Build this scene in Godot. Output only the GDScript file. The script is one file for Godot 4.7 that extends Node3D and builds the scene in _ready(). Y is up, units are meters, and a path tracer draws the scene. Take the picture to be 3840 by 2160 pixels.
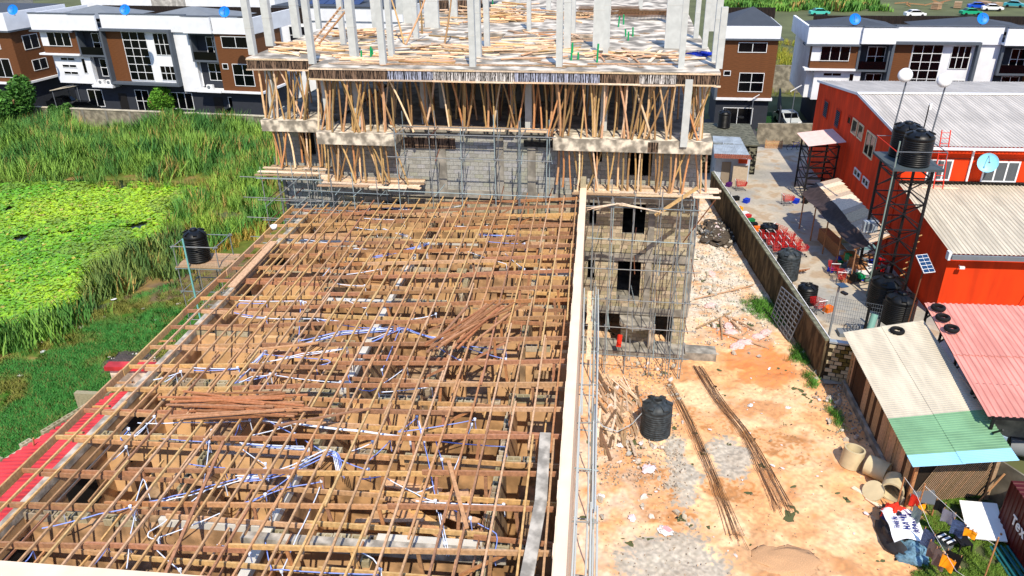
extends Node3D
# A construction site seen from above: a half-built concrete tower, a low block with an
# open timber roof, a sandy yard, an orange shop with its back yard, and rows of houses.

var M := {}
var rng := RandomNumberGenerator.new()
var taken := {}
var unit_box := BoxMesh.new()
var unit_rod := CylinderMesh.new()
var unit_rod_round := CylinderMesh.new()
var bamboo_meshes := []
var tex := {}

# ---------------------------------------------------------------- helpers
func numbered(n: String) -> String:
	if not taken.has(n):
		taken[n] = 0
		return n
	taken[n] += 1
	return "%s_%03d" % [n, taken[n]]

func put(o: Node3D, nm: String, parent: Node) -> Node3D:
	if parent == self:
		o.name = numbered(nm)
		add_child(o)
	else:
		o.name = nm
		parent.add_child(o, true)
	return o

func tag(o: Node, label: String, category: String, group := "", kind := "") -> Node:
	if label: o.set_meta("label", label)
	if category: o.set_meta("category", category)
	if group: o.set_meta("group", group)
	if kind: o.set_meta("kind", kind)
	return o

func thing(nm: String, label: String, category: String, at := Vector3.ZERO, turn_deg := 0.0, group := "") -> Node3D:
	var o := Node3D.new()
	put(o, nm, self)
	o.position = at
	o.rotation_degrees.y = turn_deg
	tag(o, label, category, group)
	return o

func copy_thing(src: Node3D, at: Vector3, turn_deg: float, label := "", group := "") -> Node3D:
	var c: Node3D = src.duplicate()
	var base_name := String(src.name)
	if base_name.length() > 4 and base_name[-4] == "_" and base_name.right(3).is_valid_int():
		base_name = base_name.left(-4)
	c.name = numbered(base_name)
	add_child(c)
	c.position = at
	c.rotation_degrees.y = turn_deg
	if label: c.set_meta("label", label)
	if group: c.set_meta("group", group)
	return c

func mi(nm: String, mesh: Mesh, m: Material, xf: Transform3D, parent: Node = self) -> MeshInstance3D:
	var o := MeshInstance3D.new()
	o.mesh = mesh
	o.material_override = m
	o.transform = xf
	put(o, nm, parent)
	return o

func bx(nm: String, c: Vector3, s: Vector3, m: Material, parent: Node = self, turn := 0.0) -> MeshInstance3D:
	return mi(nm, unit_box, m, Transform3D(Basis(Vector3.UP, deg_to_rad(turn)).scaled_local(s), c), parent)

func along(a: Vector3, b: Vector3, w: float, h: float, roll := 0.0) -> Transform3D:
	var z := b - a
	var l := z.length()
	z /= l
	var up := Vector3.UP if absf(z.y) < 0.97 else Vector3.BACK
	var x := up.cross(z).normalized()
	var y := z.cross(x)
	if roll != 0.0:
		x = x.rotated(z, roll)
		y = y.rotated(z, roll)
	return Transform3D(Basis(x * w, y * h, z * l), (a + b) * 0.5)

func bar(nm: String, a: Vector3, b: Vector3, w: float, h: float, m: Material, parent: Node = self, roll := 0.0) -> MeshInstance3D:
	return mi(nm, unit_box, m, along(a, b, w, h, roll), parent)

func rod_at(a: Vector3, b: Vector3, r: float) -> Transform3D:
	var y := b - a
	var l := y.length()
	y /= l
	var x := (Vector3.RIGHT if absf(y.x) < 0.9 else Vector3.BACK).cross(y).normalized()
	var z := x.cross(y)
	return Transform3D(Basis(x * r * 2.0, y * l, z * r * 2.0), (a + b) * 0.5)

func rod(nm: String, a: Vector3, b: Vector3, r: float, m: Material, parent: Node = self, mesh: Mesh = null) -> MeshInstance3D:
	return mi(nm, mesh if mesh else unit_rod, m, rod_at(a, b, r), parent)

func pick(a: Array):
	return a[rng.randi() % a.size()]

func rnd(a: float, b: float) -> float:
	return rng.randf_range(a, b)

func rv(s: float) -> Vector3:
	return Vector3(rnd(-s, s), rnd(-s, s), rnd(-s, s))

# box added to a SurfaceTool
func sbox(st: SurfaceTool, c: Vector3, s: Vector3) -> void:
	st.append_from(unit_box, 0, Transform3D(Basis().scaled(s), c))

func sbar(st: SurfaceTool, a: Vector3, b: Vector3, w: float, h: float) -> void:
	st.append_from(unit_box, 0, along(a, b, w, h))

func srod(st: SurfaceTool, a: Vector3, b: Vector3, r: float) -> void:
	st.append_from(unit_rod, 0, rod_at(a, b, r))

func tool() -> SurfaceTool:
	var st := SurfaceTool.new()
	st.begin(Mesh.PRIMITIVE_TRIANGLES)
	return st

func done(nm: String, st: SurfaceTool, m: Material, parent: Node = self, xf := Transform3D.IDENTITY) -> MeshInstance3D:
	return mi(nm, st.commit(), m, xf, parent)

# tube through points, in one mesh
func tube(pts: Array, r: float, sides := 6) -> ArrayMesh:
	var st := tool()
	var rings := []
	for i in pts.size():
		var d: Vector3 = (pts[mini(i + 1, pts.size() - 1)] - pts[maxi(i - 1, 0)]).normalized()
		var x := (Vector3.UP if absf(d.y) < 0.9 else Vector3.RIGHT).cross(d).normalized()
		var y := d.cross(x)
		var ring := []
		for k in sides:
			var a := TAU * k / sides
			ring.append(pts[i] + (x * cos(a) + y * sin(a)) * r)
		rings.append(ring)
	st.set_smooth_group(1)
	for i in pts.size() - 1:
		for k in sides:
			var k2 := (k + 1) % sides
			for v in [rings[i][k], rings[i][k2], rings[i + 1][k], rings[i][k2], rings[i + 1][k2], rings[i + 1][k]]:
				st.add_vertex(v)
	st.generate_normals()
	return st.commit()

func lathe(prof: Array, segs := 24, smooth := true) -> ArrayMesh:
	var st := tool()
	for i in prof.size() - 1:
		st.set_smooth_group(i + 1 if not smooth else 1)
		for k in segs:
			var a := TAU * k / segs
			var b := TAU * (k + 1) / segs
			var p: Vector2 = prof[i]
			var q: Vector2 = prof[i + 1]
			var p0 := Vector3(p.x * cos(a), p.y, p.x * sin(a))
			var p1 := Vector3(p.x * cos(b), p.y, p.x * sin(b))
			var q0 := Vector3(q.x * cos(a), q.y, q.x * sin(a))
			var q1 := Vector3(q.x * cos(b), q.y, q.x * sin(b))
			for v in [p0, q0, p1, p1, q0, q1]:
				st.add_vertex(v)
	st.generate_normals()
	return st.commit()

# corrugated sheet: ribs run from edge (a,b) to edge (d,c); n ribs across a-b
func corrugated(a: Vector3, b: Vector3, c: Vector3, d: Vector3, n: int, amp: float) -> ArrayMesh:
	var st := tool()
	var nrm := (b - a).cross(d - a).normalized()
	if nrm.y < 0: nrm = -nrm
	var prof := [[0.0, 0.0], [0.35, 0.0], [0.5, 1.0], [0.85, 1.0]]
	var top := []
	var bot := []
	for i in n:
		for p in prof:
			var t: float = (i + p[0]) / n
			top.append(a.lerp(b, t) + nrm * amp * p[1])
			bot.append(d.lerp(c, t) + nrm * amp * p[1])
	top.append(b)
	bot.append(c)
	st.set_smooth_group(-1)
	for i in top.size() - 1:
		for v in [top[i], top[i + 1], bot[i], top[i + 1], bot[i + 1], bot[i]]:
			st.add_vertex(v)
	st.generate_normals()
	return st.commit()

# prism of a polygon given in x,z, from y0 to y1
func prism(poly: PackedVector2Array, y0: float, y1: float) -> ArrayMesh:
	var st := tool()
	st.set_smooth_group(-1)
	var idx := Geometry2D.triangulate_polygon(poly)
	for t in range(0, idx.size(), 3):
		for k in [0, 1, 2]:
			var p := poly[idx[t + k]]
			st.add_vertex(Vector3(p.x, y1, p.y))
		for k in [0, 2, 1]:
			var p := poly[idx[t + k]]
			st.add_vertex(Vector3(p.x, y0, p.y))
	for i in poly.size():
		var p := poly[i]
		var q := poly[(i + 1) % poly.size()]
		for v in [Vector3(p.x, y0, p.y), Vector3(q.x, y0, q.y), Vector3(p.x, y1, p.y), Vector3(q.x, y0, q.y), Vector3(q.x, y1, q.y), Vector3(p.x, y1, p.y)]:
			st.add_vertex(v)
	st.generate_normals()
	return st.commit()

func ntex(freq: float, lo: float, hi: float, sd: int, contrast := 1.0, oct := 4, sx := 256, sy := 256) -> ImageTexture:
	var n := FastNoiseLite.new()
	n.seed = sd
	n.frequency = freq
	n.fractal_octaves = oct
	var img := n.get_seamless_image(sx, sy)
	img.convert(Image.FORMAT_L8)
	var d := img.get_data()
	for i in d.size():
		var v := clampf((d[i] / 255.0 - 0.5) * contrast + 0.5, 0.0, 1.0)
		d[i] = int(lerpf(lo, hi, v) * 255.0)
	var im := Image.create_from_data(sx, sy, false, Image.FORMAT_L8, d)
	im.convert(Image.FORMAT_RGB8)
	im.generate_mipmaps()
	return ImageTexture.create_from_image(im)

func mat(c: Color, rough := 0.9, t := "", metres := 2.0, metal := 0.0, stretch := Vector3.ONE) -> StandardMaterial3D:
	var m := StandardMaterial3D.new()
	m.albedo_color = c
	m.roughness = rough
	m.metallic = metal
	m.metallic_specular = 0.4
	if t:
		m.albedo_texture = tex[t]
		m.uv1_triplanar = true
		m.uv1_world_triplanar = true
		m.uv1_scale = stretch / metres
	return m

func variants(c: Color, n: int, dv: float, dh := 0.01, rough := 0.9, t := "", metres := 2.0) -> Array:
	var out := []
	for i in n:
		var k := Color.from_hsv(fposmod(c.h + rnd(-dh, dh), 1.0), clampf(c.s + rnd(-0.06, 0.06), 0, 1), clampf(c.v * rnd(1.0 - dv, 1.0 + dv), 0, 1))
		out.append(mat(k, rough, t, metres))
	return out

func _ready() -> void:
	rng.seed = 20417
	# ------------------------------------------------------------ camera
	var cam := Camera3D.new()
	cam.name = "camera"
	cam.transform = Transform3D(Basis(Vector3(0.994373, -0.014426, -0.104945), Vector3(-0.033767, 0.895836, -0.443100), Vector3(0.100406, 0.444151, 0.890308)), Vector3(0, 22.50, 0))
	cam.fov = 41.5691
	cam.near = 0.5
	cam.far = 3000.0
	add_child(cam)
	cam.current = true
	# ------------------------------------------------------------ sky, sun, exposure
	var env := Environment.new()
	env.background_mode = Environment.BG_SKY
	var sky := Sky.new()
	var sm := ProceduralSkyMaterial.new()
	sm.sky_top_color = Color(0.46, 0.60, 0.82)
	sm.sky_horizon_color = Color(0.86, 0.88, 0.90)
	sm.ground_bottom_color = Color(0.30, 0.28, 0.22)
	sm.ground_horizon_color = Color(0.60, 0.62, 0.58)
	sm.sky_curve = 0.18
	sm.sun_angle_max = 0.0
	sm.sky_energy_multiplier = 1.1
	sky.sky_material = sm
	env.sky = sky
	env.tonemap_mode = Environment.TONE_MAPPER_LINEAR
	env.tonemap_exposure = 1.28
	env.sdfgi_enabled = true
	env.ssao_enabled = true
	env.ssil_enabled = true
	var we := WorldEnvironment.new()
	we.name = "world_environment"
	we.environment = env
	add_child(we)
	var sun := DirectionalLight3D.new()
	sun.name = "sun"
	sun.light_energy = 1.45
	sun.light_color = Color(1.0, 0.955, 0.875)
	sun.light_angular_distance = 0.5
	sun.shadow_enabled = true
	sun.directional_shadow_max_distance = 250.0
	add_child(sun)
	sun.look_at_from_position(Vector3.ZERO, Vector3(-0.20, -1.0, -0.78), Vector3.UP)
	# ------------------------------------------------------------ shared meshes and materials
	unit_rod.top_radius = 0.5
	unit_rod.bottom_radius = 0.5
	unit_rod.height = 1.0
	unit_rod.radial_segments = 7
	unit_rod.rings = 1
	unit_rod_round.top_radius = 0.5
	unit_rod_round.bottom_radius = 0.5
	unit_rod_round.height = 1.0
	unit_rod_round.radial_segments = 20
	unit_rod_round.rings = 1
	make_materials()
	make_bamboo_meshes()
	# ------------------------------------------------------------ the setting, then the things
	build_ground()
	build_tower()
	build_low_block()
	build_orange_shop()
	build_sheds()
	build_left_houses()
	build_right_houses()
	build_far_background()
	build_walls_and_yard()
	build_scaffolds()
	build_props()
	build_slab_clutter()
	build_roof_clutter()
	build_site_things()
	build_compound_things()
	build_laundry_corner()
	build_vegetation()

func make_materials() -> void:
	tex["fine"] = ntex(0.05, 0.86, 1.0, 3, 1.4)
	tex["coarse"] = ntex(0.012, 0.86, 1.0, 5, 1.6)
	tex["grain"] = ntex(0.03, 0.84, 1.0, 7, 1.5)
	tex["blot"] = ntex(0.014, 0.72, 1.0, 11, 2.0)
	tex["drip"] = ntex(0.035, 0.05, 1.0, 17, 5.0, 5)
	tex["soft"] = ntex(0.012, 0.94, 1.0, 23, 1.4)
	tex["drip2"] = ntex(0.02, 0.58, 1.0, 37, 2.2, 5)
	tex["streak"] = streak_tex(71)
	M.concrete = mat(Color(0.80, 0.79, 0.76), 0.92, "soft", 3.0)
	M.column = mat(Color(0.76, 0.77, 0.76), 0.92, "soft", 1.7)
	M.slab_top = mat(Color(0.83, 0.79, 0.73), 0.95, "drip2", 8.0)
	M.slab_edge = mat(Color(0.88, 0.83, 0.75), 0.92, "drip2", 4.0)
	M.beam_grey = mat(Color(0.62, 0.60, 0.56), 0.95, "blot", 4.0)
	M.beam_pale = mat(Color(0.74, 0.71, 0.66), 0.95, "blot", 2.0)
	M.mortar = mat(Color(0.52, 0.51, 0.48), 0.95, "coarse", 3.0)
	M.block = variants(Color(0.62, 0.62, 0.60), 6, 0.10, 0.02, 0.95, "fine", 1.5)
	M.block_warm = variants(Color(0.70, 0.65, 0.56), 5, 0.10, 0.02, 0.95, "fine", 1.5)
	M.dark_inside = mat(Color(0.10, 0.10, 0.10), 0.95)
	M.form_ply = [mat(Color(0.52, 0.42, 0.34), 0.8, "streak", 2.6), mat(Color(0.88, 0.86, 0.84), 0.8, "streak", 2.2), mat(Color(0.72, 0.74, 0.82), 0.8, "streak", 2.4)]
	M.render = mat(Color(0.79, 0.64, 0.47), 0.95, "blot", 3.5)
	M.render_grey = mat(Color(0.68, 0.57, 0.45), 0.95, "blot", 2.5)
	M.render_var = [mat(Color(0.80, 0.64, 0.47), 0.95, "coarse", 3.0), mat(Color(0.77, 0.60, 0.42), 0.95, "blot", 4.0), mat(Color(0.86, 0.69, 0.50), 0.95, "coarse", 2.4), mat(Color(0.77, 0.61, 0.45), 0.95, "blot", 3.1)]
	M.parapet = mat(Color(0.93, 0.83, 0.72), 0.9, "soft", 4.0)
	M.white_paint = mat(Color(0.90, 0.91, 0.93), 0.8, "soft", 6.0)
	M.timber = variants(Color(0.86, 0.69, 0.50), 6, 0.10, 0.012, 0.85, "grain", 1.2)
	M.timber_brown = variants(Color(0.66, 0.47, 0.33), 6, 0.14, 0.012, 0.85, "grain", 1.2)
	M.timber_old = variants(Color(0.70, 0.58, 0.46), 5, 0.14, 0.01, 0.9, "grain", 1.2)
	M.scrap = variants(Color(0.46, 0.35, 0.26), 5, 0.2, 0.01, 0.9, "grain", 1.2)
	M.plank = variants(Color(0.88, 0.78, 0.66), 5, 0.12, 0.012, 0.9, "grain", 1.2)
	M.red_batten = variants(Color(0.68, 0.47, 0.32), 5, 0.12, 0.012, 0.8, "grain", 1.2)
	M.bamboo = variants(Color(0.70, 0.54, 0.36), 8, 0.2, 0.015, 0.6)
	M.bamboo_pale = variants(Color(0.84, 0.70, 0.56), 7, 0.14, 0.012, 0.7)
	M.steel = variants(Color(0.54, 0.57, 0.58), 5, 0.16, 0.02, 0.5)
	M.galvanised = mat(Color(0.70, 0.73, 0.74), 0.45)
	M.steel_rust = variants(Color(0.42, 0.24, 0.18), 4, 0.2, 0.02, 0.7)
	M.rebar = variants(Color(0.44, 0.32, 0.22), 4, 0.2, 0.015, 0.8)
	M.conduit = mat(Color(0.86, 0.90, 0.98), 0.35)
	M.conduit_blue = mat(Color(0.52, 0.61, 0.90), 0.35)
	M.tank = mat(Color(0.055, 0.06, 0.065), 0.42, "soft", 2.0)
	M.tank_dusty = mat(Color(0.24, 0.27, 0.29), 0.55, "drip2", 1.6)
	M.orange = mat(Color(0.92, 0.25, 0.03), 0.88, "coarse", 5.0, 0.0, Vector3(1.6, 0.3, 1.6))
	M.orange_dark = mat(Color(0.80, 0.20, 0.03), 0.85, "coarse", 5.0)
	M.roof_white = mat(Color(0.78, 0.75, 0.71), 0.6, "coarse", 9.0, 0.0, Vector3(3.0, 1.0, 0.6))
	M.roof_cream = mat(Color(0.80, 0.76, 0.68), 0.65, "coarse", 7.0, 0.0, Vector3(3.0, 1.0, 0.6))
	M.roof_pink = mat(Color(0.90, 0.60, 0.54), 0.65, "coarse", 7.0, 0.0, Vector3(3.0, 1.0, 0.6))
	M.roof_green = mat(Color(0.46, 0.63, 0.48), 0.65, "coarse", 5.0)
	M.roof_blue = mat(Color(0.58, 0.80, 0.92), 0.6, "soft", 5.0)
	M.roof_red = mat(Color(0.84, 0.24, 0.26), 0.6, "blot", 6.0)
	M.roof_zinc = mat(Color(0.70, 0.74, 0.77), 0.45, "coarse", 3.0, 0.2)
	M.roof_grey = mat(Color(0.46, 0.48, 0.50), 0.7, "soft", 4.0)
	M.roof_slate = mat(Color(0.25, 0.27, 0.30), 0.7, "soft", 4.0)
	M.house_grey = mat(Color(0.185, 0.20, 0.235), 0.85, "soft", 4.0)
	M.house_trim = mat(Color(0.33, 0.36, 0.40), 0.8, "soft", 4.0)
	M.house_wood = mat(Color(0.44, 0.27, 0.145), 0.75, "grain", 2.2, 0.0, Vector3(0.35, 5.0, 0.35))
	M.glass = mat(Color(0.018, 0.022, 0.035), 0.12)
	M.frame_white = mat(Color(0.88, 0.89, 0.90), 0.5)
	M.brown_fence = mat(Color(0.17, 0.13, 0.11), 0.9, "drip2", 1.6, 0.0, Vector3(2.0, 0.2, 2.0))
	M.dish_blue = mat(Color(0.04, 0.48, 0.88), 0.45)
	M.dish_pale = mat(Color(0.55, 0.82, 0.92), 0.45)
	M.wall_old = mat(Color(0.60, 0.57, 0.50), 0.95, "blot", 3.5)
	M.wall_mossy = mat(Color(0.40, 0.34, 0.25), 0.95, "drip2", 3.2, 0.0, Vector3(1.0, 0.4, 1.0))
	M.wall_cap = mat(Color(0.50, 0.50, 0.42), 0.95, "blot", 2.0)
	M.cement = mat(Color(0.64, 0.62, 0.58), 0.95, "blot", 3.0)
	M.rubber = mat(Color(0.04, 0.04, 0.045), 0.8)
	M.black_metal = mat(Color(0.10, 0.095, 0.105), 0.55)
	M.grey_metal = mat(Color(0.40, 0.42, 0.45), 0.5)
	M.white = mat(Color(0.90, 0.90, 0.90), 0.5)
	M.cart_red = mat(Color(0.72, 0.09, 0.09), 0.4)
	M.green_pipe = mat(Color(0.02, 0.60, 0.36), 0.4)
	M.blue_plastic = mat(Color(0.04, 0.20, 0.72), 0.5)
	M.yellow = mat(Color(0.95, 0.62, 0.05), 0.7)
	M.red_cloth = mat(Color(0.85, 0.20, 0.12), 0.9)
	M.stone = variants(Color(0.74, 0.70, 0.66), 6, 0.16, 0.03, 0.95)
	M.litter = variants(Color(0.88, 0.86, 0.86), 5, 0.1, 0.05, 0.8)
	M.car_dark = mat(Color(0.05, 0.06, 0.07), 0.25)
	M.car_silver = mat(Color(0.70, 0.72, 0.72), 0.3)

# cement runs down dark ply: streaks of uneven length, pale on dark
func streak_tex(sd: int) -> ImageTexture:
	var n := nz(sd, 0.16, 3)
	var img := Image.create(256, 256, false, Image.FORMAT_RGB8)
	for x in 256:
		var a := clampf(0.5 + n.get_noise_1d(x) * 1.9, 0, 1)
		for y in 256:
			var b := n.get_noise_2d(x * 1.3, y * 0.10)
			var k := smoothstep(0.35, 0.75, a + b * 1.1)
			img.set_pixel(x, y, Color(0.12, 0.10, 0.09).lerp(Color(0.95, 0.95, 0.96), k))
	img.generate_mipmaps()
	return ImageTexture.create_from_image(img)

func make_bamboo_meshes() -> void:
	# unit-long culms along y with swollen joints and a slight bow
	for v in 5:
		var st := tool()
		st.set_smooth_group(1)
		var joints := 9
		var rings := []
		var bow := rnd(-1.0, 1.0) * 0.5
		var bow2 := rnd(-1.0, 1.0) * 0.5
		for j in joints * 3 + 1:
			var t := float(j) / (joints * 3)
			var r := 0.5 * (1.06 - 0.2 * t)
			if j % 3 == 0: r *= 1.16
			var off := Vector3(sin(t * PI) * bow + sin(t * TAU) * 0.18, t - 0.5, sin(t * PI) * bow2)
			var ring := []
			for k in 6:
				ring.append(off + Vector3(cos(TAU * k / 6), 0, sin(TAU * k / 6)) * r)
			rings.append(ring)
		for j in rings.size() - 1:
			for k in 6:
				var k2 := (k + 1) % 6
				for p in [rings[j][k], rings[j + 1][k], rings[j][k2], rings[j][k2], rings[j + 1][k], rings[j + 1][k2]]:
					st.add_vertex(p)
		for cap in [[rings[0], Vector3(0, -0.5, 0)], [rings[-1], Vector3(0, 0.5, 0)]]:
			for k in 6:
				for p in [cap[0][k], cap[0][(k + 1) % 6], cap[1]]:
					st.add_vertex(p)
		st.generate_normals()
		bamboo_meshes.append(st.commit())

# ---------------------------------------------------------------- ground, pond, pavement
func nz(sd: int, f: float, oct := 3) -> FastNoiseLite:
	var n := FastNoiseLite.new()
	n.seed = sd
	n.frequency = f
	n.fractal_octaves = oct
	return n

func blob(p: Vector2, c: Vector2, rx: float, rz: float, wob: float) -> float:
	var d := Vector2((p.x - c.x) / rx, (p.y - c.y) / rz).length() + wob
	return 1.0 - smoothstep(0.82, 1.06, d)

func sheet(nm: String, x0: float, z0: float, x1: float, z1: float, nx: int, nzz: int, m: Material, hfun: Callable) -> MeshInstance3D:
	var st := tool()
	for j in nzz + 1:
		for i in nx + 1:
			var u := float(i) / nx
			var v := float(j) / nzz
			var x := lerpf(x0, x1, u)
			var z := lerpf(z0, z1, v)
			st.set_uv(Vector2(u, v))
			st.set_smooth_group(1)
			st.add_vertex(Vector3(x, hfun.call(x, z), z))
	for j in nzz:
		for i in nx:
			var a := j * (nx + 1) + i
			for k in [a, a + 1, a + nx + 1, a + 1, a + nx + 2, a + nx + 1]:
				st.add_index(k)
	st.generate_normals()
	var o := mi(nm, st.commit(), m, Transform3D.IDENTITY, self)
	o.set_meta("kind", "structure")
	return o

func painted(img: Image, rough := 0.95) -> StandardMaterial3D:
	img.generate_mipmaps()
	var m := StandardMaterial3D.new()
	m.albedo_texture = ImageTexture.create_from_image(img)
	m.roughness = rough
	m.metallic_specular = 0.25
	return m

func build_ground() -> void:
	var g := sheet("ground", -900, -1500, 900, 150, 4, 4, mat(Color(0.36, 0.38, 0.24), 0.95, "coarse", 30.0), func(_x, _z): return -0.08)
	g.set_meta("label", "wide level ground running out to the horizon")
	# --- the sandy yard of the building site
	var a := nz(41, 0.16)
	var b := nz(43, 0.55, 4)
	var c := nz(47, 3.6, 3)
	var d := nz(53, 0.33, 4)
	var w := 320
	var h := 1280
	var img := Image.create(w, h, false, Image.FORMAT_RGB8)
	var sand := Color(0.86, 0.645, 0.455)
	var sand2 := Color(0.89, 0.735, 0.58)
	var rust := Color(0.68, 0.44, 0.26)
	var orange := Color(0.84, 0.50, 0.29)
	var gravel := Color(0.66, 0.66, 0.63)
	var dust := Color(0.80, 0.76, 0.70)
	var cg := [Vector2(6.72, -28.53), Vector2(3.53, -21.84), Vector2(4.51, -26.58), Vector2(4.31, -29.19)]
	var co := [Vector2(9.46, -37.21), Vector2(8.54, -40.50)]
	var stain := [[Vector2(3.19, -26.08), 1.5, 1.6], [Vector2(6.21, -31.22), 1.2, 1.0], [Vector2(9.22, -29.77), 1.7, 1.3], [Vector2(6.63, -26.51), 1.2, 0.9], [Vector2(2.21, -27.30), 1.0, 1.0], [Vector2(3.90, -24.44), 1.2, 0.8]]
	var dug := Vector2(7.85, -22.34)
	for j in h:
		var z := lerpf(-66.0, -6.0, (j + 0.5) / h)
		for i in w:
			var x := lerpf(-0.6, 14.4, (i + 0.5) / w)
			var p := Vector2(x, z)
			var na := a.get_noise_2d(x, z)
			var nb := b.get_noise_2d(x, z)
			var nc := c.get_noise_2d(x, z)
			var nd := d.get_noise_2d(x, z)
			var k := sand.lerp(sand2, clampf(0.5 + na * 1.5 + nb * 0.6, 0, 1))
			# rust coloured damp stains
			k = k.lerp(rust, smoothstep(0.12, 0.55, nd + na * 0.3 + nc * 0.35) * 0.55)
			# damp brown stains between the bar bundles and below the tank
			for q in stain:
				k = k.lerp(Color(0.60, 0.40, 0.23), blob(p, q[0], q[1], q[2], nd * 0.9) * smoothstep(-0.25, 0.3, nb * 0.8 + nc * 0.7) * 0.75)
			# dug brown sand
			k = k.lerp(Color(0.70, 0.52, 0.36), blob(p, dug, 2.6, 1.5, nb * 0.5) * 0.5)
			# fresh orange sand
			var o := maxf(blob(p, co[0], 1.9, 2.7, nb * 0.5), blob(p, co[1], 1.4, 1.6, nb * 0.5))
			k = k.lerp(orange, o * clampf(0.75 + nc * 0.5 + nb * 0.4, 0.2, 0.9))
			# cement dust and fines towards the tower
			var far := smoothstep(-37.5, -42.0, z + nb * 5.0)
			k = k.lerp(dust, far * clampf(0.75 + nb, 0, 1))
			var near := smoothstep(4.2, 2.2, x + nb * 2.2) * smoothstep(-40.0, -30.0, z)
			k = k.lerp(Color(0.78, 0.70, 0.63), near * clampf(0.55 + nb * 1.4, 0, 1) * 0.85)
			# spilled stone chippings
			var gr := maxf(maxf(blob(p, cg[0], 1.0, 1.5, nb * 0.5 + nc * 0.35), blob(p, cg[1], 2.15, 1.7, nb * 0.45 + nc * 0.3)), maxf(blob(p, cg[2], 0.75, 2.0, nb * 0.8 + nc * 0.4), blob(p, cg[3], 0.6, 0.9, nb * 0.8 + nc * 0.4)))
			k = k.lerp(gravel * (1.0 + nc * 0.08), gr * 0.8)
			k *= 1.0 + nc * 0.16 + nb * 0.08
			img.set_pixel(i, j, k)
	var bump := nz(61, 0.5, 5)
	var scuff := nz(67, 2.2, 2)
	var yard := sheet("site_yard", -0.6, -66, 14.4, -6, 150, 600, painted(img), func(x, z): return bump.get_noise_2d(x, z) * 0.13 + scuff.get_noise_2d(x, z) * 0.035 - 0.01)
	yard.set_meta("label", "sandy peach coloured yard beside the unfinished tower")
	# --- marsh bank on the other side
	var w2 := 300
	var img2 := Image.create(w2, 400, false, Image.FORMAT_RGB8)
	var lawn := Vector2(-26.58, -35.80)
	var lawn2 := Vector2(-27.00, -30.46)
	var bare := Vector2(-24.73, -43.88)
	for j in 400:
		var z := lerpf(-86.0, -5.0, (j + 0.5) / 400.0)
		for i in w2:
			var x := lerpf(-80.0, -14.0, (i + 0.5) / w2)
			var p := Vector2(x, z)
			var nb := b.get_noise_2d(x, z)
			var na := a.get_noise_2d(x, z)
			var nc := c.get_noise_2d(x, z)
			var k := Color(0.36, 0.40, 0.16).lerp(Color(0.52, 0.43, 0.26), smoothstep(-0.15, 0.25, na + nb * 0.6))
			k = k.lerp(Color(0.24, 0.40, 0.14), blob(p, lawn, 5.0, 8.0, nb * 0.8) * 0.7)
			k = k.lerp(Color(0.22, 0.42, 0.12), blob(p, lawn2, 6.0, 9.0, nb * 0.5) * 0.8)
			k = k.lerp(Color(0.44, 0.36, 0.28), blob(p, bare, 5.0, 4.5, nb * 0.8) * 0.9)
			k *= 1.0 + nc * 0.22
			img2.set_pixel(i, j, k)
	var bk := sheet("marsh_bank", -80, -86, -14, -5, 80, 90, painted(img2), func(x, z): return bump.get_noise_2d(x * 0.5, z * 0.5) * 0.14 - 0.03)
	bk.set_meta("label", "muddy green bank between the reeds and the low block")
	# --- pond
	var pond := PackedVector2Array([Vector2(-65.51, -62.13), Vector2(-52.77, -64.69), Vector2(-43.79, -65.25), Vector2(-34.13, -64.10), Vector2(-31.36, -55.22), Vector2(-32.51, -50.95), Vector2(-32.95, -45.16), Vector2(-32.71, -39.80), Vector2(-33.30, -35.72), Vector2(-38.10, -33.53)])
	var pm := mat(Color(0.10, 0.12, 0.05), 0.15)
	var pw := mi("pond_water", prism(pond, 0.02, 0.07), pm, Transform3D.IDENTITY, self)
	tag(pw, "dark still water under the lily pads", "", "", "structure")
	# --- concrete of the shop's back yard
	var cw := 200
	var img3 := Image.create(cw, 400, false, Image.FORMAT_RGB8)
	for j in 400:
		var z := lerpf(-82.0, -34.0, (j + 0.5) / 400.0)
		for i in cw:
			var x := lerpf(8.0, 34.0, (i + 0.5) / cw)
			var nb := b.get_noise_2d(x, z)
			var na := a.get_noise_2d(x, z)
			var nc := c.get_noise_2d(x, z)
			var k := Color(0.60, 0.59, 0.56).lerp(Color(0.72, 0.68, 0.61), clampf(0.5 + na * 1.8, 0, 1))
			k = k.lerp(Color(0.60, 0.50, 0.39), smoothstep(0.12, 0.5, nb + na * 0.5) * 0.6)
			k *= 1.0 + nc * 0.09 + nb * 0.06
			img3.set_pixel(i, j, k)
	var poly := PackedVector2Array([Vector2(9.6, -80), Vector2(34, -80), Vector2(34, -35), Vector2(12.5, -35), Vector2(10.1, -65)])
	var st := tool()
	var idx := Geometry2D.triangulate_polygon(poly)
	for t in idx:
		var q := poly[t]
		st.set_uv(Vector2((q.x - 8.0) / 26.0, (q.y + 82.0) / 48.0))
		st.set_normal(Vector3.UP)
		st.add_vertex(Vector3(q.x, 0.06, q.y))
	var cp := done("compound_pavement", st, painted(img3))
	tag(cp, "pale worn concrete paving of the yard behind the orange shop", "", "", "structure")
	# --- estate road in front of the houses
	for e in [["left", -110.0, -9.0, -96.0, -86.5], ["right", 9.0, 90.0, -92.0, -79.5]]:
		var rd := bx("estate_road", Vector3((e[1] + e[2]) / 2, -0.03, (e[3] + e[4]) / 2), Vector3(e[2] - e[1], 0.06, e[4] - e[3]), mat(Color(0.30, 0.30, 0.31), 0.95, "coarse", 5.0))
		tag(rd, "grey paved strip along the housing estate", "", "", "structure")

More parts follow.
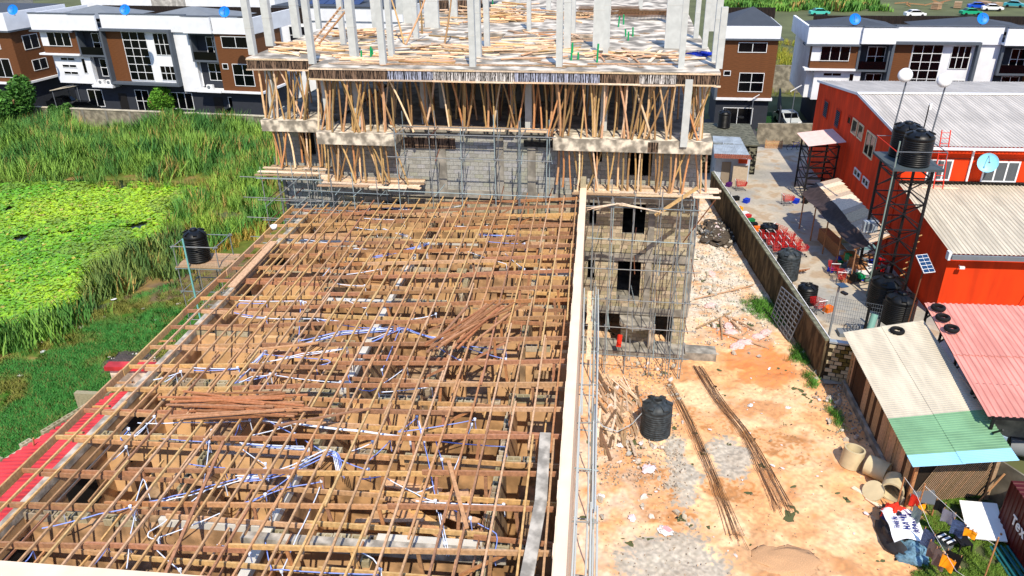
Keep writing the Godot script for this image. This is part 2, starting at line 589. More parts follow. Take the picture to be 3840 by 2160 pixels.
# ---------------------------------------------------------------- walls with openings, block courses
# pieces of a wall in the plane z (front face), thickness th behind it, leaving openings [x0,y0,x1,y1]
func wall_pieces(st: SurfaceTool, x0: float, y0: float, x1: float, y1: float, z: float, th: float, holes: Array) -> void:
	var xs := [x0, x1]
	for o in holes:
		for e in [o[0], o[2]]:
			if e > x0 + 0.01 and e < x1 - 0.01: xs.append(e)
	xs.sort()
	for i in xs.size() - 1:
		if xs[i + 1] - xs[i] < 0.005: continue
		var xm: float = (xs[i] + xs[i + 1]) * 0.5
		var cuts := []
		for o in holes:
			if o[0] < xm and o[2] > xm and o[3] > y0 and o[1] < y1: cuts.append([maxf(o[1], y0), minf(o[3], y1)])
		cuts.sort_custom(func(p, q): return p[0] < q[0])
		var y := y0
		for c in cuts + [[y1, y1]]:
			if c[0] - y > 0.005:
				sbox(st, Vector3(xm, (y + c[0]) * 0.5, z - th * 0.5), Vector3(xs[i + 1] - xs[i], c[0] - y, th))
			y = maxf(y, c[1])

# running-bond courses standing 12 mm proud of the mortar wall; the first ones are single parts
func block_courses(parent: Node, x0: float, y0: float, x1: float, y1: float, z: float, holes: Array, mats: Array, tally: Dictionary, limit: int) -> void:
	var bw := 0.45
	var bh := 0.225
	var r := 0
	var y := y0
	while y + bh * 0.6 < y1:
		var hh := minf(bh, y1 - y)
		var x := x0 - (bw * 0.5 if r % 2 == 1 else 0.0)
		while x < x1 - 0.04:
			var a := maxf(x, x0)
			var b := minf(x + bw, x1)
			x += bw
			var segs := [[a, b]]
			for o in holes:
				if o[1] > y + hh * 0.7 or o[3] < y + hh * 0.3: continue
				var out := []
				for s in segs:
					if o[2] <= s[0] or o[0] >= s[1]:
						out.append(s)
						continue
					if o[0] > s[0]: out.append([s[0], o[0]])
					if o[2] < s[1]: out.append([o[2], s[1]])
				segs = out
			for s in segs:
				if s[1] - s[0] < 0.06: continue
				var c := Vector3((s[0] + s[1]) * 0.5, y + hh * 0.5, z + rnd(-0.003, 0.003))
				var sz := Vector3(s[1] - s[0] - 0.018, hh - 0.018, 0.03)
				if tally.n < limit:
					tally.n += 1
					bx("block", c, sz, pick(mats), parent)
				else:
					tally.xf.append(Transform3D(Basis().scaled(sz), c))
					tally.col.append(pick(mats).albedo_color.srgb_to_linear())
		y += bh
		r += 1

func many(nm: String, mesh: Mesh, xfs: Array, cols: Array, m: StandardMaterial3D, parent: Node = self) -> MultiMeshInstance3D:
	var mm := MultiMesh.new()
	mm.transform_format = MultiMesh.TRANSFORM_3D
	mm.use_colors = true
	mm.mesh = mesh
	mm.instance_count = xfs.size()
	for i in xfs.size():
		mm.set_instance_transform(i, xfs[i])
		mm.set_instance_color(i, cols[i])
	var o := MultiMeshInstance3D.new()
	o.multimesh = mm
	m.vertex_color_use_as_albedo = true
	o.material_override = m
	put(o, nm, parent)
	o.set_meta("kind", "stuff")
	return o

var tower: Node3D

func tp(p: Vector3) -> Vector3:
	return tower.transform * p

func build_tower() -> void:
	tower = thing("unfinished_tower", "half-built concrete frame tower with bare columns standing on its top slab", "building", Vector3(-4, 0, -37.1), -2.60)
	# floor slabs
	for l in [[12.4, 0.25], [9.05, 0.4], [5.8, 0.5], [2.5, 0.4]]:
		bx("floor_slab", Vector3(-0.35, l[0] - l[1] * 0.5, -16.5), Vector3(19.4, l[1], 29.8), M.beam_grey, tower)
		bx("floor_slab", Vector3(-12.4, l[0] - l[1] * 0.5 - 0.004, -8.7), Vector3(4.2, l[1], 10.0), M.beam_grey, tower)
	# cantilever balconies of the floor below the top
	for c in [[-14.4, -10.85, -2.1, -3.6], [-10.3, -6.15, 0.12, -1.6], [2.0, 9.72, 0.05, -1.6]]:
		bx("balcony_slab", Vector3((c[0] + c[1]) * 0.5, 12.12, (c[2] + c[3]) * 0.5), Vector3(c[1] - c[0], 0.62, c[2] - c[3]), M.slab_edge, tower)
	# top slab, in pieces round two openings
	var st := tool()
	for r in [[-14.8, -10.3, -13.5, -2.4], [-10.3, 9.75, -9.0, 0.0], [-10.3, -4.5, -12.0, -9.0], [-2.2, 1.9, -12.0, -9.0], [3.7, 9.6, -12.0, -9.0], [-10.3, 9.5, -32.0, -12.0]]:
		sbox(st, Vector3((r[0] + r[1]) * 0.5, 15.58, (r[2] + r[3]) * 0.5), Vector3(r[1] - r[0], 0.24, r[3] - r[2]))
	done("top_slab", st, M.slab_top, tower)
	# raised back wing with its own form boards
	bx("upper_slab", Vector3(-7.9, 16.55, -26.0), Vector3(4.6, 0.3, 8.0), M.slab_top, tower)
	bx("form_board", Vector3(-7.9, 16.35, -21.97), Vector3(4.6, 0.6, 0.04), M.form_ply[0], tower)
	# soffit boards under the top slab
	bx("soffit_form", Vector3(-0.3, 15.42, -16.0), Vector3(19.6, 0.06, 31.6), M.timber_old[0], tower)
	bx("soffit_form", Vector3(-12.55, 15.42, -8.0), Vector3(4.3, 0.06, 10.8), M.timber_old[1], tower)
	# form boards round the edge
	var runs := [[-10.3, 9.75, 0.0], [-14.8, -10.34, -2.4]]
	for rn in runs:
		var x: float = rn[0]
		var k := 0
		while x < rn[1] - 0.1:
			var b := minf(x + rnd(1.7, 2.6), rn[1])
			var m: Material = M.form_ply[0] if (x < -6.5 or (x > 2.5 and x < 5.2)) else M.form_ply[1 if rng.randf() < 0.6 else 2]
			if x > 5.0: m = M.form_ply[rng.randi() % 2]
			bx("form_board", Vector3((x + b) * 0.5, 15.36 + rnd(-0.01, 0.01), rn[2] + 0.03 + (k % 2) * 0.012), Vector3(b - x - 0.015, 0.44, 0.025), m, tower)
			bar("form_batten", Vector3(x - 0.05, 15.10 + rnd(-0.03, 0.03), rn[2] + 0.07 + (k % 2) * 0.02), Vector3(b + 0.05, 15.10 + rnd(-0.03, 0.03), rn[2] + 0.07 + (k % 2) * 0.02), 0.07, 0.07, pick(M.plank), tower)
			bar("form_batten", Vector3(x, 15.625, rn[2] + 0.06 + (k % 2) * 0.014), Vector3(b, 15.625, rn[2] + 0.06 + (k % 2) * 0.014), 0.04, 0.07, pick(M.plank), tower)
			x = b
			k += 1
	# columns standing on the top slab: base point, width, depth, height
	var cols := [[Vector3(-14.88, 15.7, -3.44), 0.36, 0.34, 3.4], [Vector3(-15.22, 15.7, -6.44), 0.46, 0.36, 3.4], [Vector3(-14.96, 15.7, -9.73), 0.46, 0.36, 3.4], [Vector3(-10.45, 15.7, -0.95), 0.32, 0.30, 3.4], [Vector3(-15.1, 15.7, -13.64), 0.32, 0.30, 3.4], [Vector3(-11.08, 15.7, -7.26), 0.30, 0.30, 3.4], [Vector3(-8.96, 15.7, -3.06), 0.40, 0.40, 3.4], [Vector3(-6.68, 15.7, -0.87), 0.32, 0.30, 3.4], [Vector3(-6.94, 15.7, -3.18), 0.28, 0.30, 3.4], [Vector3(-7.37, 15.7, -9.78), 0.30, 0.30, 3.4], [Vector3(-11.42, 15.7, -14.37), 0.38, 0.34, 3.4], [Vector3(-9.78, 15.7, -16.64), 0.62, 0.30, 3.4], [Vector3(-7.51, 15.7, -14.34), 0.95, 0.34, 3.4], [Vector3(-11.8, 15.7, -21.56), 0.5, 0.3, 3.4], [Vector3(-2.07, 15.7, -0.75), 0.30, 0.30, 3.4], [Vector3(-2.25, 15.7, -3.12), 0.32, 0.32, 3.4], [Vector3(-2.42, 15.7, -6.6), 0.30, 0.30, 3.4], [Vector3(-6.97, 15.7, -18.45), 0.55, 0.3, 3.4], [Vector3(-0.98, 15.7, -13.68), 0.26, 0.30, 3.4], [Vector3(-3.54, 15.7, -26.44), 0.3, 0.3, 3.4], [Vector3(2.18, 15.7, -0.84), 0.30, 0.30, 3.4], [Vector3(2.11, 15.7, -6.18), 0.38, 0.36, 3.4], [Vector3(1.93, 15.7, -12.39), 0.30, 0.30, 3.4], [Vector3(3.92, 15.7, -6.96), 0.92, 0.36, 3.4], [Vector3(4.28, 15.7, -4.02), 0.26, 0.26, 3.4], [Vector3(6.05, 15.7, -22.73), 0.30, 0.30, 3.4], [Vector3(7.77, 15.7, -6.91), 0.82, 0.30, 3.4], [Vector3(7.99, 15.7, -1.04), 0.28, 0.30, 3.4], [Vector3(9.28, 15.7, -10.61), 0.28, 0.30, 3.4], [Vector3(9.52, 15.7, -7.01), 0.28, 0.30, 3.4], [Vector3(9.7, 15.7, -2.87), 0.30, 0.30, 3.4], [Vector3(9.75, 15.7, -1.06), 0.30, 0.26, 2.75], [Vector3(10.41, 15.7, -13.63), 0.3, 0.3, 3.4], [Vector3(-0.76, 15.7, -23.31), 0.34, 0.3, 3.4], [Vector3(8.13, 15.7, -16.88), 0.4, 0.3, 3.4]]
	for c in cols:
		var o := bx("column", c[0] + Vector3(0, c[3] * 0.5, 0), Vector3(c[1], c[3], c[2]), M.column, tower, rnd(-1.5, 1.5))
		# seam where two lifts of shuttering met
		bx("shutter_seam", Vector3(0, rnd(-0.1, 0.25), 0), Vector3(1.05, 0.006, 1.05), M.concrete, o)
	# columns of the open storey
	for c in [[-13.9, -2.9], [-9.9, -0.9], [-8.4, -1.3], [-5.1, -2.4], [0.55, -1.8], [8.35, 0.0], [9.3, -3.5], [4.4, -1.7], [-12.4, -7.0], [-12.9, -12.6], [-10.5, -12.5], [7.4, -5.0], [3.5, -5.0], [-0.8, -5.0], [-5.0, -6.0]]:
		bx("column", Vector3(c[0], 13.78, c[1]), Vector3(0.34, 3.2, 0.32), M.column, tower)
	# walls: mortar wall with openings and block courses before it
	var holes := [[5.63, 6.9, 6.8, 8.62], [5.5, 3.1, 6.75, 5.28], [3.85, 7.4, 4.22, 8.62], [3.85, 4.1, 4.24, 5.25], [3.9, 10.8, 4.4, 11.42], [5.7, 10.15, 6.95, 11.5], [-7.6, 6.6, -6.6, 8.2], [3.75, -0.5, 5.85, 2.0], [7.72, -0.5, 8.72, 2.0]]
	st = tool()
	for b in [[9.05, 12.15], [5.8, 8.65], [2.5, 5.3], [-0.1, 2.1]]:
		wall_pieces(st, -10.2, b[0], 9.42, b[1], -1.42, 0.2, holes)
		for e in [[9.42, -31.5, 0.2, 30.0], [-10.2, -31.5, 0.2, 27.5]]:
			sbox(st, Vector3(e[0] - 0.1, (b[0] + b[1]) * 0.5, -17.0), Vector3(0.2, b[1] - b[0], 30.6))
		sbox(st, Vector3(-0.4, (b[0] + b[1]) * 0.5, -31.6), Vector3(19.4, b[1] - b[0], 0.2))
		wall_pieces(st, -14.3, b[0], -10.3, b[1], -3.9, 0.2, [[-13.0, 10.0, -12.2, 11.4]])
		sbox(st, Vector3(-14.4, (b[0] + b[1]) * 0.5, -8.6), Vector3(0.2, b[1] - b[0], 9.6))
	done("masonry_wall", st, M.mortar, tower)
	st = tool()
	wall_pieces(st, -5.4, 12.42, 7.2, 15.2, -8.0, 0.2, [[-2.0, 12.42, -1.0, 14.6], [2.4, 12.42, 3.4, 14.6]])
	sbox(st, Vector3(-0.4, 13.8, -31.6), Vector3(19.4, 2.8, 0.2))
	done("partition_wall", st, M.mortar, tower)
	var tally := {"n": 0, "xf": [], "col": []}
	block_courses(tower, 3.05, 5.8, 9.42, 8.62, -1.41, holes, M.block_warm, tally, 120)
	block_courses(tower, 2.1, 9.06, 9.42, 11.8, -1.41, holes, M.block, tally, 250)
	block_courses(tower, 3.05, 2.5, 9.42, 5.28, -1.41, holes, M.block_warm, tally, 300)
	block_courses(tower, -10.2, 9.06, 2.1, 12.0, -1.41, holes, M.block, tally, 300)
	block_courses(tower, -10.2, 5.8, 3.05, 8.62, -1.41, holes, M.block_warm, tally, 300)
	block_courses(tower, -14.3, 2.5, -10.3, 11.8, -3.89, [[-13.0, 10.0, -12.2, 11.4]], M.block, tally, 300)
	block_courses(tower, 5.85, -0.1, 9.42, 2.1, -1.41, holes, M.block_warm, tally, 300)
	many("block_courses", unit_box, tally.xf, tally.col, mat(Color.WHITE, 0.95, "fine", 1.5), tower)
	# concrete piers and ring beams flush with the wall
	for x in [-9.9, -4.05, -0.95, 0.75, 8.3]:
		bx("pier", Vector3(x, 10.55, -1.36), Vector3(0.42, 3.0, 0.12), M.beam_grey, tower)
	for x in [3.2, 7.15, 9.35]:
		bx("pier", Vector3(x, 5.55, -1.365), Vector3(0.34, 6.1, 0.1), M.beam_grey, tower)
	for y in [8.86, 5.55, 2.3]:
		bx("ring_beam", Vector3(-0.35, y, -1.36), Vector3(19.7, 0.42, 0.14), M.beam_grey, tower)
	bx("lintel", Vector3(-4.75, 11.62, -1.33), Vector3(2.9, 0.55, 0.1), M.form_ply[0], tower)
	bx("lintel", Vector3(1.1, 11.75, -1.33), Vector3(1.5, 0.35, 0.1), mat(Color(0.20, 0.20, 0.19), 0.9, "blot", 1.0), tower)
	bx("formwork_patch", Vector3(6.9, 12.1, 0.065), Vector3(0.5, 0.5, 0.03), M.form_ply[0], tower)
	# porch over the entrance
	var porch := PackedVector2Array()
	for k in 9:
		var t := float(k) / 8
		porch.append(Vector2(5.75 + 1.9 * t, -1.3 + 1.0 * sin(t * PI) * 0.55 + 0.75))
	porch.append(Vector2(7.65, -1.42))
	porch.append(Vector2(5.75, -1.42))
	mi("porch_canopy", prism(porch, 1.78, 1.98), M.cement, Transform3D.IDENTITY, tower)
	rod("porch_pillar", Vector3(7.55, -0.1, -0.75), Vector3(7.55, 1.8, -0.75), 0.19, M.slab_edge, tower, unit_rod_round)
	bx("plinth", Vector3(6.6, 0.05, -0.9), Vector3(5.9, 0.5, 1.4), M.cement, tower)
	bx("ramp_kerb", Vector3(10.3, 0.2, -0.7), Vector3(1.7, 0.5, 0.9), M.cement, tower)
	# stair head behind the openings of the slab
	for q in [[2.8, 1.8], [-3.35, 2.3]]:
		bx("stair_wall", Vector3(q[0], 14.6, -12.05), Vector3(q[1], 1.7, 0.06), M.form_ply[1], tower)

# ---------------------------------------------------------------- low block with its open timber roof
var low: Node3D
func build_low_block() -> void:
	var b := thing("low_block", "long low unfinished block with rendered rooms under an open timber roof frame", "building", Vector3(-7.8, 0, -24.2))
	b.position = Vector3.ZERO
	low = b
	var top := 8.15
	var fl := 5.15
	# outer shell
	bx("outer_wall", Vector3(-15.0, 4.05, -24.2), Vector3(0.25, 8.2, 25.4), M.render, b)
	bx("outer_wall", Vector3(-7.9, 4.05, -36.9), Vector3(14.2, 8.2, 0.25), M.render, b)
	bx("floor", Vector3(-7.8, fl - 0.15, -24.2), Vector3(14.2, 0.3, 25.2), M.render_grey, b)
	# right parapet wall: rendered, with a ragged inner edge and a white drip strip
	bx("parapet_wall", Vector3(-0.42, 4.98, -24.2), Vector3(0.24, 10.16, 25.4), M.parapet, b)
	bx("parapet_strip", Vector3(-0.285, 9.8, -24.2), Vector3(0.03, 0.5, 25.4), M.parapet, b)
	var z := -36.8
	while z < -11.7:
		var d := rnd(0.25, 0.8)
		bx("parapet_edge", Vector3(-0.55, 9.98, z + d * 0.5), Vector3(rnd(0.03, 0.09), rnd(0.1, 0.17), d), M.parapet, b)
		z += d
	bx("parapet_end", Vector3(-0.44, 10.3, -36.6), Vector3(0.28, 0.5, 0.35), M.block_warm[1], b)
	# front parapet
	bx("front_parapet", Vector3(-8.2, 5.0, -11.28), Vector3(15.4, 8.6, 0.5), M.parapet, b)
	bx("front_coping", Vector3(-8.2, 9.26, -11.1), Vector3(15.6, 0.09, 0.42), M.parapet, b)
	# partition walls across (facing the camera) and along the block
	var xs := [-15.0, -11.15, -8.15, -5.3, -2.35, -0.6]
	var zs := [-14.2, -17.3, -20.5, -23.7, -26.9, -30.1, -33.4]
	for zi in zs.size():
		for xi in xs.size() - 1:
			if (zi == 3 and xi == 2) or (zi == 5 and xi == 1): continue
			var x0: float = xs[xi] + 0.12
			var x1: float = xs[xi + 1] - 0.12
			var dz := rnd(-0.35, 0.35)
			var drop := rnd(0.0, 0.25)
			var holes := []
			if rng.randf() < 0.45:
				var hx := rnd(x0 + 0.3, maxf(x0 + 0.35, x1 - 1.2))
				holes.append([hx, fl, hx + 0.95, fl + 2.1])
			var st := tool()
			wall_pieces(st, x0, fl, x1, top - drop, zs[zi] + dz, 0.22, holes)
			done("room_wall", st, pick(M.render_var), b)
			# top course of hollow blocks or a cast beam
			if rng.randf() < 0.12:
				bx("ring_beam", Vector3((x0 + x1) * 0.5, top - drop + 0.11, zs[zi] + dz - 0.11), Vector3(x1 - x0, 0.22, 0.24), M.concrete, b)
			else:
				hollow_row(b, Vector3(x0, top - drop, zs[zi] + dz - 0.11), Vector3.RIGHT, x1 - x0)
	for xi in range(1, 5):
		var zc := -36.7
		while zc < -11.6:
			var l := minf(3.2, -11.6 - zc)
			var drop := rnd(0.0, 0.3)
			if rng.randf() < 0.88:
				bx("room_wall", Vector3(xs[xi], (fl + top - drop) * 0.5, zc + l * 0.5), Vector3(0.22, top - drop - fl, l - 0.02), M.render_grey if rng.randf() < 0.7 else pick(M.render_var), b)
				if xi == 2 and rng.randf() < 0.7:
					bx("ring_beam", Vector3(xs[xi], top - drop + 0.11, zc + l * 0.5), Vector3(0.25, 0.22, l - 0.02), M.concrete, b)
				else:
					hollow_row(b, Vector3(xs[xi], top - drop, zc), Vector3.BACK, l)
			zc += l
	bx("ring_beam", Vector3(-15.0, 8.26, -24.2), Vector3(0.27, 0.22, 25.4), M.beam_pale, b)
	bx("ring_beam", Vector3(-5.2, 8.2, -13.75), Vector3(6.8, 0.3, 0.24), M.beam_pale, b)
	bx("ring_beam", Vector3(-3.2, 7.7, -13.1), Vector3(5.2, 0.42, 0.3), M.beam_pale, b)
	# ---- roof trusses
	var tz := [-12.75, -14.2, -15.5, -17.0, -18.4, -19.7, -21.0, -22.4, -23.9, -25.25, -26.4, -27.9, -29.3, -30.6, -31.7, -33.0, -34.4, -35.6, -36.6]
	var rise := func(x: float) -> float: return 8.42 + (x + 15.9) * 0.066
	for i in tz.size():
		var t: float = tz[i]
		var tr := Node3D.new()
		put(tr, "roof_truss", b)
		var cuts := [-15.9, -15.9 + rnd(3.5, 5.0), -8.5 + rnd(-1.4, 1.4), -4.3 + rnd(-1, 1), -0.66]
		for k in 4:
			var jit := rnd(-0.05, 0.05)
			var jy := rnd(-0.035, 0.035)
			bar("top_chord", Vector3(cuts[k] - (0.25 if k > 0 else 0.0), rise.call(cuts[k]) + jy, t + jit), Vector3(cuts[k + 1] + (0.25 if k < 3 else 0.0), rise.call(cuts[k + 1]) + jy + rnd(-0.04, 0.04), t + jit + rnd(-0.09, 0.09)), 0.055, 0.14, pick(M.timber_brown) if rng.randf() < 0.8 else pick(M.timber), tr)
		var k2 := 0
		var tx := -15.1
		while tx < -1.0:
			var e := minf(tx + rnd(3.5, 5.2), -0.66)
			var zz := t + 0.06 + (k2 % 2) * 0.06
			bar("tie_beam", Vector3(tx - 0.2, 8.47 + rnd(-0.04, 0.04), zz + rnd(-0.05, 0.05)), Vector3(e + 0.2 if e < -0.8 else e, 8.47 + rnd(-0.04, 0.04), zz + rnd(-0.05, 0.05)), 0.05, 0.14, pick(M.timber) if rng.randf() < 0.72 else pick(M.timber_brown), tr)
			tx = e
			k2 += 1
		var sx := -10.6 + rnd(-0.5, 0.5)
		while sx < -1.0:
			bar("strut", Vector3(sx, 8.40, t - 0.05), Vector3(sx + rnd(-0.12, 0.12), rise.call(sx) + 0.04, t - 0.05), 0.09, 0.05, pick(M.timber_brown) if rng.randf() < 0.7 else pick(M.timber), tr)
			sx += rnd(1.3, 2.1)
		if rng.randf() < 0.5:
			var dx := rnd(-7.0, -2.5)
			bar("brace", Vector3(dx, 8.45, t - 0.1), Vector3(dx + 1.3, rise.call(dx + 1.3), t - 0.1), 0.05, 0.08, pick(M.timber_brown), tr)
	# ---- purlins over the trusses
	var px := -15.25
	var n := 0
	while px < -0.75:
		var zc := -36.95 + rnd(-0.3, 0.5)
		var dk := rng.randf() < 0.06
		while zc < -11.75:
			var e := minf(zc + rnd(4.5, 7.5), -11.58)
			if e > -13.2: e = -11.58
			var j := rnd(-0.035, 0.035)
			var y: float = rise.call(px) + 0.105
			bar("purlin", Vector3(px + j, y + rnd(-0.01, 0.02), zc - 0.3), Vector3(px + j + rnd(-0.09, 0.09), y + rnd(-0.01, 0.02), e + (0.3 if e < -11.6 else 0.0)), 0.052, 0.07, pick(M.timber_brown) if dk or rng.randf() < 0.07 else pick(M.timber), b)
			zc = e
		px += 0.62 + rnd(-0.05, 0.05)
		n += 1
	# ceiling battens at tie level, in broken lengths below the purlins
	px = -14.6
	while px < -1.0:
		var zc := -36.6 + rnd(0.0, 2.5)
		while zc < -12.6:
			var e := minf(zc + rnd(1.4, 4.2), -11.9)
			if rng.randf() < 0.62:
				bar("ceiling_batten", Vector3(px + rnd(-0.06, 0.06), 8.37 + rnd(-0.02, 0.02), zc), Vector3(px + rnd(-0.1, 0.1), 8.37 + rnd(-0.02, 0.02), e), 0.045, 0.06, pick(M.timber) if rng.randf() < 0.7 else pick(M.timber_brown), b)
			zc = e + rnd(0.0, 0.9)
		px += 0.62 + rnd(-0.14, 0.14)
	# fascia boards on edge along the eave
	var zf := -37.0
	while zf < -11.5:
		var e := minf(zf + rnd(3.4, 4.6), -11.3)
		bar("fascia_board", Vector3(-15.92, 8.42, zf), Vector3(-15.92 + rnd(-0.03, 0.03), 8.42, e - 0.01), 0.06, 0.26, pick(M.timber), b)
		zf = e
	for k in 5:
		bar("eave_noggin", Vector3(-15.88, 8.3, -23.0 + k * 1.4), Vector3(-15.25, 8.36, -23.0 + k * 1.4), 0.04, 0.06, pick(M.timber), b)
	# window grilles low in the outer wall
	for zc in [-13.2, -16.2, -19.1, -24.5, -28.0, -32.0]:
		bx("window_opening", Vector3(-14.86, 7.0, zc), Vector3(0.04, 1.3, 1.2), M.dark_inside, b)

var hollow: ArrayMesh
func hollow_row(parent: Node, at: Vector3, dir: Vector3, l: float) -> void:
	if hollow == null:
		var st := tool()
		for s in [-1, 1]:
			sbox(st, Vector3(0, 0.105, s * 0.09), Vector3(0.43, 0.21, 0.045))
			sbox(st, Vector3(s * 0.19, 0.105, 0), Vector3(0.045, 0.208, 0.135))
		sbox(st, Vector3(0, 0.10, 0), Vector3(0.045, 0.20, 0.135))
		sbox(st, Vector3(0, 0.01, 0), Vector3(0.4, 0.02, 0.13))
		hollow = st.commit()
	var p := 0.22
	while p < l - 0.22:
		if rng.randf() < 0.86:
			var bs := Basis(Vector3.UP, atan2(-dir.z, dir.x) + rnd(-0.06, 0.06))
			mi("block", hollow, pick(M.block_warm), Transform3D(bs, at + dir * p + Vector3(rnd(-0.02, 0.02), 0, rnd(-0.02, 0.02))), parent)
		p += 0.46 + (0.0 if rng.randf() < 0.8 else 0.3)

# ---------------------------------------------------------------- windows
# window in a wall facing local +z of parent: frame bars in one mesh, each pane a sub-part
func window(parent: Node, x0: float, y0: float, x1: float, y1: float, z: float, nx: int, ny: int, frame_m: Material = null, pane_m: Material = null, bw := 0.06) -> MeshInstance3D:
	var st := tool()
	var fm: Material = frame_m if frame_m else M.frame_white
	var pm: Material = pane_m if pane_m else M.glass
	var w := x1 - x0
	var h := y1 - y0
	for i in nx + 1:
		sbox(st, Vector3(w * i / nx, h * 0.5, 0), Vector3(bw, h + bw, 0.08))
	for j in ny + 1:
		sbox(st, Vector3(w * 0.5, h * j / ny, 0), Vector3(w - 0.002, bw, 0.074))
	var o := done("window", st, fm, parent, Transform3D(Basis.IDENTITY, Vector3(x0, y0, z)))
	for i in nx:
		for j in ny:
			bx("pane", Vector3(w * (i + 0.5) / nx, h * (j + 0.5) / ny, -0.015), Vector3(w / nx - bw * 0.8, h / ny - bw * 0.8, 0.03), pm, o)
	return o

func gable(prof: Array, x0: float, x1: float) -> ArrayMesh:
	# solid of a z,y outline between x0 and x1
	var poly := PackedVector2Array()
	for p in prof: poly.append(p)
	var st := tool()
	st.set_smooth_group(-1)
	var idx := Geometry2D.triangulate_polygon(poly)
	for t in range(0, idx.size(), 3):
		for k in [0, 1, 2]: st.add_vertex(Vector3(x0, poly[idx[t + k]].y, poly[idx[t + k]].x))
		for k in [0, 2, 1]: st.add_vertex(Vector3(x1, poly[idx[t + k]].y, poly[idx[t + k]].x))
	for i in poly.size():
		var p := poly[i]
		var q := poly[(i + 1) % poly.size()]
		for v in [Vector3(x0, p.y, p.x), Vector3(x0, q.y, q.x), Vector3(x1, p.y, p.x), Vector3(x0, q.y, q.x), Vector3(x1, q.y, q.x), Vector3(x1, p.y, p.x)]:
			st.add_vertex(v)
	st.generate_normals()
	return st.commit()

func dish(called: String, label: String, at: Vector3, facing: Vector3, r: float, m: Material, group := "") -> Node3D:
	var t := thing(called, label, "satellite dish", at, 0.0, group)
	var prof := []
	for k in 7:
		var q := float(k) / 6
		prof.append(Vector2(r * q + 0.001, 0.22 * r * q * q))
	prof.append(Vector2(r * 1.02, 0.22 * r + 0.015))
	for k in 7:
		var q := 1.0 - float(k) / 6
		prof.append(Vector2(r * q + 0.001, 0.22 * r * q * q - 0.02))
	var y := facing.normalized()
	var x := y.cross(Vector3.UP).normalized()
	var bs := Basis(x, y, x.cross(y))
	var up := Vector3(0, r * 1.1, 0)
	mi("reflector", lathe(prof, 24), m, Transform3D(bs, up), t)
	rod("feed_arm", up + bs * Vector3(0, 0, r * 0.9), up + y * r * 0.75, 0.02, M.grey_metal, t)
	bx("feed_horn", up + y * r * 0.78, Vector3(0.09, 0.09, 0.09), M.grey_metal, t)
	rod("mount", Vector3.ZERO, up - y * 0.05, 0.035, M.grey_metal, t)
	return t

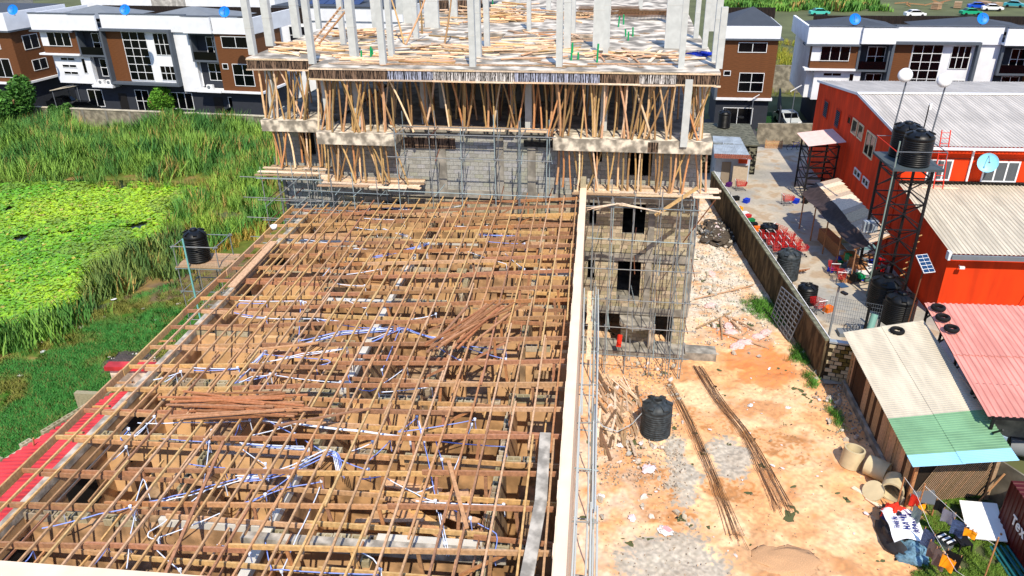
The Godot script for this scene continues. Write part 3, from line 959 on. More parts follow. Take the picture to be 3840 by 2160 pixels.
func build_orange_shop() -> void:
	var s := thing("orange_shop", "tall orange rendered building with a pale corrugated gable roof", "building")
	var x0 := 20.8
	mi("wall", gable([Vector2(-74.6, 0), Vector2(-52.0, 0), Vector2(-52.0, 8.2), Vector2(-63.2, 9.15), Vector2(-74.6, 7.85)], x0, 52.0), M.orange, Transform3D.IDENTITY, s)
	# front slope and back slope in sheets
	for k in 8:
		var xa := x0 - 0.12 + k * 3.95
		var xb := xa + 3.97
		var dy := 0.03 + (k % 2) * 0.008
		mi("roof_sheet", corrugated(Vector3(xa, 9.17 + dy, -63.2), Vector3(xb, 9.17 + dy, -63.2), Vector3(xb, 8.2 + dy, -51.6), Vector3(xa, 8.2 + dy, -51.6), 16, 0.045), M.roof_white, Transform3D.IDENTITY, s)
		mi("roof_sheet", corrugated(Vector3(xa, 7.86 + dy, -74.9), Vector3(xb, 7.86 + dy, -74.9), Vector3(xb, 9.17 + dy, -63.2), Vector3(xa, 9.17 + dy, -63.2), 16, 0.045), M.roof_white, Transform3D.IDENTITY, s)
	bar("ridge_cap", Vector3(x0 - 0.15, 9.27, -63.2), Vector3(52, 9.27, -63.2), 0.5, 0.05, M.white, s)
	bar("barge_board", Vector3(x0 - 0.14, 8.22, -51.6), Vector3(x0 - 0.14, 9.19, -63.2), 0.05, 0.2, M.frame_white, s)
	bar("barge_board", Vector3(x0 - 0.14, 7.9, -74.9), Vector3(x0 - 0.14, 9.19, -63.25), 0.05, 0.2, M.frame_white, s)
	bar("gutter", Vector3(x0, 8.12, -51.52), Vector3(52, 8.12, -51.52), 0.14, 0.16, M.frame_white, s)
	bar("downpipe", Vector3(25.05, 8.1, -51.92), Vector3(25.05, 5.8, -51.92), 0.12, 0.12, M.frame_white, s)
	# front windows with grey blinds, three leaves each
	var blind := mat(Color(0.36, 0.38, 0.40), 0.5, "grain", 0.35, 0.0, Vector3(0.2, 6.0, 0.2))
	window(s, 22.45, 5.85, 23.9, 7.2, -51.97, 3, 1, M.frame_white, blind, 0.1)
	window(s, 26.0, 5.8, 28.15, 7.15, -51.97, 3, 1, M.frame_white, blind, 0.1)
	bx("sill_band", Vector3(36.4, 5.62, -51.9), Vector3(31.2, 0.3, 0.2), mat(Color(0.20, 0.17, 0.14), 0.95, "drip", 1.5), s)
	bar("cable", Vector3(22.0, 7.35, -51.93), Vector3(52, 7.2, -51.93), 0.03, 0.04, M.rubber, s)
	# openings in the gable end, which faces -x: windows turned by a holder node
	var side := Node3D.new()
	put(side, "gable_end", s)
	side.position = Vector3(x0, 0, 0)
	side.rotation_degrees.y = -90
	# local x runs to world -z ... world z = local x
	var cream := mat(Color(0.86, 0.80, 0.66), 0.8)
	for w in [[-71.8, 5.4, 1.3, 1.45, M.orange_dark, 1], [-68.0, 5.5, 1.2, 1.4, M.orange_dark, 1], [-64.7, 6.5, 0.8, 0.6, M.orange_dark, 1], [-63.4, 6.1, 1.2, 1.1, cream, 1], [-61.8, 6.1, 1.1, 1.1, cream, 1], [-59.7, 5.45, 1.9, 1.7, cream, 2], [-60.9, 3.35, 1.5, 0.5, M.frame_white, 2], [-58.7, 3.35, 1.3, 0.5, M.frame_white, 2]]:
		window(side, w[0], w[1], w[0] + w[2], w[1] + w[3], 0.03, w[5], 1, w[4], M.glass, 0.11)
	for k in 9:
		for zz in [-71.6, -67.85]:
			bx("louvre", Vector3(zz + 0.45, 5.5 + k * 0.155, 0.07), Vector3(1.1, 0.05, 0.06), M.house_trim, side)
	# ---- lower wing in front
	var lw := thing("orange_wing", "lower orange wing with a cream corrugated lean-to roof", "building")
	var lx := 20.85
	mi("wall", gable([Vector2(-51.96, 0), Vector2(-42.9, 0), Vector2(-42.9, 4.4), Vector2(-51.96, 5.5)], lx, 50.0), M.orange, Transform3D.IDENTITY, lw)
	for k in 8:
		var xa := lx - 0.1 + k * 3.7
		var xb := xa + 3.72
		var dy := 0.03 + (k % 2) * 0.008
		mi("roof_sheet", corrugated(Vector3(xa, 5.53 + dy, -51.85), Vector3(xb, 5.53 + dy, -51.85), Vector3(xb, 4.42 + dy, -42.5), Vector3(xa, 4.42 + dy, -42.5), 15, 0.045), M.roof_cream, Transform3D.IDENTITY, lw)
	bar("gutter", Vector3(lx - 0.1, 4.3, -42.38), Vector3(50, 4.3, -42.38), 0.16, 0.26, M.roof_grey, lw)
	bx("gutter_end", Vector3(lx - 0.18, 4.32, -42.6), Vector3(0.16, 0.5, 0.35), M.frame_white, lw)
	bar("groove", Vector3(26.2, 4.1, -42.88), Vector3(25.2, 0.2, -42.88), 0.05, 0.03, M.orange_dark, lw)
	var camb := thing("security_camera", "small white camera on the orange wing's corner", "camera", Vector3(21.5, 3.6, -42.88))
	rod("arm", Vector3(0, 0, 0), Vector3(0, 0, 0.25), 0.025, M.white, camb)
	bx("housing", Vector3(0.05, -0.02, 0.32), Vector3(0.28, 0.14, 0.14), M.white, camb)
	dish("satellite_dish", "pale blue satellite dish on the orange front wall", Vector3(25.85, 6.55, -51.45), Vector3(-0.25, 0.35, 1), 0.62, M.dish_pale)
	# ---- red ladder standing on the wing's roof
	var ld := thing("roof_ladder", "tall thin red ladder against the pale roof edge", "ladder")
	var la := Vector3(22.7, 5.5, -51.1)
	var lb := Vector3(22.65, 9.3, -51.75)
	for d in [0.0, 0.6]:
		bar("rail", la + Vector3(d, 0, 0), lb + Vector3(d * 0.9, 0, 0), 0.05, 0.06, M.red_cloth, ld)
	for k in 11:
		var t := (k + 0.5) / 11.0
		bar("rung", la.lerp(lb, t), la.lerp(lb, t) + Vector3(0.58, 0, 0), 0.03, 0.03, M.red_cloth, ld)
	bar("roof_plank", Vector3(22.0, 5.52, -51.3), Vector3(24.3, 5.52, -51.2), 0.25, 0.05, M.plank[0], lw)
	# ---- masts behind the tanks: two with white drum antennas
	for a in [[Vector3(18.93, 9.5, -50), Vector3(19.13, 13.11, -50), "white drum antenna on the mast left of the ladder", 0.42], [Vector3(21.27, 8.63, -50), Vector3(21.48, 12.81, -50), "white drum antenna on the taller braced mast by the ladder", 0.42]]:
		var m := thing("antenna_mast", a[2], "antenna", a[0])
		rod("mast", Vector3.ZERO, a[1] - a[0], 0.05, M.grey_metal, m)
		mi("radome", lathe([Vector2(0.001, -0.22), Vector2(0.3, -0.2), Vector2(0.41, -0.1), Vector2(0.43, 0.1), Vector2(0.3, 0.24), Vector2(0.001, 0.3)], 18), M.white, Transform3D(Basis(Vector3.RIGHT, 1.2), a[1] - a[0] + Vector3(-0.25, 0.05, 0.2)), m)
	var sp := thing("short_mast", "short thin mast with a small panel between the two antennas", "antenna", Vector3(20.95, 8.22, -50.5))
	rod("mast", Vector3.ZERO, Vector3(20.99, 11.18, -50.5) - Vector3(20.95, 8.22, -50.5), 0.04, M.black_metal, sp)
	bx("panel", Vector3(21.08, 11.11, -50.5) - Vector3(20.95, 8.22, -50.5), Vector3(0.15, 0.4, 0.1), M.white, sp)

func build_sheds() -> void:
	# ---- awning store against the gable end
	var a := thing("awning_store", "timber awning store with a pale plank roof and a brown tarpaulin edge", "shed")
	var p0 := Vector3(16.95, 3.6, -57.46)
	var p1 := Vector3(18.73, 3.9, -58)
	var p2 := Vector3(18.84, 3.9, -46.66)
	var p3 := Vector3(17.75, 3.2, -46.63)
	var q0 := Vector3(15.9, 2.9, -57.02)
	var q3 := Vector3(16.96, 2.6, -47.32)
	var n := 16
	for k in n:
		var t0 := float(k) / n
		var t1 := (k + 0.94) / n
		var st := tool()
		var m0 := p0.lerp(p3, (t0 + t1) * 0.5)
		var m1 := p1.lerp(p2, (t0 + t1) * 0.5)
		bar("roof_plank", m0 + Vector3(0, rnd(-0.02, 0.02), 0), m1 + Vector3(0, rnd(-0.02, 0.02), 0), p0.distance_to(p3) / n * 0.95, 0.03, pick(M.plank), a)
	# tarpaulin hanging over the front edge: a sagging sheet
	var st := tool()
	st.set_smooth_group(1)
	var grid := []
	for i in 13:
		var row := []
		for j in 6:
			var t := i / 12.0
			var s := j / 5.0
			var p := p0.lerp(p3, t).lerp(q0.lerp(q3, t), s)
			p.y += 0.05 - sin(s * PI) * 0.12 + rnd(-0.06, 0.06) + sin(t * 17.0 + s * 3.0) * 0.06
			row.append(p)
		grid.append(row)
	for i in 12:
		for j in 5:
			for v in [grid[i][j], grid[i + 1][j], grid[i][j + 1], grid[i + 1][j], grid[i + 1][j + 1], grid[i][j + 1]]:
				st.add_vertex(v)
	st.generate_normals()
	done("tarpaulin", st, mat(Color(0.30, 0.24, 0.23), 0.7, "blot", 1.5), a)
	for k in 5:
		var t := k / 4.0
		var f := q0.lerp(q3, t)
		rod("post", Vector3(f.x + 0.25, 0, f.z), f + Vector3(0.25, 0, 0), 0.05, pick(M.timber_brown), a)
		var g := p1.lerp(p2, t)
		bar("rafter", f + Vector3(0.1, -0.08, 0), g + Vector3(0, -0.1, 0), 0.05, 0.09, pick(M.timber_brown), a)
	bx("counter", q0.lerp(q3, 0.55) * Vector3(1, 0, 1) + Vector3(1.3, 0.5, 0), Vector3(0.7, 1.0, 6.5), M.timber_brown[0], a, 8)
	bx("door", Vector3(17.96, 0, -51.63) + Vector3(0, 1.0, 0), Vector3(0.06, 2.0, 1.0), mat(Color(0.5, 0.55, 0.48), 0.7, "soft", 1), a, 30)
	bx("cold_cabinet", Vector3(19.14, 0, -52.42) + Vector3(0, 0.95, 0), Vector3(1.3, 1.9, 0.7), mat(Color(0.62, 0.66, 0.72), 0.4, "soft", 1), a, 5)
	# ---- steel stair tower with a small pink-white roof
	var t := thing("stair_tower", "black steel frame with a small pale roof against the orange gable", "stair")
	var c := Vector3(19.15, 0, -65.6)
	for dx in [-1.1, 1.1]:
		for dz in [-1.6, 1.6]:
			bar("post", c + Vector3(dx, 0, dz), c + Vector3(dx, 4.75, dz), 0.13, 0.13, M.black_metal, t)
	for k in 5:
		var y := 0.95 + k * 0.94
		for dz in [-1.6, 1.6]: bar("rail", c + Vector3(-1.1, y, dz), c + Vector3(1.2, y, dz), 0.07, 0.07, M.black_metal, t)
		for dx in [-1.1, 1.1]: bar("rail", c + Vector3(dx, y, -1.6), c + Vector3(dx, y, 1.6), 0.07, 0.07, M.black_metal, t)
		bar("brace", c + Vector3(-1.1, y - 0.9, 1.6), c + Vector3(1.2, y, 1.6), 0.06, 0.06, M.black_metal, t)
		bar("brace", c + Vector3(-1.1, y, -1.6), c + Vector3(-1.1, y - 0.9, 1.6), 0.06, 0.06, M.black_metal, t)
	for k in 12:
		bx("tread", c + Vector3(0.2, 0.3 + k * 0.33, 1.3 - (k % 6) * 0.5), Vector3(1.6, 0.05, 0.3), M.black_metal, t)
	mi("roof_sheet", corrugated(c + Vector3(-1.5, 4.8, 2.1), c + Vector3(-1.5, 4.8, -2.1), c + Vector3(1.45, 5.2, -2.1), c + Vector3(1.45, 5.2, 2.1), 14, 0.04), mat(Color(0.86, 0.74, 0.72), 0.6, "soft", 2), Transform3D.IDENTITY, t)
	# ---- long shed: white, green and blue roof sheets over a plank wall
	var h := thing("plank_shed", "long plank shed roofed in white, green and pale blue sheets", "shed")
	var r0 := Vector3(12.97, 3, -35.22)
	var r1 := Vector3(17.23, 3.25, -36.36)
	var r2 := Vector3(16.98, 2.95, -25.52)
	var r3 := Vector3(12.91, 2.7, -25.09)
	var cols := [M.roof_cream, M.roof_cream, M.roof_cream, M.roof_cream, M.roof_cream, M.roof_cream, M.roof_green, M.roof_green, M.roof_blue]
	var cut := [0.0, 0.115, 0.23, 0.345, 0.46, 0.575, 0.69, 0.80, 0.92, 1.0]
	for k in 9:
		var e0 := r0.lerp(r3, cut[k])
		var e1 := r0.lerp(r3, minf(cut[k + 1] + 0.012, 1.0))
		var f0 := r1.lerp(r2, cut[k])
		var f1 := r1.lerp(r2, minf(cut[k + 1] + 0.012, 1.0))
		var lift := Vector3(0, 0.05 - k * 0.004, 0)
		# two sheets to each strip, lapped at the middle
		mi("roof_sheet", corrugated(e0 + lift, e1 + lift, e1.lerp(f1, 0.5) + lift, e0.lerp(f0, 0.5) + lift, 9, 0.025), cols[k], Transform3D.IDENTITY, h)
		lift.y += 0.02
		mi("roof_sheet", corrugated(e0.lerp(f0, 0.47) + lift, e1.lerp(f1, 0.47) + lift, f1 + lift, f0 + lift, 9, 0.025), cols[k], Transform3D.IDENTITY, h)
	# plank wall under the long edge, of mixed boards
	var w0 := Vector3(13.71, 0, -35.29)
	w0.x = r0.x + 0.55
	w0.z = r0.z + 0.3
	var w3 := Vector3(r3.x + 0.55, 0, r3.z - 0.9)
	for k in 26:
		var ta := k / 26.0
		var tb := (k + 0.94) / 26.0
		var pa := w0.lerp(w3, ta)
		var pb := w0.lerp(w3, tb)
		var dk: Material = mat(Color(0.26, 0.18, 0.12), 0.9, "grain", 1.0) if rng.randf() < 0.62 else pick(M.timber_old)
		bar("wall_board", Vector3(pa.x + rnd(-0.03, 0.03), 1.3, pa.z), Vector3(pb.x + rnd(-0.03, 0.03), 1.3, pb.z), 0.035, 2.5 + rnd(-0.1, 0.08), dk, h)
	bar("plinth", w0 + Vector3(-0.12, 0.15, 0), w3 + Vector3(-0.12, 0.15, 0), 0.16, 0.4, M.cement, h)
	# lattice front below the blue sheet
	var l0 := Vector3(w3.x + 0.05, 0, w3.z + 0.05)
	var l1 := Vector3(16.87, 0, -26.8)
	bar("lattice_back", l0 + Vector3(0, 1.2, -0.1), l1 + Vector3(0, 1.2, -0.1), 0.03, 2.3, mat(Color(0.17, 0.13, 0.09), 0.9, "grain", 0.6), h)
	for k in 34:
		var t0 := k / 34.0
		var pa := l0.lerp(l1, t0)
		bar("lattice_slat", pa + Vector3(0, 0.1, 0), l0.lerp(l1, minf(t0 + 0.3, 1.0)) + Vector3(0, 0.1 + 2.1 * minf(1.0, (1.0 - t0) / 0.3), 0), 0.02, 0.03, pick(M.timber_old), h)
	bar("corner_post", l1 + Vector3(0.1, 0, 0.1), l1 + Vector3(0.1, 2.6, 0.1), 0.14, 0.14, M.timber_old[0], h)
	bar("corner_post", l0, l0 + Vector3(0, 2.5, 0), 0.12, 0.12, M.timber_brown[0], h)
	# ---- pink roofed store behind it
	var k0 := Vector3(17.45, 3.9, -37.18)
	var k3 := Vector3(16.47, 3.7, -27.43)
	var pk := thing("pink_store", "open store with a wide pink corrugated roof", "shed")
	for k in 8:
		var xa := k * 2.2
		var dy := Vector3(0, (k % 2) * 0.012, 0)
		var ea := k0 + Vector3(xa, 0, 0) + dy
		var eb := k0 + Vector3(xa + 2.22, 0, 0) + dy
		var ec := k3 + Vector3(xa + 2.22 , 0, 0) + dy
		var ed := k3 + Vector3(xa, 0, 0) + dy
		mi("roof_sheet", corrugated(ea, eb, eb.lerp(ec, 0.52), ea.lerp(ed, 0.52), 8, 0.04), M.roof_pink, Transform3D.IDENTITY, pk)
		mi("roof_sheet", corrugated(ea.lerp(ed, 0.5) + Vector3(0, -0.03, 0), eb.lerp(ec, 0.5) + Vector3(0, -0.03, 0), ec + Vector3(0, -0.03, 0), ed + Vector3(0, -0.03, 0), 8, 0.04), M.roof_pink, Transform3D.IDENTITY, pk)
	for k in 5:
		var e := k0.lerp(k3, k / 4.0) + Vector3(0.25, 0, 0)
		bar("post", Vector3(e.x, 0, e.z), e + Vector3(0, -0.05, 0), 0.1, 0.1, M.black_metal, pk)
		bar("knee_brace", e + Vector3(0, -0.9, 0), e + Vector3(0, -0.1, 0.8), 0.07, 0.07, M.black_metal, pk)
		bar("rafter", e + Vector3(0, -0.09, 0), e + Vector3(16, -0.09, 0), 0.07, 0.12, M.black_metal, pk)
	bar("edge_beam", k0 + Vector3(0.1, -0.1, 0), k3 + Vector3(0.1, -0.1, 0), 0.06, 0.12, M.black_metal, pk)
	bx("back_wall", Vector3(k3.x + 7.5, 1.3, k3.z - 2.5), Vector3(14, 2.6, 0.2), M.wall_old, pk)
	bx("door", Vector3(k3.x + 1.2, 1.0, k3.z - 1.2), Vector3(1.0, 2.0, 0.08), mat(Color(0.62, 0.74, 0.84), 0.6), pk, -35)
	# tyres on the roofs
	var prof := []
	for k in 13:
		var an := TAU * k / 12
		prof.append(Vector2(0.27 + cos(an) * 0.085, sin(an) * 0.11))
	var ty := thing("tyre", "worn black tyre lying alone on the white shed roof", "tyre", Vector3(15.55, 3.2, -35.15), 0, "tyres holding down roof sheets")
	var body := mi("rubber_ring", lathe(prof, 22), M.rubber, Transform3D(Basis.IDENTITY, Vector3(0, 0.1, 0)), ty)
	for q in [[Vector3(17.79, 3.98, -36.34), "black tyre nearest the orange wall on the pink roof"], [Vector3(17.61, 3.98, -35.27), "middle one of three tyres on the pink roof"], [Vector3(17.59, 3.97, -34.16), "black tyre nearest the white shed on the pink roof"]]:
		copy_thing(ty, q[0], rnd(0, 90), q[1])
	copy_thing(ty, Vector3(13.54, 0.05, -35.81), 0, "black tyre on the ground in the gap beside the plank shed")
	copy_thing(ty, Vector3(15.12, 2.9, -80.58), 0, "black tyre on the old concrete roof beside the black tank")

# ---------------------------------------------------------------- estate houses
func slab_house(p: Node, nm: String, x0: float, y0: float, x1: float, y1: float, z1: float, z0: float, m: Material) -> MeshInstance3D:
	return bx(nm, Vector3((x0 + x1) * 0.5, (y0 + y1) * 0.5, (z0 + z1) * 0.5), Vector3(x1 - x0, y1 - y0, z1 - z0), m, p)

func frame_box(p: Node, nm: String, x0: float, y0: float, x1: float, y1: float, zf: float, zb: float, t: float, m: Material) -> void:
	var st := tool()
	var zc := (zf + zb) * 0.5
	var d := zf - zb
	sbox(st, Vector3((x0 + x1) * 0.5, y1 - t * 0.5, zc), Vector3(x1 - x0, t, d))
	sbox(st, Vector3((x0 + x1) * 0.5, y0 + t * 0.5, zc), Vector3(x1 - x0, t, d))
	sbox(st, Vector3(x0 + t * 0.5, (y0 + y1) * 0.5, zc), Vector3(t, y1 - y0 - 2 * t - 0.004, d - 0.01))
	sbox(st, Vector3(x1 - t * 0.5, (y0 + y1) * 0.5, zc), Vector3(t, y1 - y0 - 2 * t - 0.004, d - 0.01))
	done(nm, st, m, p)

func balcony(p: Node, x0: float, y0: float, x1: float, y1: float, wx0: float) -> void:
	slab_house(p, "balcony_back", x0, y0, x1, y1, -0.95, -1.0, M.house_grey)
	frame_box(p, "balcony_frame", x0, y0, x1, y1, 0.12, -0.95, 0.22, M.house_trim)
	slab_house(p, "balustrade", x0 + 0.2, y0 + 0.25, x1 - 0.2, y0 + 1.15, 0.05, 0.02, M.glass)
	window(p, wx0, y0 + 0.5, x1 - 0.25, y1 - 0.55, -0.92, 2, 2)

func ac_unit(p: Node3D, at: Vector3, label: String) -> void:
	var t := thing("air_conditioner", label, "air conditioner", p.transform * at, p.rotation_degrees.y, "outdoor units on the house ledges")
	bx("casing", Vector3(0, 0.3, 0), Vector3(0.85, 0.6, 0.35), M.white, t)
	rod("fan_grille", Vector3(-0.1, 0.3, 0.17), Vector3(-0.1, 0.3, 0.19), 0.22, M.roof_grey, t, unit_rod_round)

# one terraced block: parapet, cantilevered bays, framed window wall, balconies; x runs along the front
func terrace(t: Node3D, xa: float, s: float, full: bool) -> void:
	# s scales distances along the front; levels 3.9 (first floor), 7.3 (second), 10.2 (parapet foot), 12.2 top
	var X := func(v: float) -> float: return xa + v * s
	# ground floor
	var gh := [[X.call(5.4), 0.8, X.call(7.9), 2.9, 2, 1], [X.call(13.6), 0.4, X.call(15.8), 3.1, 2, 2], [X.call(16.7), 0.4, X.call(18.6), 3.1, 2, 2], [X.call(19.4), 1.0, X.call(23.0), 3.0, 3, 1], [X.call(28.8), 0.7, X.call(31.3), 2.7, 2, 1]]
	slab_house(t, "ground_floor", X.call(3.2), 0, X.call(32.6), 3.9, -1.0, -10.0, M.house_grey)
	for g in gh: window(t, g[0], g[1], g[2], g[3], -0.97, g[4], g[5])
	for d in [10.6, 26.4]:
		slab_house(t, "door", X.call(d), 0, X.call(d + 1.4), 2.6, -0.95, -1.02, mat(Color(0.10, 0.09, 0.09), 0.6))
	# upper floors body
	slab_house(t, "upper_wall", X.call(0.9), 3.9, X.call(32.6), 10.3, -1.0, -10.0, M.white_paint)
	# left bay: wood clad room over a white box
	slab_house(t, "bay", X.call(0.9), 7.5, X.call(7.0), 10.2, 0.0, -1.0, M.house_wood)
	slab_house(t, "bay_panel", X.call(0.9), 8.35, X.call(5.0), 10.2, 0.05, 0.0, M.white_paint)
	slab_house(t, "bay_ledge", X.call(0.2), 7.3, X.call(7.0), 7.5, 0.35, -1.0, M.white_paint)
	window(t, X.call(2.1), 8.4, X.call(5.9), 10.0, 0.07, 3, 1)
	slab_house(t, "white_box", X.call(1.8), 3.8, X.call(8.0), 7.3, -0.3, -1.0, M.white_paint)
	for k in 3: window(t, X.call(3.0), 6.6 - k * 0.85, X.call(5.4), 6.95 - k * 0.85, -0.27, 2, 1)
	window(t, X.call(6.5), 5.1, X.call(7.1), 6.9, -0.27, 1, 1)
	# balconies
	balcony(t, X.call(7.0), 7.2, X.call(11.2), 10.4, X.call(8.6))
	slab_house(t, "recess", X.call(8.0), 3.9, X.call(11.2), 7.2, -0.93, -1.02, M.house_grey)
	window(t, X.call(8.9), 4.7, X.call(11.0), 6.8, -0.9, 2, 2)
	slab_house(t, "ledge", X.call(8.0), 3.55, X.call(11.5), 3.85, 0.5, -1.0, M.white_paint)
	# framed window wall
	frame_box(t, "window_wall_frame", X.call(11.2), 4.0, X.call(22.4), 10.6, 0.35, -1.0, 0.28, M.house_trim)
	slab_house(t, "cladding", X.call(11.45), 4.3, X.call(14.1), 10.3, -0.4, -1.0, M.house_wood)
	slab_house(t, "window_wall", X.call(14.1), 4.3, X.call(22.1), 10.3, -0.4, -1.0, M.white_paint)
	window(t, X.call(14.2), 4.5, X.call(18.0), 10.2, -0.36, 3, 6)
	window(t, X.call(19.2), 7.6, X.call(21.6), 10.1, -0.36, 3, 2)
	window(t, X.call(19.3), 4.6, X.call(21.7), 6.3, -0.36, 3, 2)
	# white pier, second balcony, end block in wood
	slab_house(t, "white_pier", X.call(22.4), 3.3, X.call(25.2), 10.3, -0.45, -1.0, M.white_paint)
	balcony(t, X.call(25.2), 7.0, X.call(29.2), 10.3, X.call(27.0))
	slab_house(t, "recess", X.call(25.4), 3.9, X.call(29.2), 7.0, -0.93, -1.02, M.house_grey)
	window(t, X.call(26.6), 4.7, X.call(28.8), 6.7, -0.9, 2, 2)
	slab_house(t, "ledge", X.call(25.2), 3.5, X.call(29.0), 3.75, 0.5, -1.0, M.white_paint)
	slab_house(t, "end_block", X.call(29.2), 3.7, X.call(35.0), 10.3, 0.1, -6.0, M.house_wood)
	slab_house(t, "end_ground_floor", X.call(29.6), 0, X.call(34.6), 3.7, -0.6, -6.0, M.house_grey)
	slab_house(t, "end_ledge", X.call(29.0), 3.5, X.call(35.3), 3.75, 0.3, -6.0, M.white_paint)
	window(t, X.call(30.2), 8.75, X.call(34.4), 10.0, 0.13, 2, 1)
	window(t, X.call(31.2), 4.4, X.call(34.2), 6.9, 0.13, 2, 2)
	window(t, X.call(29.7), 6.3, X.call(30.5), 6.9, 0.13, 1, 1)
	# parapet in three depths, coping, roofs behind
	for q in [[0.0, 7.0, 10.3, 12.2, 0.3], [7.0, 11.4, 10.4, 12.15, 0.7], [11.4, 25.0, 10.3, 12.2, -0.2], [25.0, 29.3, 10.35, 12.15, 0.7], [29.3, 35.2, 10.3, 12.1, 0.35]]:
		slab_house(t, "parapet", X.call(q[0]), q[2], X.call(q[1]), q[3], q[4], q[4] - 0.25, M.white_paint)
		slab_house(t, "eave_slab", X.call(q[0]), q[2], X.call(q[1]), q[2] + 0.2, q[4] - 0.25, -1.2, M.white_paint)
	slab_house(t, "parapet", X.call(0.0), 10.3, X.call(0.0) + 0.25, 12.2, 0.0, -9.5, M.white_paint)
	slab_house(t, "parapet", X.call(35.2) - 0.25, 10.3, X.call(35.2), 12.1, 0.05, -9.5, M.white_paint)
	slab_house(t, "roof_deck", X.call(0.3), 10.3, X.call(34.9), 11.2, -0.5, -9.5, M.roof_slate)
	for c in [[0.0, 7.0, 0.3], [7.0, 11.4, 0.7], [11.4, 25.0, -0.2], [25.0, 29.3, 0.7], [29.3, 35.2, 0.35]]:
		slab_house(t, "coping", X.call(c[0]), 12.21, X.call(c[1]), 12.32, c[2] + 0.06, c[2] - 0.3, M.house_trim)
	slab_house(t, "eave_band", X.call(-0.2), 10.1, X.call(7.0), 10.28, 0.6, -1.0, M.house_trim)
	var rm: Material = M.roof_grey if full else M.roof_slate
	for h in [[4.0, 13.0], [18.5, 30.0]]:
		var hx0: float = X.call(h[0] - 3.0)
		var hx1: float = X.call(h[1])
		var mid := (hx0 + hx1) * 0.5
		var st := tool()
		st.set_smooth_group(-1)
		var r0 := Vector3(mid, 12.75, -4.6)
		var pts := [Vector3(hx0, 11.6, -0.8), Vector3(hx1, 11.6, -0.8), Vector3(hx1, 11.6, -8.6), Vector3(hx0, 11.6, -8.6)]
		for k in 4:
			for v in [pts[k], pts[(k + 1) % 4], r0]: st.add_vertex(v)
		st.generate_normals()
		done("hip_roof", st, rm, t)
	slab_house(t, "back_fence", X.call(3.0), 10.3, X.call(36.5), 12.15, -9.5, -9.7, M.brown_fence)

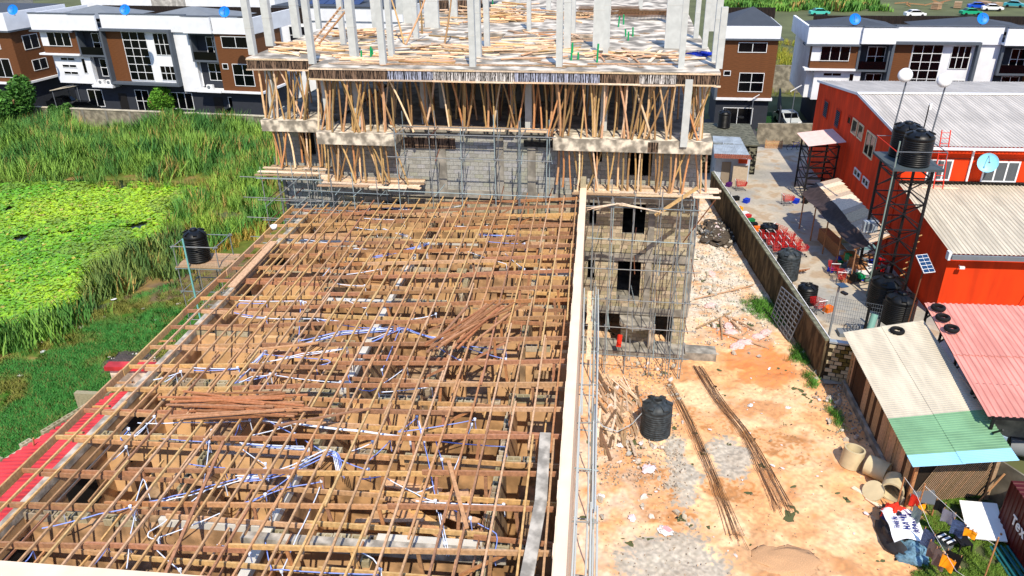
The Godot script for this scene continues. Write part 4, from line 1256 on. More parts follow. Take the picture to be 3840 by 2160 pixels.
func build_left_houses() -> void:
	var t := thing("terrace_house", "white and wood-clad terrace behind the reeds, seen whole", "house", Vector3(-60.25, 0, -90.5), -8.00, "estate houses")
	terrace(t, -9.4, 0.87, true)
	# the block at the photo's left edge
	var e := thing("terrace_house", "wood-clad house corner at the far left edge behind the green bush", "house", Vector3(-60.25, 0, -90.5), -8.00, "estate houses")
	var ex := -26.0
	var rx := -12.6
	slab_house(e, "ground_floor", ex, 0, rx - 0.3, 3.6, 0.2, -9, M.house_grey)
	slab_house(e, "wood_block", ex, 3.8, rx, 10.0, 0.6, -9.0, M.house_wood)
	slab_house(e, "ledge", ex, 3.55, rx + 0.3, 3.8, 0.9, -9.0, M.white_paint)
	slab_house(e, "parapet", ex, 10.2, rx + 0.35, 12.3, 1.1, -9.0, M.white_paint)
	slab_house(e, "eave_band", ex, 10.0, rx + 0.45, 10.2, 1.2, -9.0, M.house_trim)
	for w in [[-16.5, 7.9, -14.6, 9.2, 2], [-16.4, 4.4, -13.9, 6.7, 2], [-15.6, 0.7, -13.4, 2.7, 2]]:
		window(e, w[0], w[1], w[2], w[3], 0.63 if w[1] > 3 else 0.23, w[4], 1)
	var sd := Node3D.new()
	put(sd, "side_wall", e)
	sd.position = Vector3(rx, 0, 0)
	sd.rotation_degrees.y = 90
	for w in [[1.0, 7.6, 3.4, 9.3], [1.5, 4.9, 3.8, 6.2]]: window(sd, w[0], w[1], w[2], w[3], 0.03, 2, 1)
	slab_house(e, "side_trim", rx - 0.2, 3.8, rx + 0.12, 10.0, -5.4, -5.9, M.house_trim)
	slab_house(e, "white_wing", rx - 3.0, 3.9, rx + 0.2, 10.0, -6.0, -12.0, M.white_paint)
	slab_house(e, "flat_roof", ex, 12.3, rx + 0.1, 12.34, 0.9, -9.0, M.roof_slate)
	ac_unit(t, Vector3(-1.2, 3.86, 0.1), "left one of two outdoor units on the first white ledge")
	ac_unit(t, Vector3(0.0, 3.86, 0.1), "right one of two outdoor units on the first white ledge")
	ac_unit(t, Vector3(14.2, 3.76, 0.1), "single outdoor unit on the ledge beside the wood-clad end block")
	# houses further back between the columns of the tower
	var b := thing("back_house", "white house with solar panels on its dark roof behind the tower columns", "house", Vector3(-38.5, 0, -101), -8)
	slab_house(b, "wall", -4, 0, 14, 10.2, 0, -9, M.white_paint)
	slab_house(b, "parapet", -4.2, 10.2, 14.2, 11.8, 0.2, -9.2, M.white_paint)
	slab_house(b, "roof", -4.0, 11.8, 14.0, 12.0, 0.3, -9.2, M.roof_slate)
	for k in 6:
		bx("solar_panel", Vector3(0.6 + k * 1.25, 12.35, -3.6), Vector3(1.15, 0.05, 3.4), mat(Color(0.10, 0.17, 0.34), 0.3), b).rotation_degrees.x = 12
	for w in [[-2.0, 7.2, 0.4, 9.4], [4.0, 7.2, 6.2, 9.4], [-2.0, 4.0, 0.4, 6.0], [9, 7.2, 12, 9.4]]: window(b, w[0], w[1], w[2], w[3], 0.03, 2, 2)
	# street lamp posts by the houses
	for p in [Vector3(-74.35, 0, -94.8), Vector3(-43.27, 0, -91.33), Vector3(-42.1, 0, -90.15)]:
		var l := thing("street_lamp", "thin grey lamp post in front of the estate houses", "street lamp", p, 0, "lamp posts by the houses")
		rod("pole", Vector3.ZERO, Vector3(0, 5.0, 0), 0.05, M.grey_metal, l)
		bar("arm", Vector3(0, 5.0, 0), Vector3(0.7, 5.15, 0), 0.06, 0.06, M.grey_metal, l)
		bx("lantern", Vector3(0.85, 5.13, 0), Vector3(0.45, 0.1, 0.2), M.white, l)
	# cars parked by the houses
	make_car(Vector3(-69.87, 0, -94.07), 75, M.car_dark, "dark car under the pale car-port by the terrace")
	make_car(Vector3(-43.78, 0, -89.87), 98, mat(Color(0.05, 0.13, 0.12), 0.2), "dark green car parked behind the compound wall")
	make_car(Vector3(-65.5, 0, -92.25), 98, M.car_dark, "dark car parked before the terrace door")
	make_car(Vector3(-77.86, 0, -93.73), 98, M.car_dark, "dark car at the far left edge behind the bush")
	make_car(Vector3(-40.72, 0, -92.49), 60, M.car_silver, "white car seen between the tower's bamboo props")
	var cp := thing("car_port", "pale sloping car-port roof beside the terrace", "canopy", Vector3(-68.26, 0, -91.26), -8)
	bar("roof", Vector3(-2.2, 2.6, -2.5), Vector3(2.2, 3.4, -2.5), 3.0, 0.08, M.roof_cream, cp)
	for q in [[-2, 0, -1.2], [2, 0, -1.2], [-2, 0, -3.8], [2, 0, -3.8]]: rod("post", Vector3(q[0], 0, q[2]), Vector3(q[0], 2.6 + (q[0] + 2) * 0.18, q[2]), 0.05, M.grey_metal, cp)
	# dishes on the roofs
	for q in [[Vector3(-66.64, 12.6, -85.56), "bright blue dish on the roof at the left edge"], [Vector3(-52.88, 12.6, -85.31), "bright blue dish on the middle of the long terrace roof"], [Vector3(-40.12, 12.6, -82.99), "bright blue dish near the terrace roof's right end"], [Vector3(26.62, 11.3, -86.55), "bright blue dish left of the grey hip roof on the right"], [Vector3(39.3, 11.3, -86.77), "bright blue dish on the roof near the right edge"]]:
		dish("roof_dish", q[1], q[0], Vector3(0.1, 0.45, 1), 0.58, M.dish_blue, "blue dishes on the estate roofs")

func build_right_houses() -> void:
	var a := thing("terrace_house", "narrow wood-clad house just right of the tower columns", "house", Vector3(22.4, 0, -86.9), -3.00, "estate houses")
	slab_house(a, "ground_floor", -8.9, 0, -3.2, 3.4, -0.3, -8, M.house_grey)
	slab_house(a, "wood_block", -8.9, 3.6, -3.05, 9.8, 0, -8, M.house_wood)
	slab_house(a, "ledge", -9.0, 3.35, -2.95, 3.6, 0.2, -8, M.white_paint)
	slab_house(a, "parapet", -8.9, 9.95, -2.95, 11.2, 0.25, -8, M.white_paint)
	slab_house(a, "eave_band", -9.0, 9.78, -2.6, 9.94, 0.4, -8, M.house_trim)
	slab_house(a, "edge_trim", -9.2, 3.35, -8.9, 9.8, 0.1, -8, M.house_trim)
	window(a, -7.15, 8.5, -4.2, 9.5, 0.03, 2, 1)
	window(a, -6.7, 4.3, -4.1, 6.3, 0.03, 2, 2)
	window(a, -8.4, 6.0, -7.7, 6.5, 0.03, 1, 1)
	window(a, -8.0, 0.6, -4.8, 2.4, -0.27, 2, 1)
	var st := tool()
	st.set_smooth_group(-1)
	var pts := [Vector3(-9.0, 11.2, 0), Vector3(-3.0, 11.2, 0), Vector3(-3.0, 11.2, -8), Vector3(-9.0, 11.2, -8)]
	for k in 4:
		for v in [pts[k], pts[(k + 1) % 4], Vector3(-5.5, 12.7, -4.5)]: st.add_vertex(v)
	st.generate_normals()
	done("hip_roof", st, M.roof_slate, a)
	slab_house(a, "back_fence", -9.5, 11.0, -2.5, 12.2, -8.1, -8.25, M.brown_fence)
	var t := thing("terrace_house", "white and wood-clad terrace behind the pale shop roof on the right", "house", Vector3(22.4, 0, -86.9), -3.00, "estate houses")
	terrace(t, -0.2, 0.77, false)
	t.scale.y = 0.92
	# white car and green lawn strip between the two houses
	make_car(Vector3(22.15, 0, -90.08), 8, M.car_silver, "silver car parked between the two right-hand houses")
	var lawn := bx("lawn", Vector3(19.83, 0.03, -91.15), Vector3(2.6, 0.1, 9), mat(Color(0.06, 0.26, 0.06), 0.95, "fine", 0.6), self, -5)
	tag(lawn, "bright green lawn strip beside the narrow wood-clad house", "", "", "structure")
	var lw := bar("garden_wall", Vector3(21.66, 0, -100.19) + Vector3(1.6, 1.0, 0), Vector3(20.87, 0, -88.21) + Vector3(0, 1.0, 0), 0.2, 2.0, M.house_grey)
	tag(lw, "dark garden wall between the lawn strip and the silver car", "wall")
	var bin := thing("waste_bin", "green wheeled bin by the dark house wall", "bin", Vector3(20.37, 0, -97.95))
	bx("body", Vector3(0, 0.55, 0), Vector3(0.6, 1.1, 0.65), mat(Color(0.12, 0.30, 0.24), 0.5), bin)
	bx("lid", Vector3(0, 1.13, 0), Vector3(0.68, 0.08, 0.72), mat(Color(0.10, 0.25, 0.2), 0.5), bin)
	for p in [[Vector3(17.39, 0, -86.64), "slanted lamp post beside the old concrete roof", 3.6], [Vector3(21.77, 0, -86.86), "lamp post in front of the silver car", 4.6]]:
		var l := thing("street_lamp", p[1], "street lamp", p[0], 0, "lamp posts by the houses")
		rod("pole", Vector3.ZERO, Vector3(0, p[2], 0), 0.05, M.grey_metal, l)
		bar("arm", Vector3(-0.5, p[2] - 0.2, 0), Vector3(0.6, p[2] + 0.5, 0), 0.12, 0.06, M.white, l)

func make_car(at: Vector3, turn: float, m: Material, label: String) -> Node3D:
	var t := thing("parked_car", label, "car", at, turn, "cars parked by the houses")
	var prof := [Vector2(-2.2, 0.35), Vector2(2.2, 0.35), Vector2(2.25, 0.75), Vector2(1.3, 0.98), Vector2(0.6, 1.45), Vector2(-0.9, 1.5), Vector2(-1.6, 1.05), Vector2(-2.2, 0.95)]
	mi("body", gable(prof, -0.88, 0.88), m, Transform3D.IDENTITY, t)
	var gl := [Vector2(1.22, 1.0), Vector2(0.58, 1.42), Vector2(-0.86, 1.46), Vector2(-1.52, 1.05)]
	mi("windows", gable(gl, -0.895, 0.895), M.glass, Transform3D.IDENTITY, t)
	bar("windscreen", Vector3(0, 1.02, 1.28), Vector3(0, 1.43, 0.66), 1.5, 0.03, M.glass, t)
	bar("rear_window", Vector3(0, 1.1, -1.57), Vector3(0, 1.46, -0.98), 1.45, 0.03, M.glass, t)
	for sx in [-0.8, 0.8]:
		for sz in [-1.35, 1.35]:
			rod("wheel", Vector3(sx - 0.1, 0.32, sz), Vector3(sx + 0.1, 0.32, sz), 0.32, M.rubber, t, unit_rod_round)
	for sx in [-0.6, 0.6]:
		bx("headlight", Vector3(sx, 0.72, 2.22), Vector3(0.35, 0.14, 0.06), M.white, t)
	return t

# ---------------------------------------------------------------- far background
func build_far_background() -> void:
	# boundary wall behind the estate, stained
	for w in [[Vector3(-120, 0, -118), Vector3(-5, 0, -112), 4.5, "long stained boundary wall behind the left houses"], [Vector3(8, 0, -108), Vector3(110, 0, -104), 3.6, "long stained boundary wall behind the right houses"]]:
		var o := bar("boundary_wall", w[0] + Vector3(0, w[2] * 0.5, 0), w[1] + Vector3(0, w[2] * 0.5, 0), 0.3, w[2], M.wall_old)
		tag(o, w[3], "wall")
	var v := thing("white_building", "pale windowed building behind the long terrace at the top left", "building", Vector3(-76, 0, -125), -8)
	slab_house(v, "wall", -10, 0, 26, 15, 0, -10, M.white_paint)
	slab_house(v, "parapet", -10.3, 15, 26.3, 16, 0.3, -10.3, M.roof_cream)
	for k in 7: window(v, -8 + k * 4.6, 11.2, -6.6 + k * 4.6, 13.6, 0.03, 1, 2)
	slab_house(v, "stair_tower", 4.0, 0, 10.0, 17.5, 0.5, -6, mat(Color(0.82, 0.80, 0.77), 0.9, "blot", 5))
	var u := thing("white_building", "low pale building at the far left top corner", "building", Vector3(-104, 0, -112), -8)
	slab_house(u, "wall", -8, 0, 14, 12, 0, -9, M.roof_cream)
	slab_house(u, "roof", -8.5, 12, 14.5, 12.4, 0.5, -9.5, M.roof_grey)
	# junk yard at the far right: sheds, pickups, planks
	var js := thing("rusty_shed", "rust-red shed in the far scrap yard", "shed", Vector3(62.65, 0, -219.17))
	slab_house(js, "wall", -5, 0, 5, 2.6, 0, -4, mat(Color(0.45, 0.26, 0.20), 0.9, "blot", 2))
	slab_house(js, "roof", -5.5, 2.6, 5.5, 2.8, 0.6, -4.4, mat(Color(0.72, 0.38, 0.28), 0.8, "blot", 2))
	var vans := [[Vector3(90.63, 0, -203.96), 80.0, mat(Color(0.08, 0.30, 0.75), 0.3), "blue van in the far scrap yard"], [Vector3(92.2, 0, -199.87), 80.0, M.white, "white pickup in the far scrap yard"], [Vector3(100.33, 0, -207.04), 60.0, mat(Color(0.25, 0.6, 0.65), 0.3), "turquoise car in the far scrap yard"], [Vector3(83.95, 0, -191.65), 95.0, mat(Color(0.1, 0.62, 0.45), 0.4), "green skip-like car behind the right roof"], [Vector3(50.99, 0, -192.27), 95.0, mat(Color(0.3, 0.72, 0.66), 0.4), "turquoise car behind the wall above the right terrace"], [Vector3(70.96, 0, -188.98), 95.0, M.white, "white vehicle behind the fence of the right terrace"]]
	for q in vans: make_car(q[0], q[1], q[2], q[3])
	for k in 14:
		var p := Vector3(74.62, 0, -213.13) + Vector3(rnd(-14, 14), 0, rnd(-7, 7))
		var o := bar("scrap_beam", p + Vector3(0, 0.2, 0), p + Vector3(rnd(-4, 4), rnd(0.3, 1.4), rnd(-1, 1)), 0.3, 0.25, pick(M.timber_brown))
		tag(o, "dark scrap timber heaped in the far scrap yard", "timber", "scrap heap timbers")
	for k in 5:
		var p := Vector3(83.35, 0, -205.84) + Vector3(rnd(-14, 14), 0, rnd(-5, 3))
		var o := thing("scrap_crate", "weathered crate in the far scrap yard", "crate", p, rnd(0, 90), "scrap yard crates")
		for s in 4: bx("board", Vector3(0, 0.2 + s * 0.35, 0), Vector3(2.0, 0.28, 1.6), pick(M.timber_old), o)

# ---------------------------------------------------------------- boundary walls of the yards
func build_walls_and_yard() -> void:
	# old wall between the site and the shop yard
	var w := thing("yard_wall", "mossy dark boundary wall between the sandy site and the shop yard", "wall")
	var a := Vector3(10.2, 0, -63.9)
	var b := Vector3(12.45, 0, -35.6)
	var n := 9
	for k in n:
		var p := a.lerp(b, float(k) / n)
		var q := a.lerp(b, (k + 1.0) / n)
		bar("wall_panel", p + Vector3(0, 1.15, 0), q + Vector3(0, 1.15, 0) - (b - a).normalized() * 0.015, 0.22, 2.3, M.wall_mossy, w)
		bar("coping", p + Vector3(0, 2.34, 0), q + Vector3(0, 2.34, 0) - (b - a).normalized() * 0.01, 0.3, 0.1, M.wall_cap, w)
		rod("cable_stay", p + Vector3(0.05, 2.38, 0), p + Vector3(0.02, 2.75, 0), 0.015, M.black_metal, w)
	mi("conduit_line", tube([a + Vector3(0.1, 2.42, 0), a.lerp(b, 0.5) + Vector3(0.12, 2.42, 0), b + Vector3(0.1, 2.42, 0)], 0.03), M.white, Transform3D.IDENTITY, w)
	# short return with pierced blocks
	var r := thing("pierced_block_wall", "short wall of yellowed pierced blocks at the end of the mossy wall", "wall")
	var c := Vector3(12.5, 0, -35.5)
	var d := Vector3(14.6, 0, -35.0)
	bar("backing", c + Vector3(0, 1.15, -0.05), d + Vector3(0, 1.15, -0.05), 0.16, 2.3, mat(Color(0.22, 0.19, 0.13), 0.95, "blot", 1.0), r)
	for row in 9:
		for k in 5:
			var t := (k + 0.5 + (row % 2) * 0.5) / 5.5
			bx("block", c.lerp(d, t) + Vector3(0, 0.18 + row * 0.24, 0.06), Vector3(0.34, 0.19, 0.08), pick([M.block_warm[0], M.block_warm[1], mat(Color(0.42, 0.38, 0.20), 0.95, "blot", 0.8)]), r, -13)
	bar("coping", c + Vector3(0, 2.36, 0), d + Vector3(0, 2.36, 0), 0.3, 0.1, M.roof_zinc, r)
	# steel grille leaning on the wall
	var g := thing("steel_grille", "grey steel window grille leaning against the mossy wall", "grille")
	var g0 := Vector3(11.07, 0.35, -41.8)
	var g1 := Vector3(11.62, 0.05, -39.35)
	var g2 := Vector3(12.13, 2.35, -39.12)
	var g3 := Vector3(11.28, 2.5, -41.43)
	for k in 7:
		var t := k / 6.0
		bar("upright", g0.lerp(g1, t), g3.lerp(g2, t), 0.06, 0.05, M.grey_metal, g)
	for k in 9:
		var t := k / 8.0
		bar("crossbar", g0.lerp(g3, t), g1.lerp(g2, t), 0.05, 0.06, M.grey_metal, g)
	# back walls closing the shop yard
	var bw := bar("grey_yard_wall", Vector3(17.12, 0, -81.4) + Vector3(0, 1.1, 0), Vector3(22.92, 0, -81.71) + Vector3(0.5, 1.1, 0), 0.25, 2.2, M.wall_old)
	tag(bw, "grey cracked wall closing the far end of the shop yard", "wall")
	# old concrete tank house with a flat roof and a water tank
	var o := thing("concrete_store", "mossy flat-roofed concrete store beside the tower", "building")
	var s0 := Vector3(13.3, 0, -83.91)
	bx("wall", Vector3(12.6, 1.4, -74.5), Vector3(5.4, 2.8, 7.6), mat(Color(0.46, 0.45, 0.38), 0.95, "drip", 4), o, -3)
	bx("flat_roof", Vector3(12.6, 2.86, -74.5), Vector3(5.7, 0.12, 7.9), mat(Color(0.42, 0.42, 0.36), 0.95, "blot", 2), o, -3)
	# zinc roofed kiosk with a tarpaulin at its side
	var k := thing("zinc_kiosk", "small kiosk with rusty zinc roof and pale walls in the shop yard", "shed")
	var z0 := Vector3(11.32, 3, -73.14)
	var z1 := Vector3(13.82, 3, -72.7)
	var z2 := Vector3(13.89, 2.7, -66.48)
	var z3 := Vector3(10.68, 2.7, -66.77)
	for e in [[0.0, 0.34], [0.32, 0.67], [0.65, 1.0]]:
		var l := Vector3(0, 0.03 * e[0], 0)
		mi("roof_sheet", corrugated(z0.lerp(z1, e[0]) + l, z0.lerp(z1, e[1]) + l, z3.lerp(z2, e[1]) + l, z3.lerp(z2, e[0]) + l, 8, 0.03), M.roof_zinc, Transform3D.IDENTITY, k)
	mi("rusty_edge", corrugated(z3.lerp(z0, 0.16) + Vector3(0, 0.07, 0), z2.lerp(z1, 0.16) + Vector3(0, 0.07, 0), z2 + Vector3(0, 0.04, 0.1), z3 + Vector3(0, 0.04, 0.1), 20, 0.03), mat(Color(0.60, 0.34, 0.24), 0.8, "blot", 1), Transform3D.IDENTITY, k)
	var kc := (z0 + z1 + z2 + z3) * 0.25
	bx("wall", Vector3(kc.x + 0.1, 1.3, kc.z - 0.3), Vector3(3.0, 2.55, 4.4), mat(Color(0.72, 0.76, 0.82), 0.8, "soft", 2), k)
	bx("door", Vector3(z3.x + 1.3, 1.05, kc.z + 1.93), Vector3(0.8, 2.0, 0.06), mat(Color(0.55, 0.50, 0.44), 0.8), k)
	bx("screen", Vector3(z2.x - 0.75, 1.0, kc.z + 2.6), Vector3(1.3, 1.9, 0.05), mat(Color(0.72, 0.66, 0.58), 0.8, "soft", 1), k)
	bx("orange_panel", Vector3(z2.x - 0.5, 2.2, kc.z + 1.95), Vector3(0.8, 0.5, 0.05), mat(Color(0.85, 0.30, 0.15), 0.7), k)
	var tp_ := thing("blue_tarpaulin", "dark blue tarpaulin heaped beside the zinc kiosk", "tarpaulin", Vector3(11.52, 0, -72.29))
	mi("sheet", lump(0.7, 2.0, 0.7, 5), mat(Color(0.02, 0.10, 0.38), 0.5), Transform3D.IDENTITY, tp_)
	# estate compound wall before the left houses
	var lwall := thing("estate_wall", "long grey block compound wall with a pale coping behind the reeds", "wall")
	var p0 := Vector3(-67.23, 2.2, -85.52)
	var p1 := Vector3(-37.08, 2.2, -82.3)
	p0.y = 0
	p1.y = 0
	var dirw := (p1 - p0).normalized()
	p1 += dirw * 8.0
	var len := p0.distance_to(p1)
	var m := 12
	for i in m:
		var q0 := p0.lerp(p1, float(i) / m)
		var q1 := p0.lerp(p1, (i + 1.0) / m)
		bar("wall_panel", q0 + Vector3(0, 1.05, 0), q1 + Vector3(0, 1.05, 0) - dirw * 0.02, 0.2, 2.1, M.wall_old, lwall)
		bar("coping", q0 + Vector3(0, 2.16, 0), q1 + Vector3(0, 2.16, 0) - dirw * 0.01, 0.34, 0.12, M.roof_cream, lwall)
		bar("pier", q0 + Vector3(0, 0, 0.12), q0 + Vector3(0, 2.05, 0.12), 0.25, 0.1, M.mortar, lwall)
	bar("wall_panel", p0 + Vector3(0, 1.05, 0), p0 + Vector3(-9, 1.05, 5.5), 0.2, 2.1, M.wall_old, lwall)
	bar("coping", p0 + Vector3(0, 2.16, 0), p0 + Vector3(-9, 2.16, 5.5), 0.34, 0.12, M.roof_cream, lwall)
	# red roofed lean-to beside the low block
	var lt := thing("red_lean_to", "low lean-to with a bright red sheet roof beside the low block", "shed")
	var ra := Vector3(-20.4, 4.0, -25.6)
	var rb := Vector3(-25.6, 4.0, -10.2)
	var wa := Vector3(-15.15, 4.75, -25.9)
	var wb := Vector3(-15.15, 4.75, -10.2)
	for i in 5:
		var t0 := i / 5.0
		var t1 := (i + 1.03) / 5.0
		var ly := Vector3(0, 0.014 * (i % 2), 0)
		mi("roof_sheet", corrugated(ra.lerp(rb, t0) + ly, ra.lerp(rb, t1) + ly, wa.lerp(wb, t1) + ly, wa.lerp(wb, t0) + ly, 13, 0.045), M.roof_red, Transform3D.IDENTITY, lt)
	var out := Vector3(-0.28, 0, -0.09)
	var dirl := (rb - ra).normalized()
	bar("block_wall", Vector3(ra.x, 1.9, ra.z) + out, Vector3(rb.x, 1.9, rb.z) + out, 0.22, 3.8, M.block_warm[0], lt)
	hollow_row(lt, Vector3(ra.x, 3.8, ra.z) + out, dirl, ra.distance_to(rb))
	bx("end_wall", Vector3(-17.9, 2.55, -26.1), Vector3(5.2, 5.1, 0.24), M.slab_edge, lt, 4)
	bx("red_trim", Vector3(-17.9, 5.16, -26.05), Vector3(5.4, 0.2, 0.45), M.roof_red, lt, 4)
	bx("end_wall", Vector3(-21.75, 1.85, -25.9), Vector3(1.5, 3.7, 0.24), M.block_warm[2], lt)
	for q in [0.25, 0.55]: bar("roof_stay", ra.lerp(rb, q) + Vector3(0.3, 0, 0), ra.lerp(rb, q) + Vector3(0.5, 0.5, 0.1), 0.05, 0.05, M.timber[0], lt)

# crumpled heap: a squashed sphere with noise
func lump(rx: float, h: float, rz: float, sd: int, rough := 0.35) -> ArrayMesh:
	var n := nz(sd, 1.3, 4)
	var st := tool()
	st.set_smooth_group(1)
	var segs := 22
	var rows := 11
	var pt := func(i: int, j: int) -> Vector3:
		var th := PI * 0.5 * j / rows
		var an := TAU * (i % segs) / segs
		var d := Vector3(cos(an) * cos(th), sin(th), sin(an) * cos(th))
		var k := 1.0 + n.get_noise_3d(d.x * 1.2, d.y * 1.2, d.z * 1.2) * rough * 1.6
		return Vector3(d.x * rx * k, d.y * h * k, d.z * rz * k)
	for j in rows:
		for i in segs:
			var p: Array = [pt.call(i, j), pt.call(i + 1, j), pt.call(i, j + 1), pt.call(i + 1, j + 1)]
			for v in [p[0], p[1], p[2], p[1], p[3], p[2]]: st.add_vertex(v)
	st.generate_normals()
	return st.commit()

# ---------------------------------------------------------------- steel tube scaffolds and plank platforms
func scaffold(label: String, xs: Array, ys: Array, zi: float, zo: float, foot: float, top: float) -> Node3D:
	var s := thing("tube_scaffold", label, "scaffold", tower.position, tower.rotation_degrees.y, "steel tube scaffolds on the tower")
	for x in xs:
		for z in [zi, zo]:
			var dup := 2 if rng.randf() < 0.3 else 1
			for d in dup:
				rod("standard", Vector3(x + d * 0.1 + rnd(-0.04, 0.04), foot, z + rnd(-0.05, 0.05)), Vector3(x + d * 0.1 + rnd(-0.1, 0.1), top + rnd(-0.2, 0.6), z + rnd(-0.06, 0.06)), 0.024, pick(M.steel), s)
	for y in ys:
		for z in [zi, zo]:
			if z == zi and rng.randf() < 0.5: continue
			rod("ledger", Vector3(xs[0] - rnd(0.2, 0.6), y + rnd(-0.05, 0.05), z + 0.06), Vector3(xs[-1] + rnd(0.1, 0.7), y + rnd(-0.05, 0.05), z + 0.06), 0.024, pick(M.steel), s)
		for x in xs:
			rod("transom", Vector3(x + rnd(0.05, 0.3), y - 0.06 + rnd(-0.03, 0.03), zi - 0.25), Vector3(x + rnd(0.05, 0.35), y - 0.06, zo + rnd(0.15, 0.5)), 0.024, pick(M.steel) if rng.randf() < 0.75 else pick(M.steel_rust), s)
			mi("coupler", unit_box, M.grey_metal, Transform3D(Basis(Vector3.UP, rnd(0, 1)).scaled_local(Vector3(0.08, 0.1, 0.08)), Vector3(x, y, zo + 0.04)), s)
	return s

func platform(label: String, x0: float, x1: float, y: float, z0: float, z1: float, rows: int) -> void:
	for r in rows:
		var x := x0 + rnd(-0.3, 0.1)
		while x < x1 - 0.4:
			var e := minf(x + rnd(2.0, 3.8), x1 + rnd(0, 0.4))
			var z := lerpf(z0, z1, (r + 0.5) / rows)
			var o := bar("scaffold_plank", tp(Vector3(x, y + rnd(-0.02, 0.06), z + rnd(-0.1, 0.1))), tp(Vector3(e, y + rnd(-0.02, 0.06), z + rnd(-0.1, 0.1))), 0.24, 0.045, pick(M.plank) if rng.randf() < 0.7 else pick(M.timber_old))
			tag(o, label, "plank", "planks of the scaffold platforms")
			x = e + rnd(-0.3, 0.3)

func build_scaffolds() -> void:
	scaffold("tall grey tube scaffold standing before the tower's right half", [4.2, 5.0, 6.15, 7.4, 8.35, 9.0], [9.6, 7.9, 6.3, 4.6, 3.0, 1.3], 0.25, 1.8, 0.0, 10.0)
	scaffold("tube scaffold on the tower's middle bay above the timber roof", [-5.8, -4.05, -2.55, -0.8, 0.35, 1.75], [12.75, 11.55, 9.7], -0.3, 1.0, 5.3, 13.2)
	var s := scaffold("tube scaffold at the tower's left corner above the reeds", [-14.35, -13.3, -12.5, -11.3], [9.45, 8.2, 7.0, 5.6, 4.0, 2.0], -3.0, -1.0, 0.0, 9.7)
	for k in 5:
		rod("ledger", Vector3(-15.6, 9.5 - k * 1.2, -1.0), Vector3(-10.6, 9.5 - k * 1.2, -0.95), 0.024, pick(M.steel), s)
	for k in 3:
		rod("brace", Vector3(-14.3, 5.0 + k * 1.4, -0.9), Vector3(-11.8, 7.0 + k * 1.4, -0.9), 0.024, pick(M.steel), s)
	var s2 := scaffold("tube scaffold between the timber roof's corner and the tower", [-10.6, -9.4, -8.2, -6.9], [9.6, 8.6], -0.2, 1.2, 5.0, 10.2)
	rod("brace", Vector3(-11.6, 6.4, 1.0), Vector3(-9.0, 9.3, 1.0), 0.024, M.steel[0], s2)
	platform("pale plank on the platform before the tower's right half", 3.3, 10.2, 9.72, -1.15, 0.5, 5)
	platform("pale plank on the platform under the left balcony", -10.4, -5.0, 9.68, -1.1, 0.6, 5)
	platform("pale plank on the platform at the tower's left corner", -14.5, -10.4, 9.62, -2.9, -1.0, 5)
	platform("pale plank laid along the tower's open middle bay", -5.8, 1.9, 12.55, -1.3, -0.4, 2)
	# rods splayed in front of the right platform, a leaning beam and raking tubes
	for k in 9:
		var o := bar("split_bamboo_strip", tp(Vector3(5.6 - k * 0.07, 9.85 - k * 0.01, 1.9)), tp(Vector3((4.0 if k % 2 == 0 else 7.2) + rnd(-0.2, 0.3), 9.5 + rnd(0, 0.15), 1.95 + rnd(0, 0.3))), 0.05, 0.02, pick(M.plank))
		tag(o, "pale split strip bent over the edge of the right platform", "strip", "split strips on the platform")
	var bm := bar("raking_beam", Vector3(4.45, 9.13, -36) + Vector3(0.1, 0, 0), Vector3(3.17, 7.47, -35.4), 0.14, 0.1, M.timber[1])
	bm.transform = along(Vector3(5.06, 10.48, -35.6), Vector3(3.12, 9.07, -35.4), 0.16, 0.12)
	tag(bm, "long sawn beam propped diagonally across the right scaffold", "beam")
	var r1 := rod("raking_tube", Vector3(5.86, 10.1, -35), Vector3(4.6, 7.6, -35.6), 0.03, M.steel_rust[0])
	tag(r1, "rusty raking tube from the platform end to the scaffold corner", "tube")
	# ---- long scaffold lying along the right wall of the low block
	var w := thing("wall_scaffold", "ladder-like tube scaffold running along the low block's right wall", "scaffold")
	for e in [[-0.20, 5.2], [-0.14, 4.6], [0.22, 5.0], [0.33, 5.2], [0.42, 4.8], [0.50, 5.1]]:
		var z := -35.0
		while z < -8.0:
			var q := z + rnd(5.0, 6.2)
			rod("ledger", Vector3(e[0] + rnd(-0.05, 0.05), e[1] + rnd(-0.05, 0.05), z), Vector3(e[0] + rnd(-0.05, 0.05), e[1] + rnd(-0.05, 0.05), q), 0.036, M.galvanised, w)
			z = q - 0.3
	for k in 10:
		var z := -34.0 + k * 2.6
		rod("transom", Vector3(-0.28, 5.1, z), Vector3(0.55, 5.12, z + rnd(-0.1, 0.1)), 0.03, pick(M.steel), w)
		rod("transom", Vector3(-0.28, 3.0, z + 0.2), Vector3(0.55, 3.0, z + 0.25), 0.03, pick(M.steel), w)
		if k < 5:
			rod("standard", Vector3(0.36, 0, z), Vector3(0.36 + rnd(-0.04, 0.04), 6.0 + rnd(0, 0.6), z), 0.028, pick(M.steel), w)
		else:
			rod("standard", Vector3(0.36, 0, z), Vector3(0.36 + rnd(-0.04, 0.04), 5.3, z), 0.028, pick(M.steel), w)
	for k in 4:
		var z := -34.5 + k * 1.6
		var o := bar("wall_plank", Vector3(0.1 + rnd(-0.1, 0.1), 5.25, z), Vector3(0.1 + rnd(-0.1, 0.1), 5.25, z + rnd(1.6, 2.4)), 0.2, 0.05, pick(M.plank))
		tag(o, "plank on the ladder-like scaffold beside the low block", "plank", "planks beside the low block's wall")

# ---------------------------------------------------------------- bamboo props
func prop(a: Vector3, b: Vector3, r: float, label: String, group: String) -> void:
	var pale := rng.randf() < 0.2
	var o := mi("bamboo_prop", pick(bamboo_meshes), pick(M.bamboo_pale) if pale else pick(M.bamboo), rod_at(tp(a), tp(b), r), self)
	tag(o, label, "prop", group)

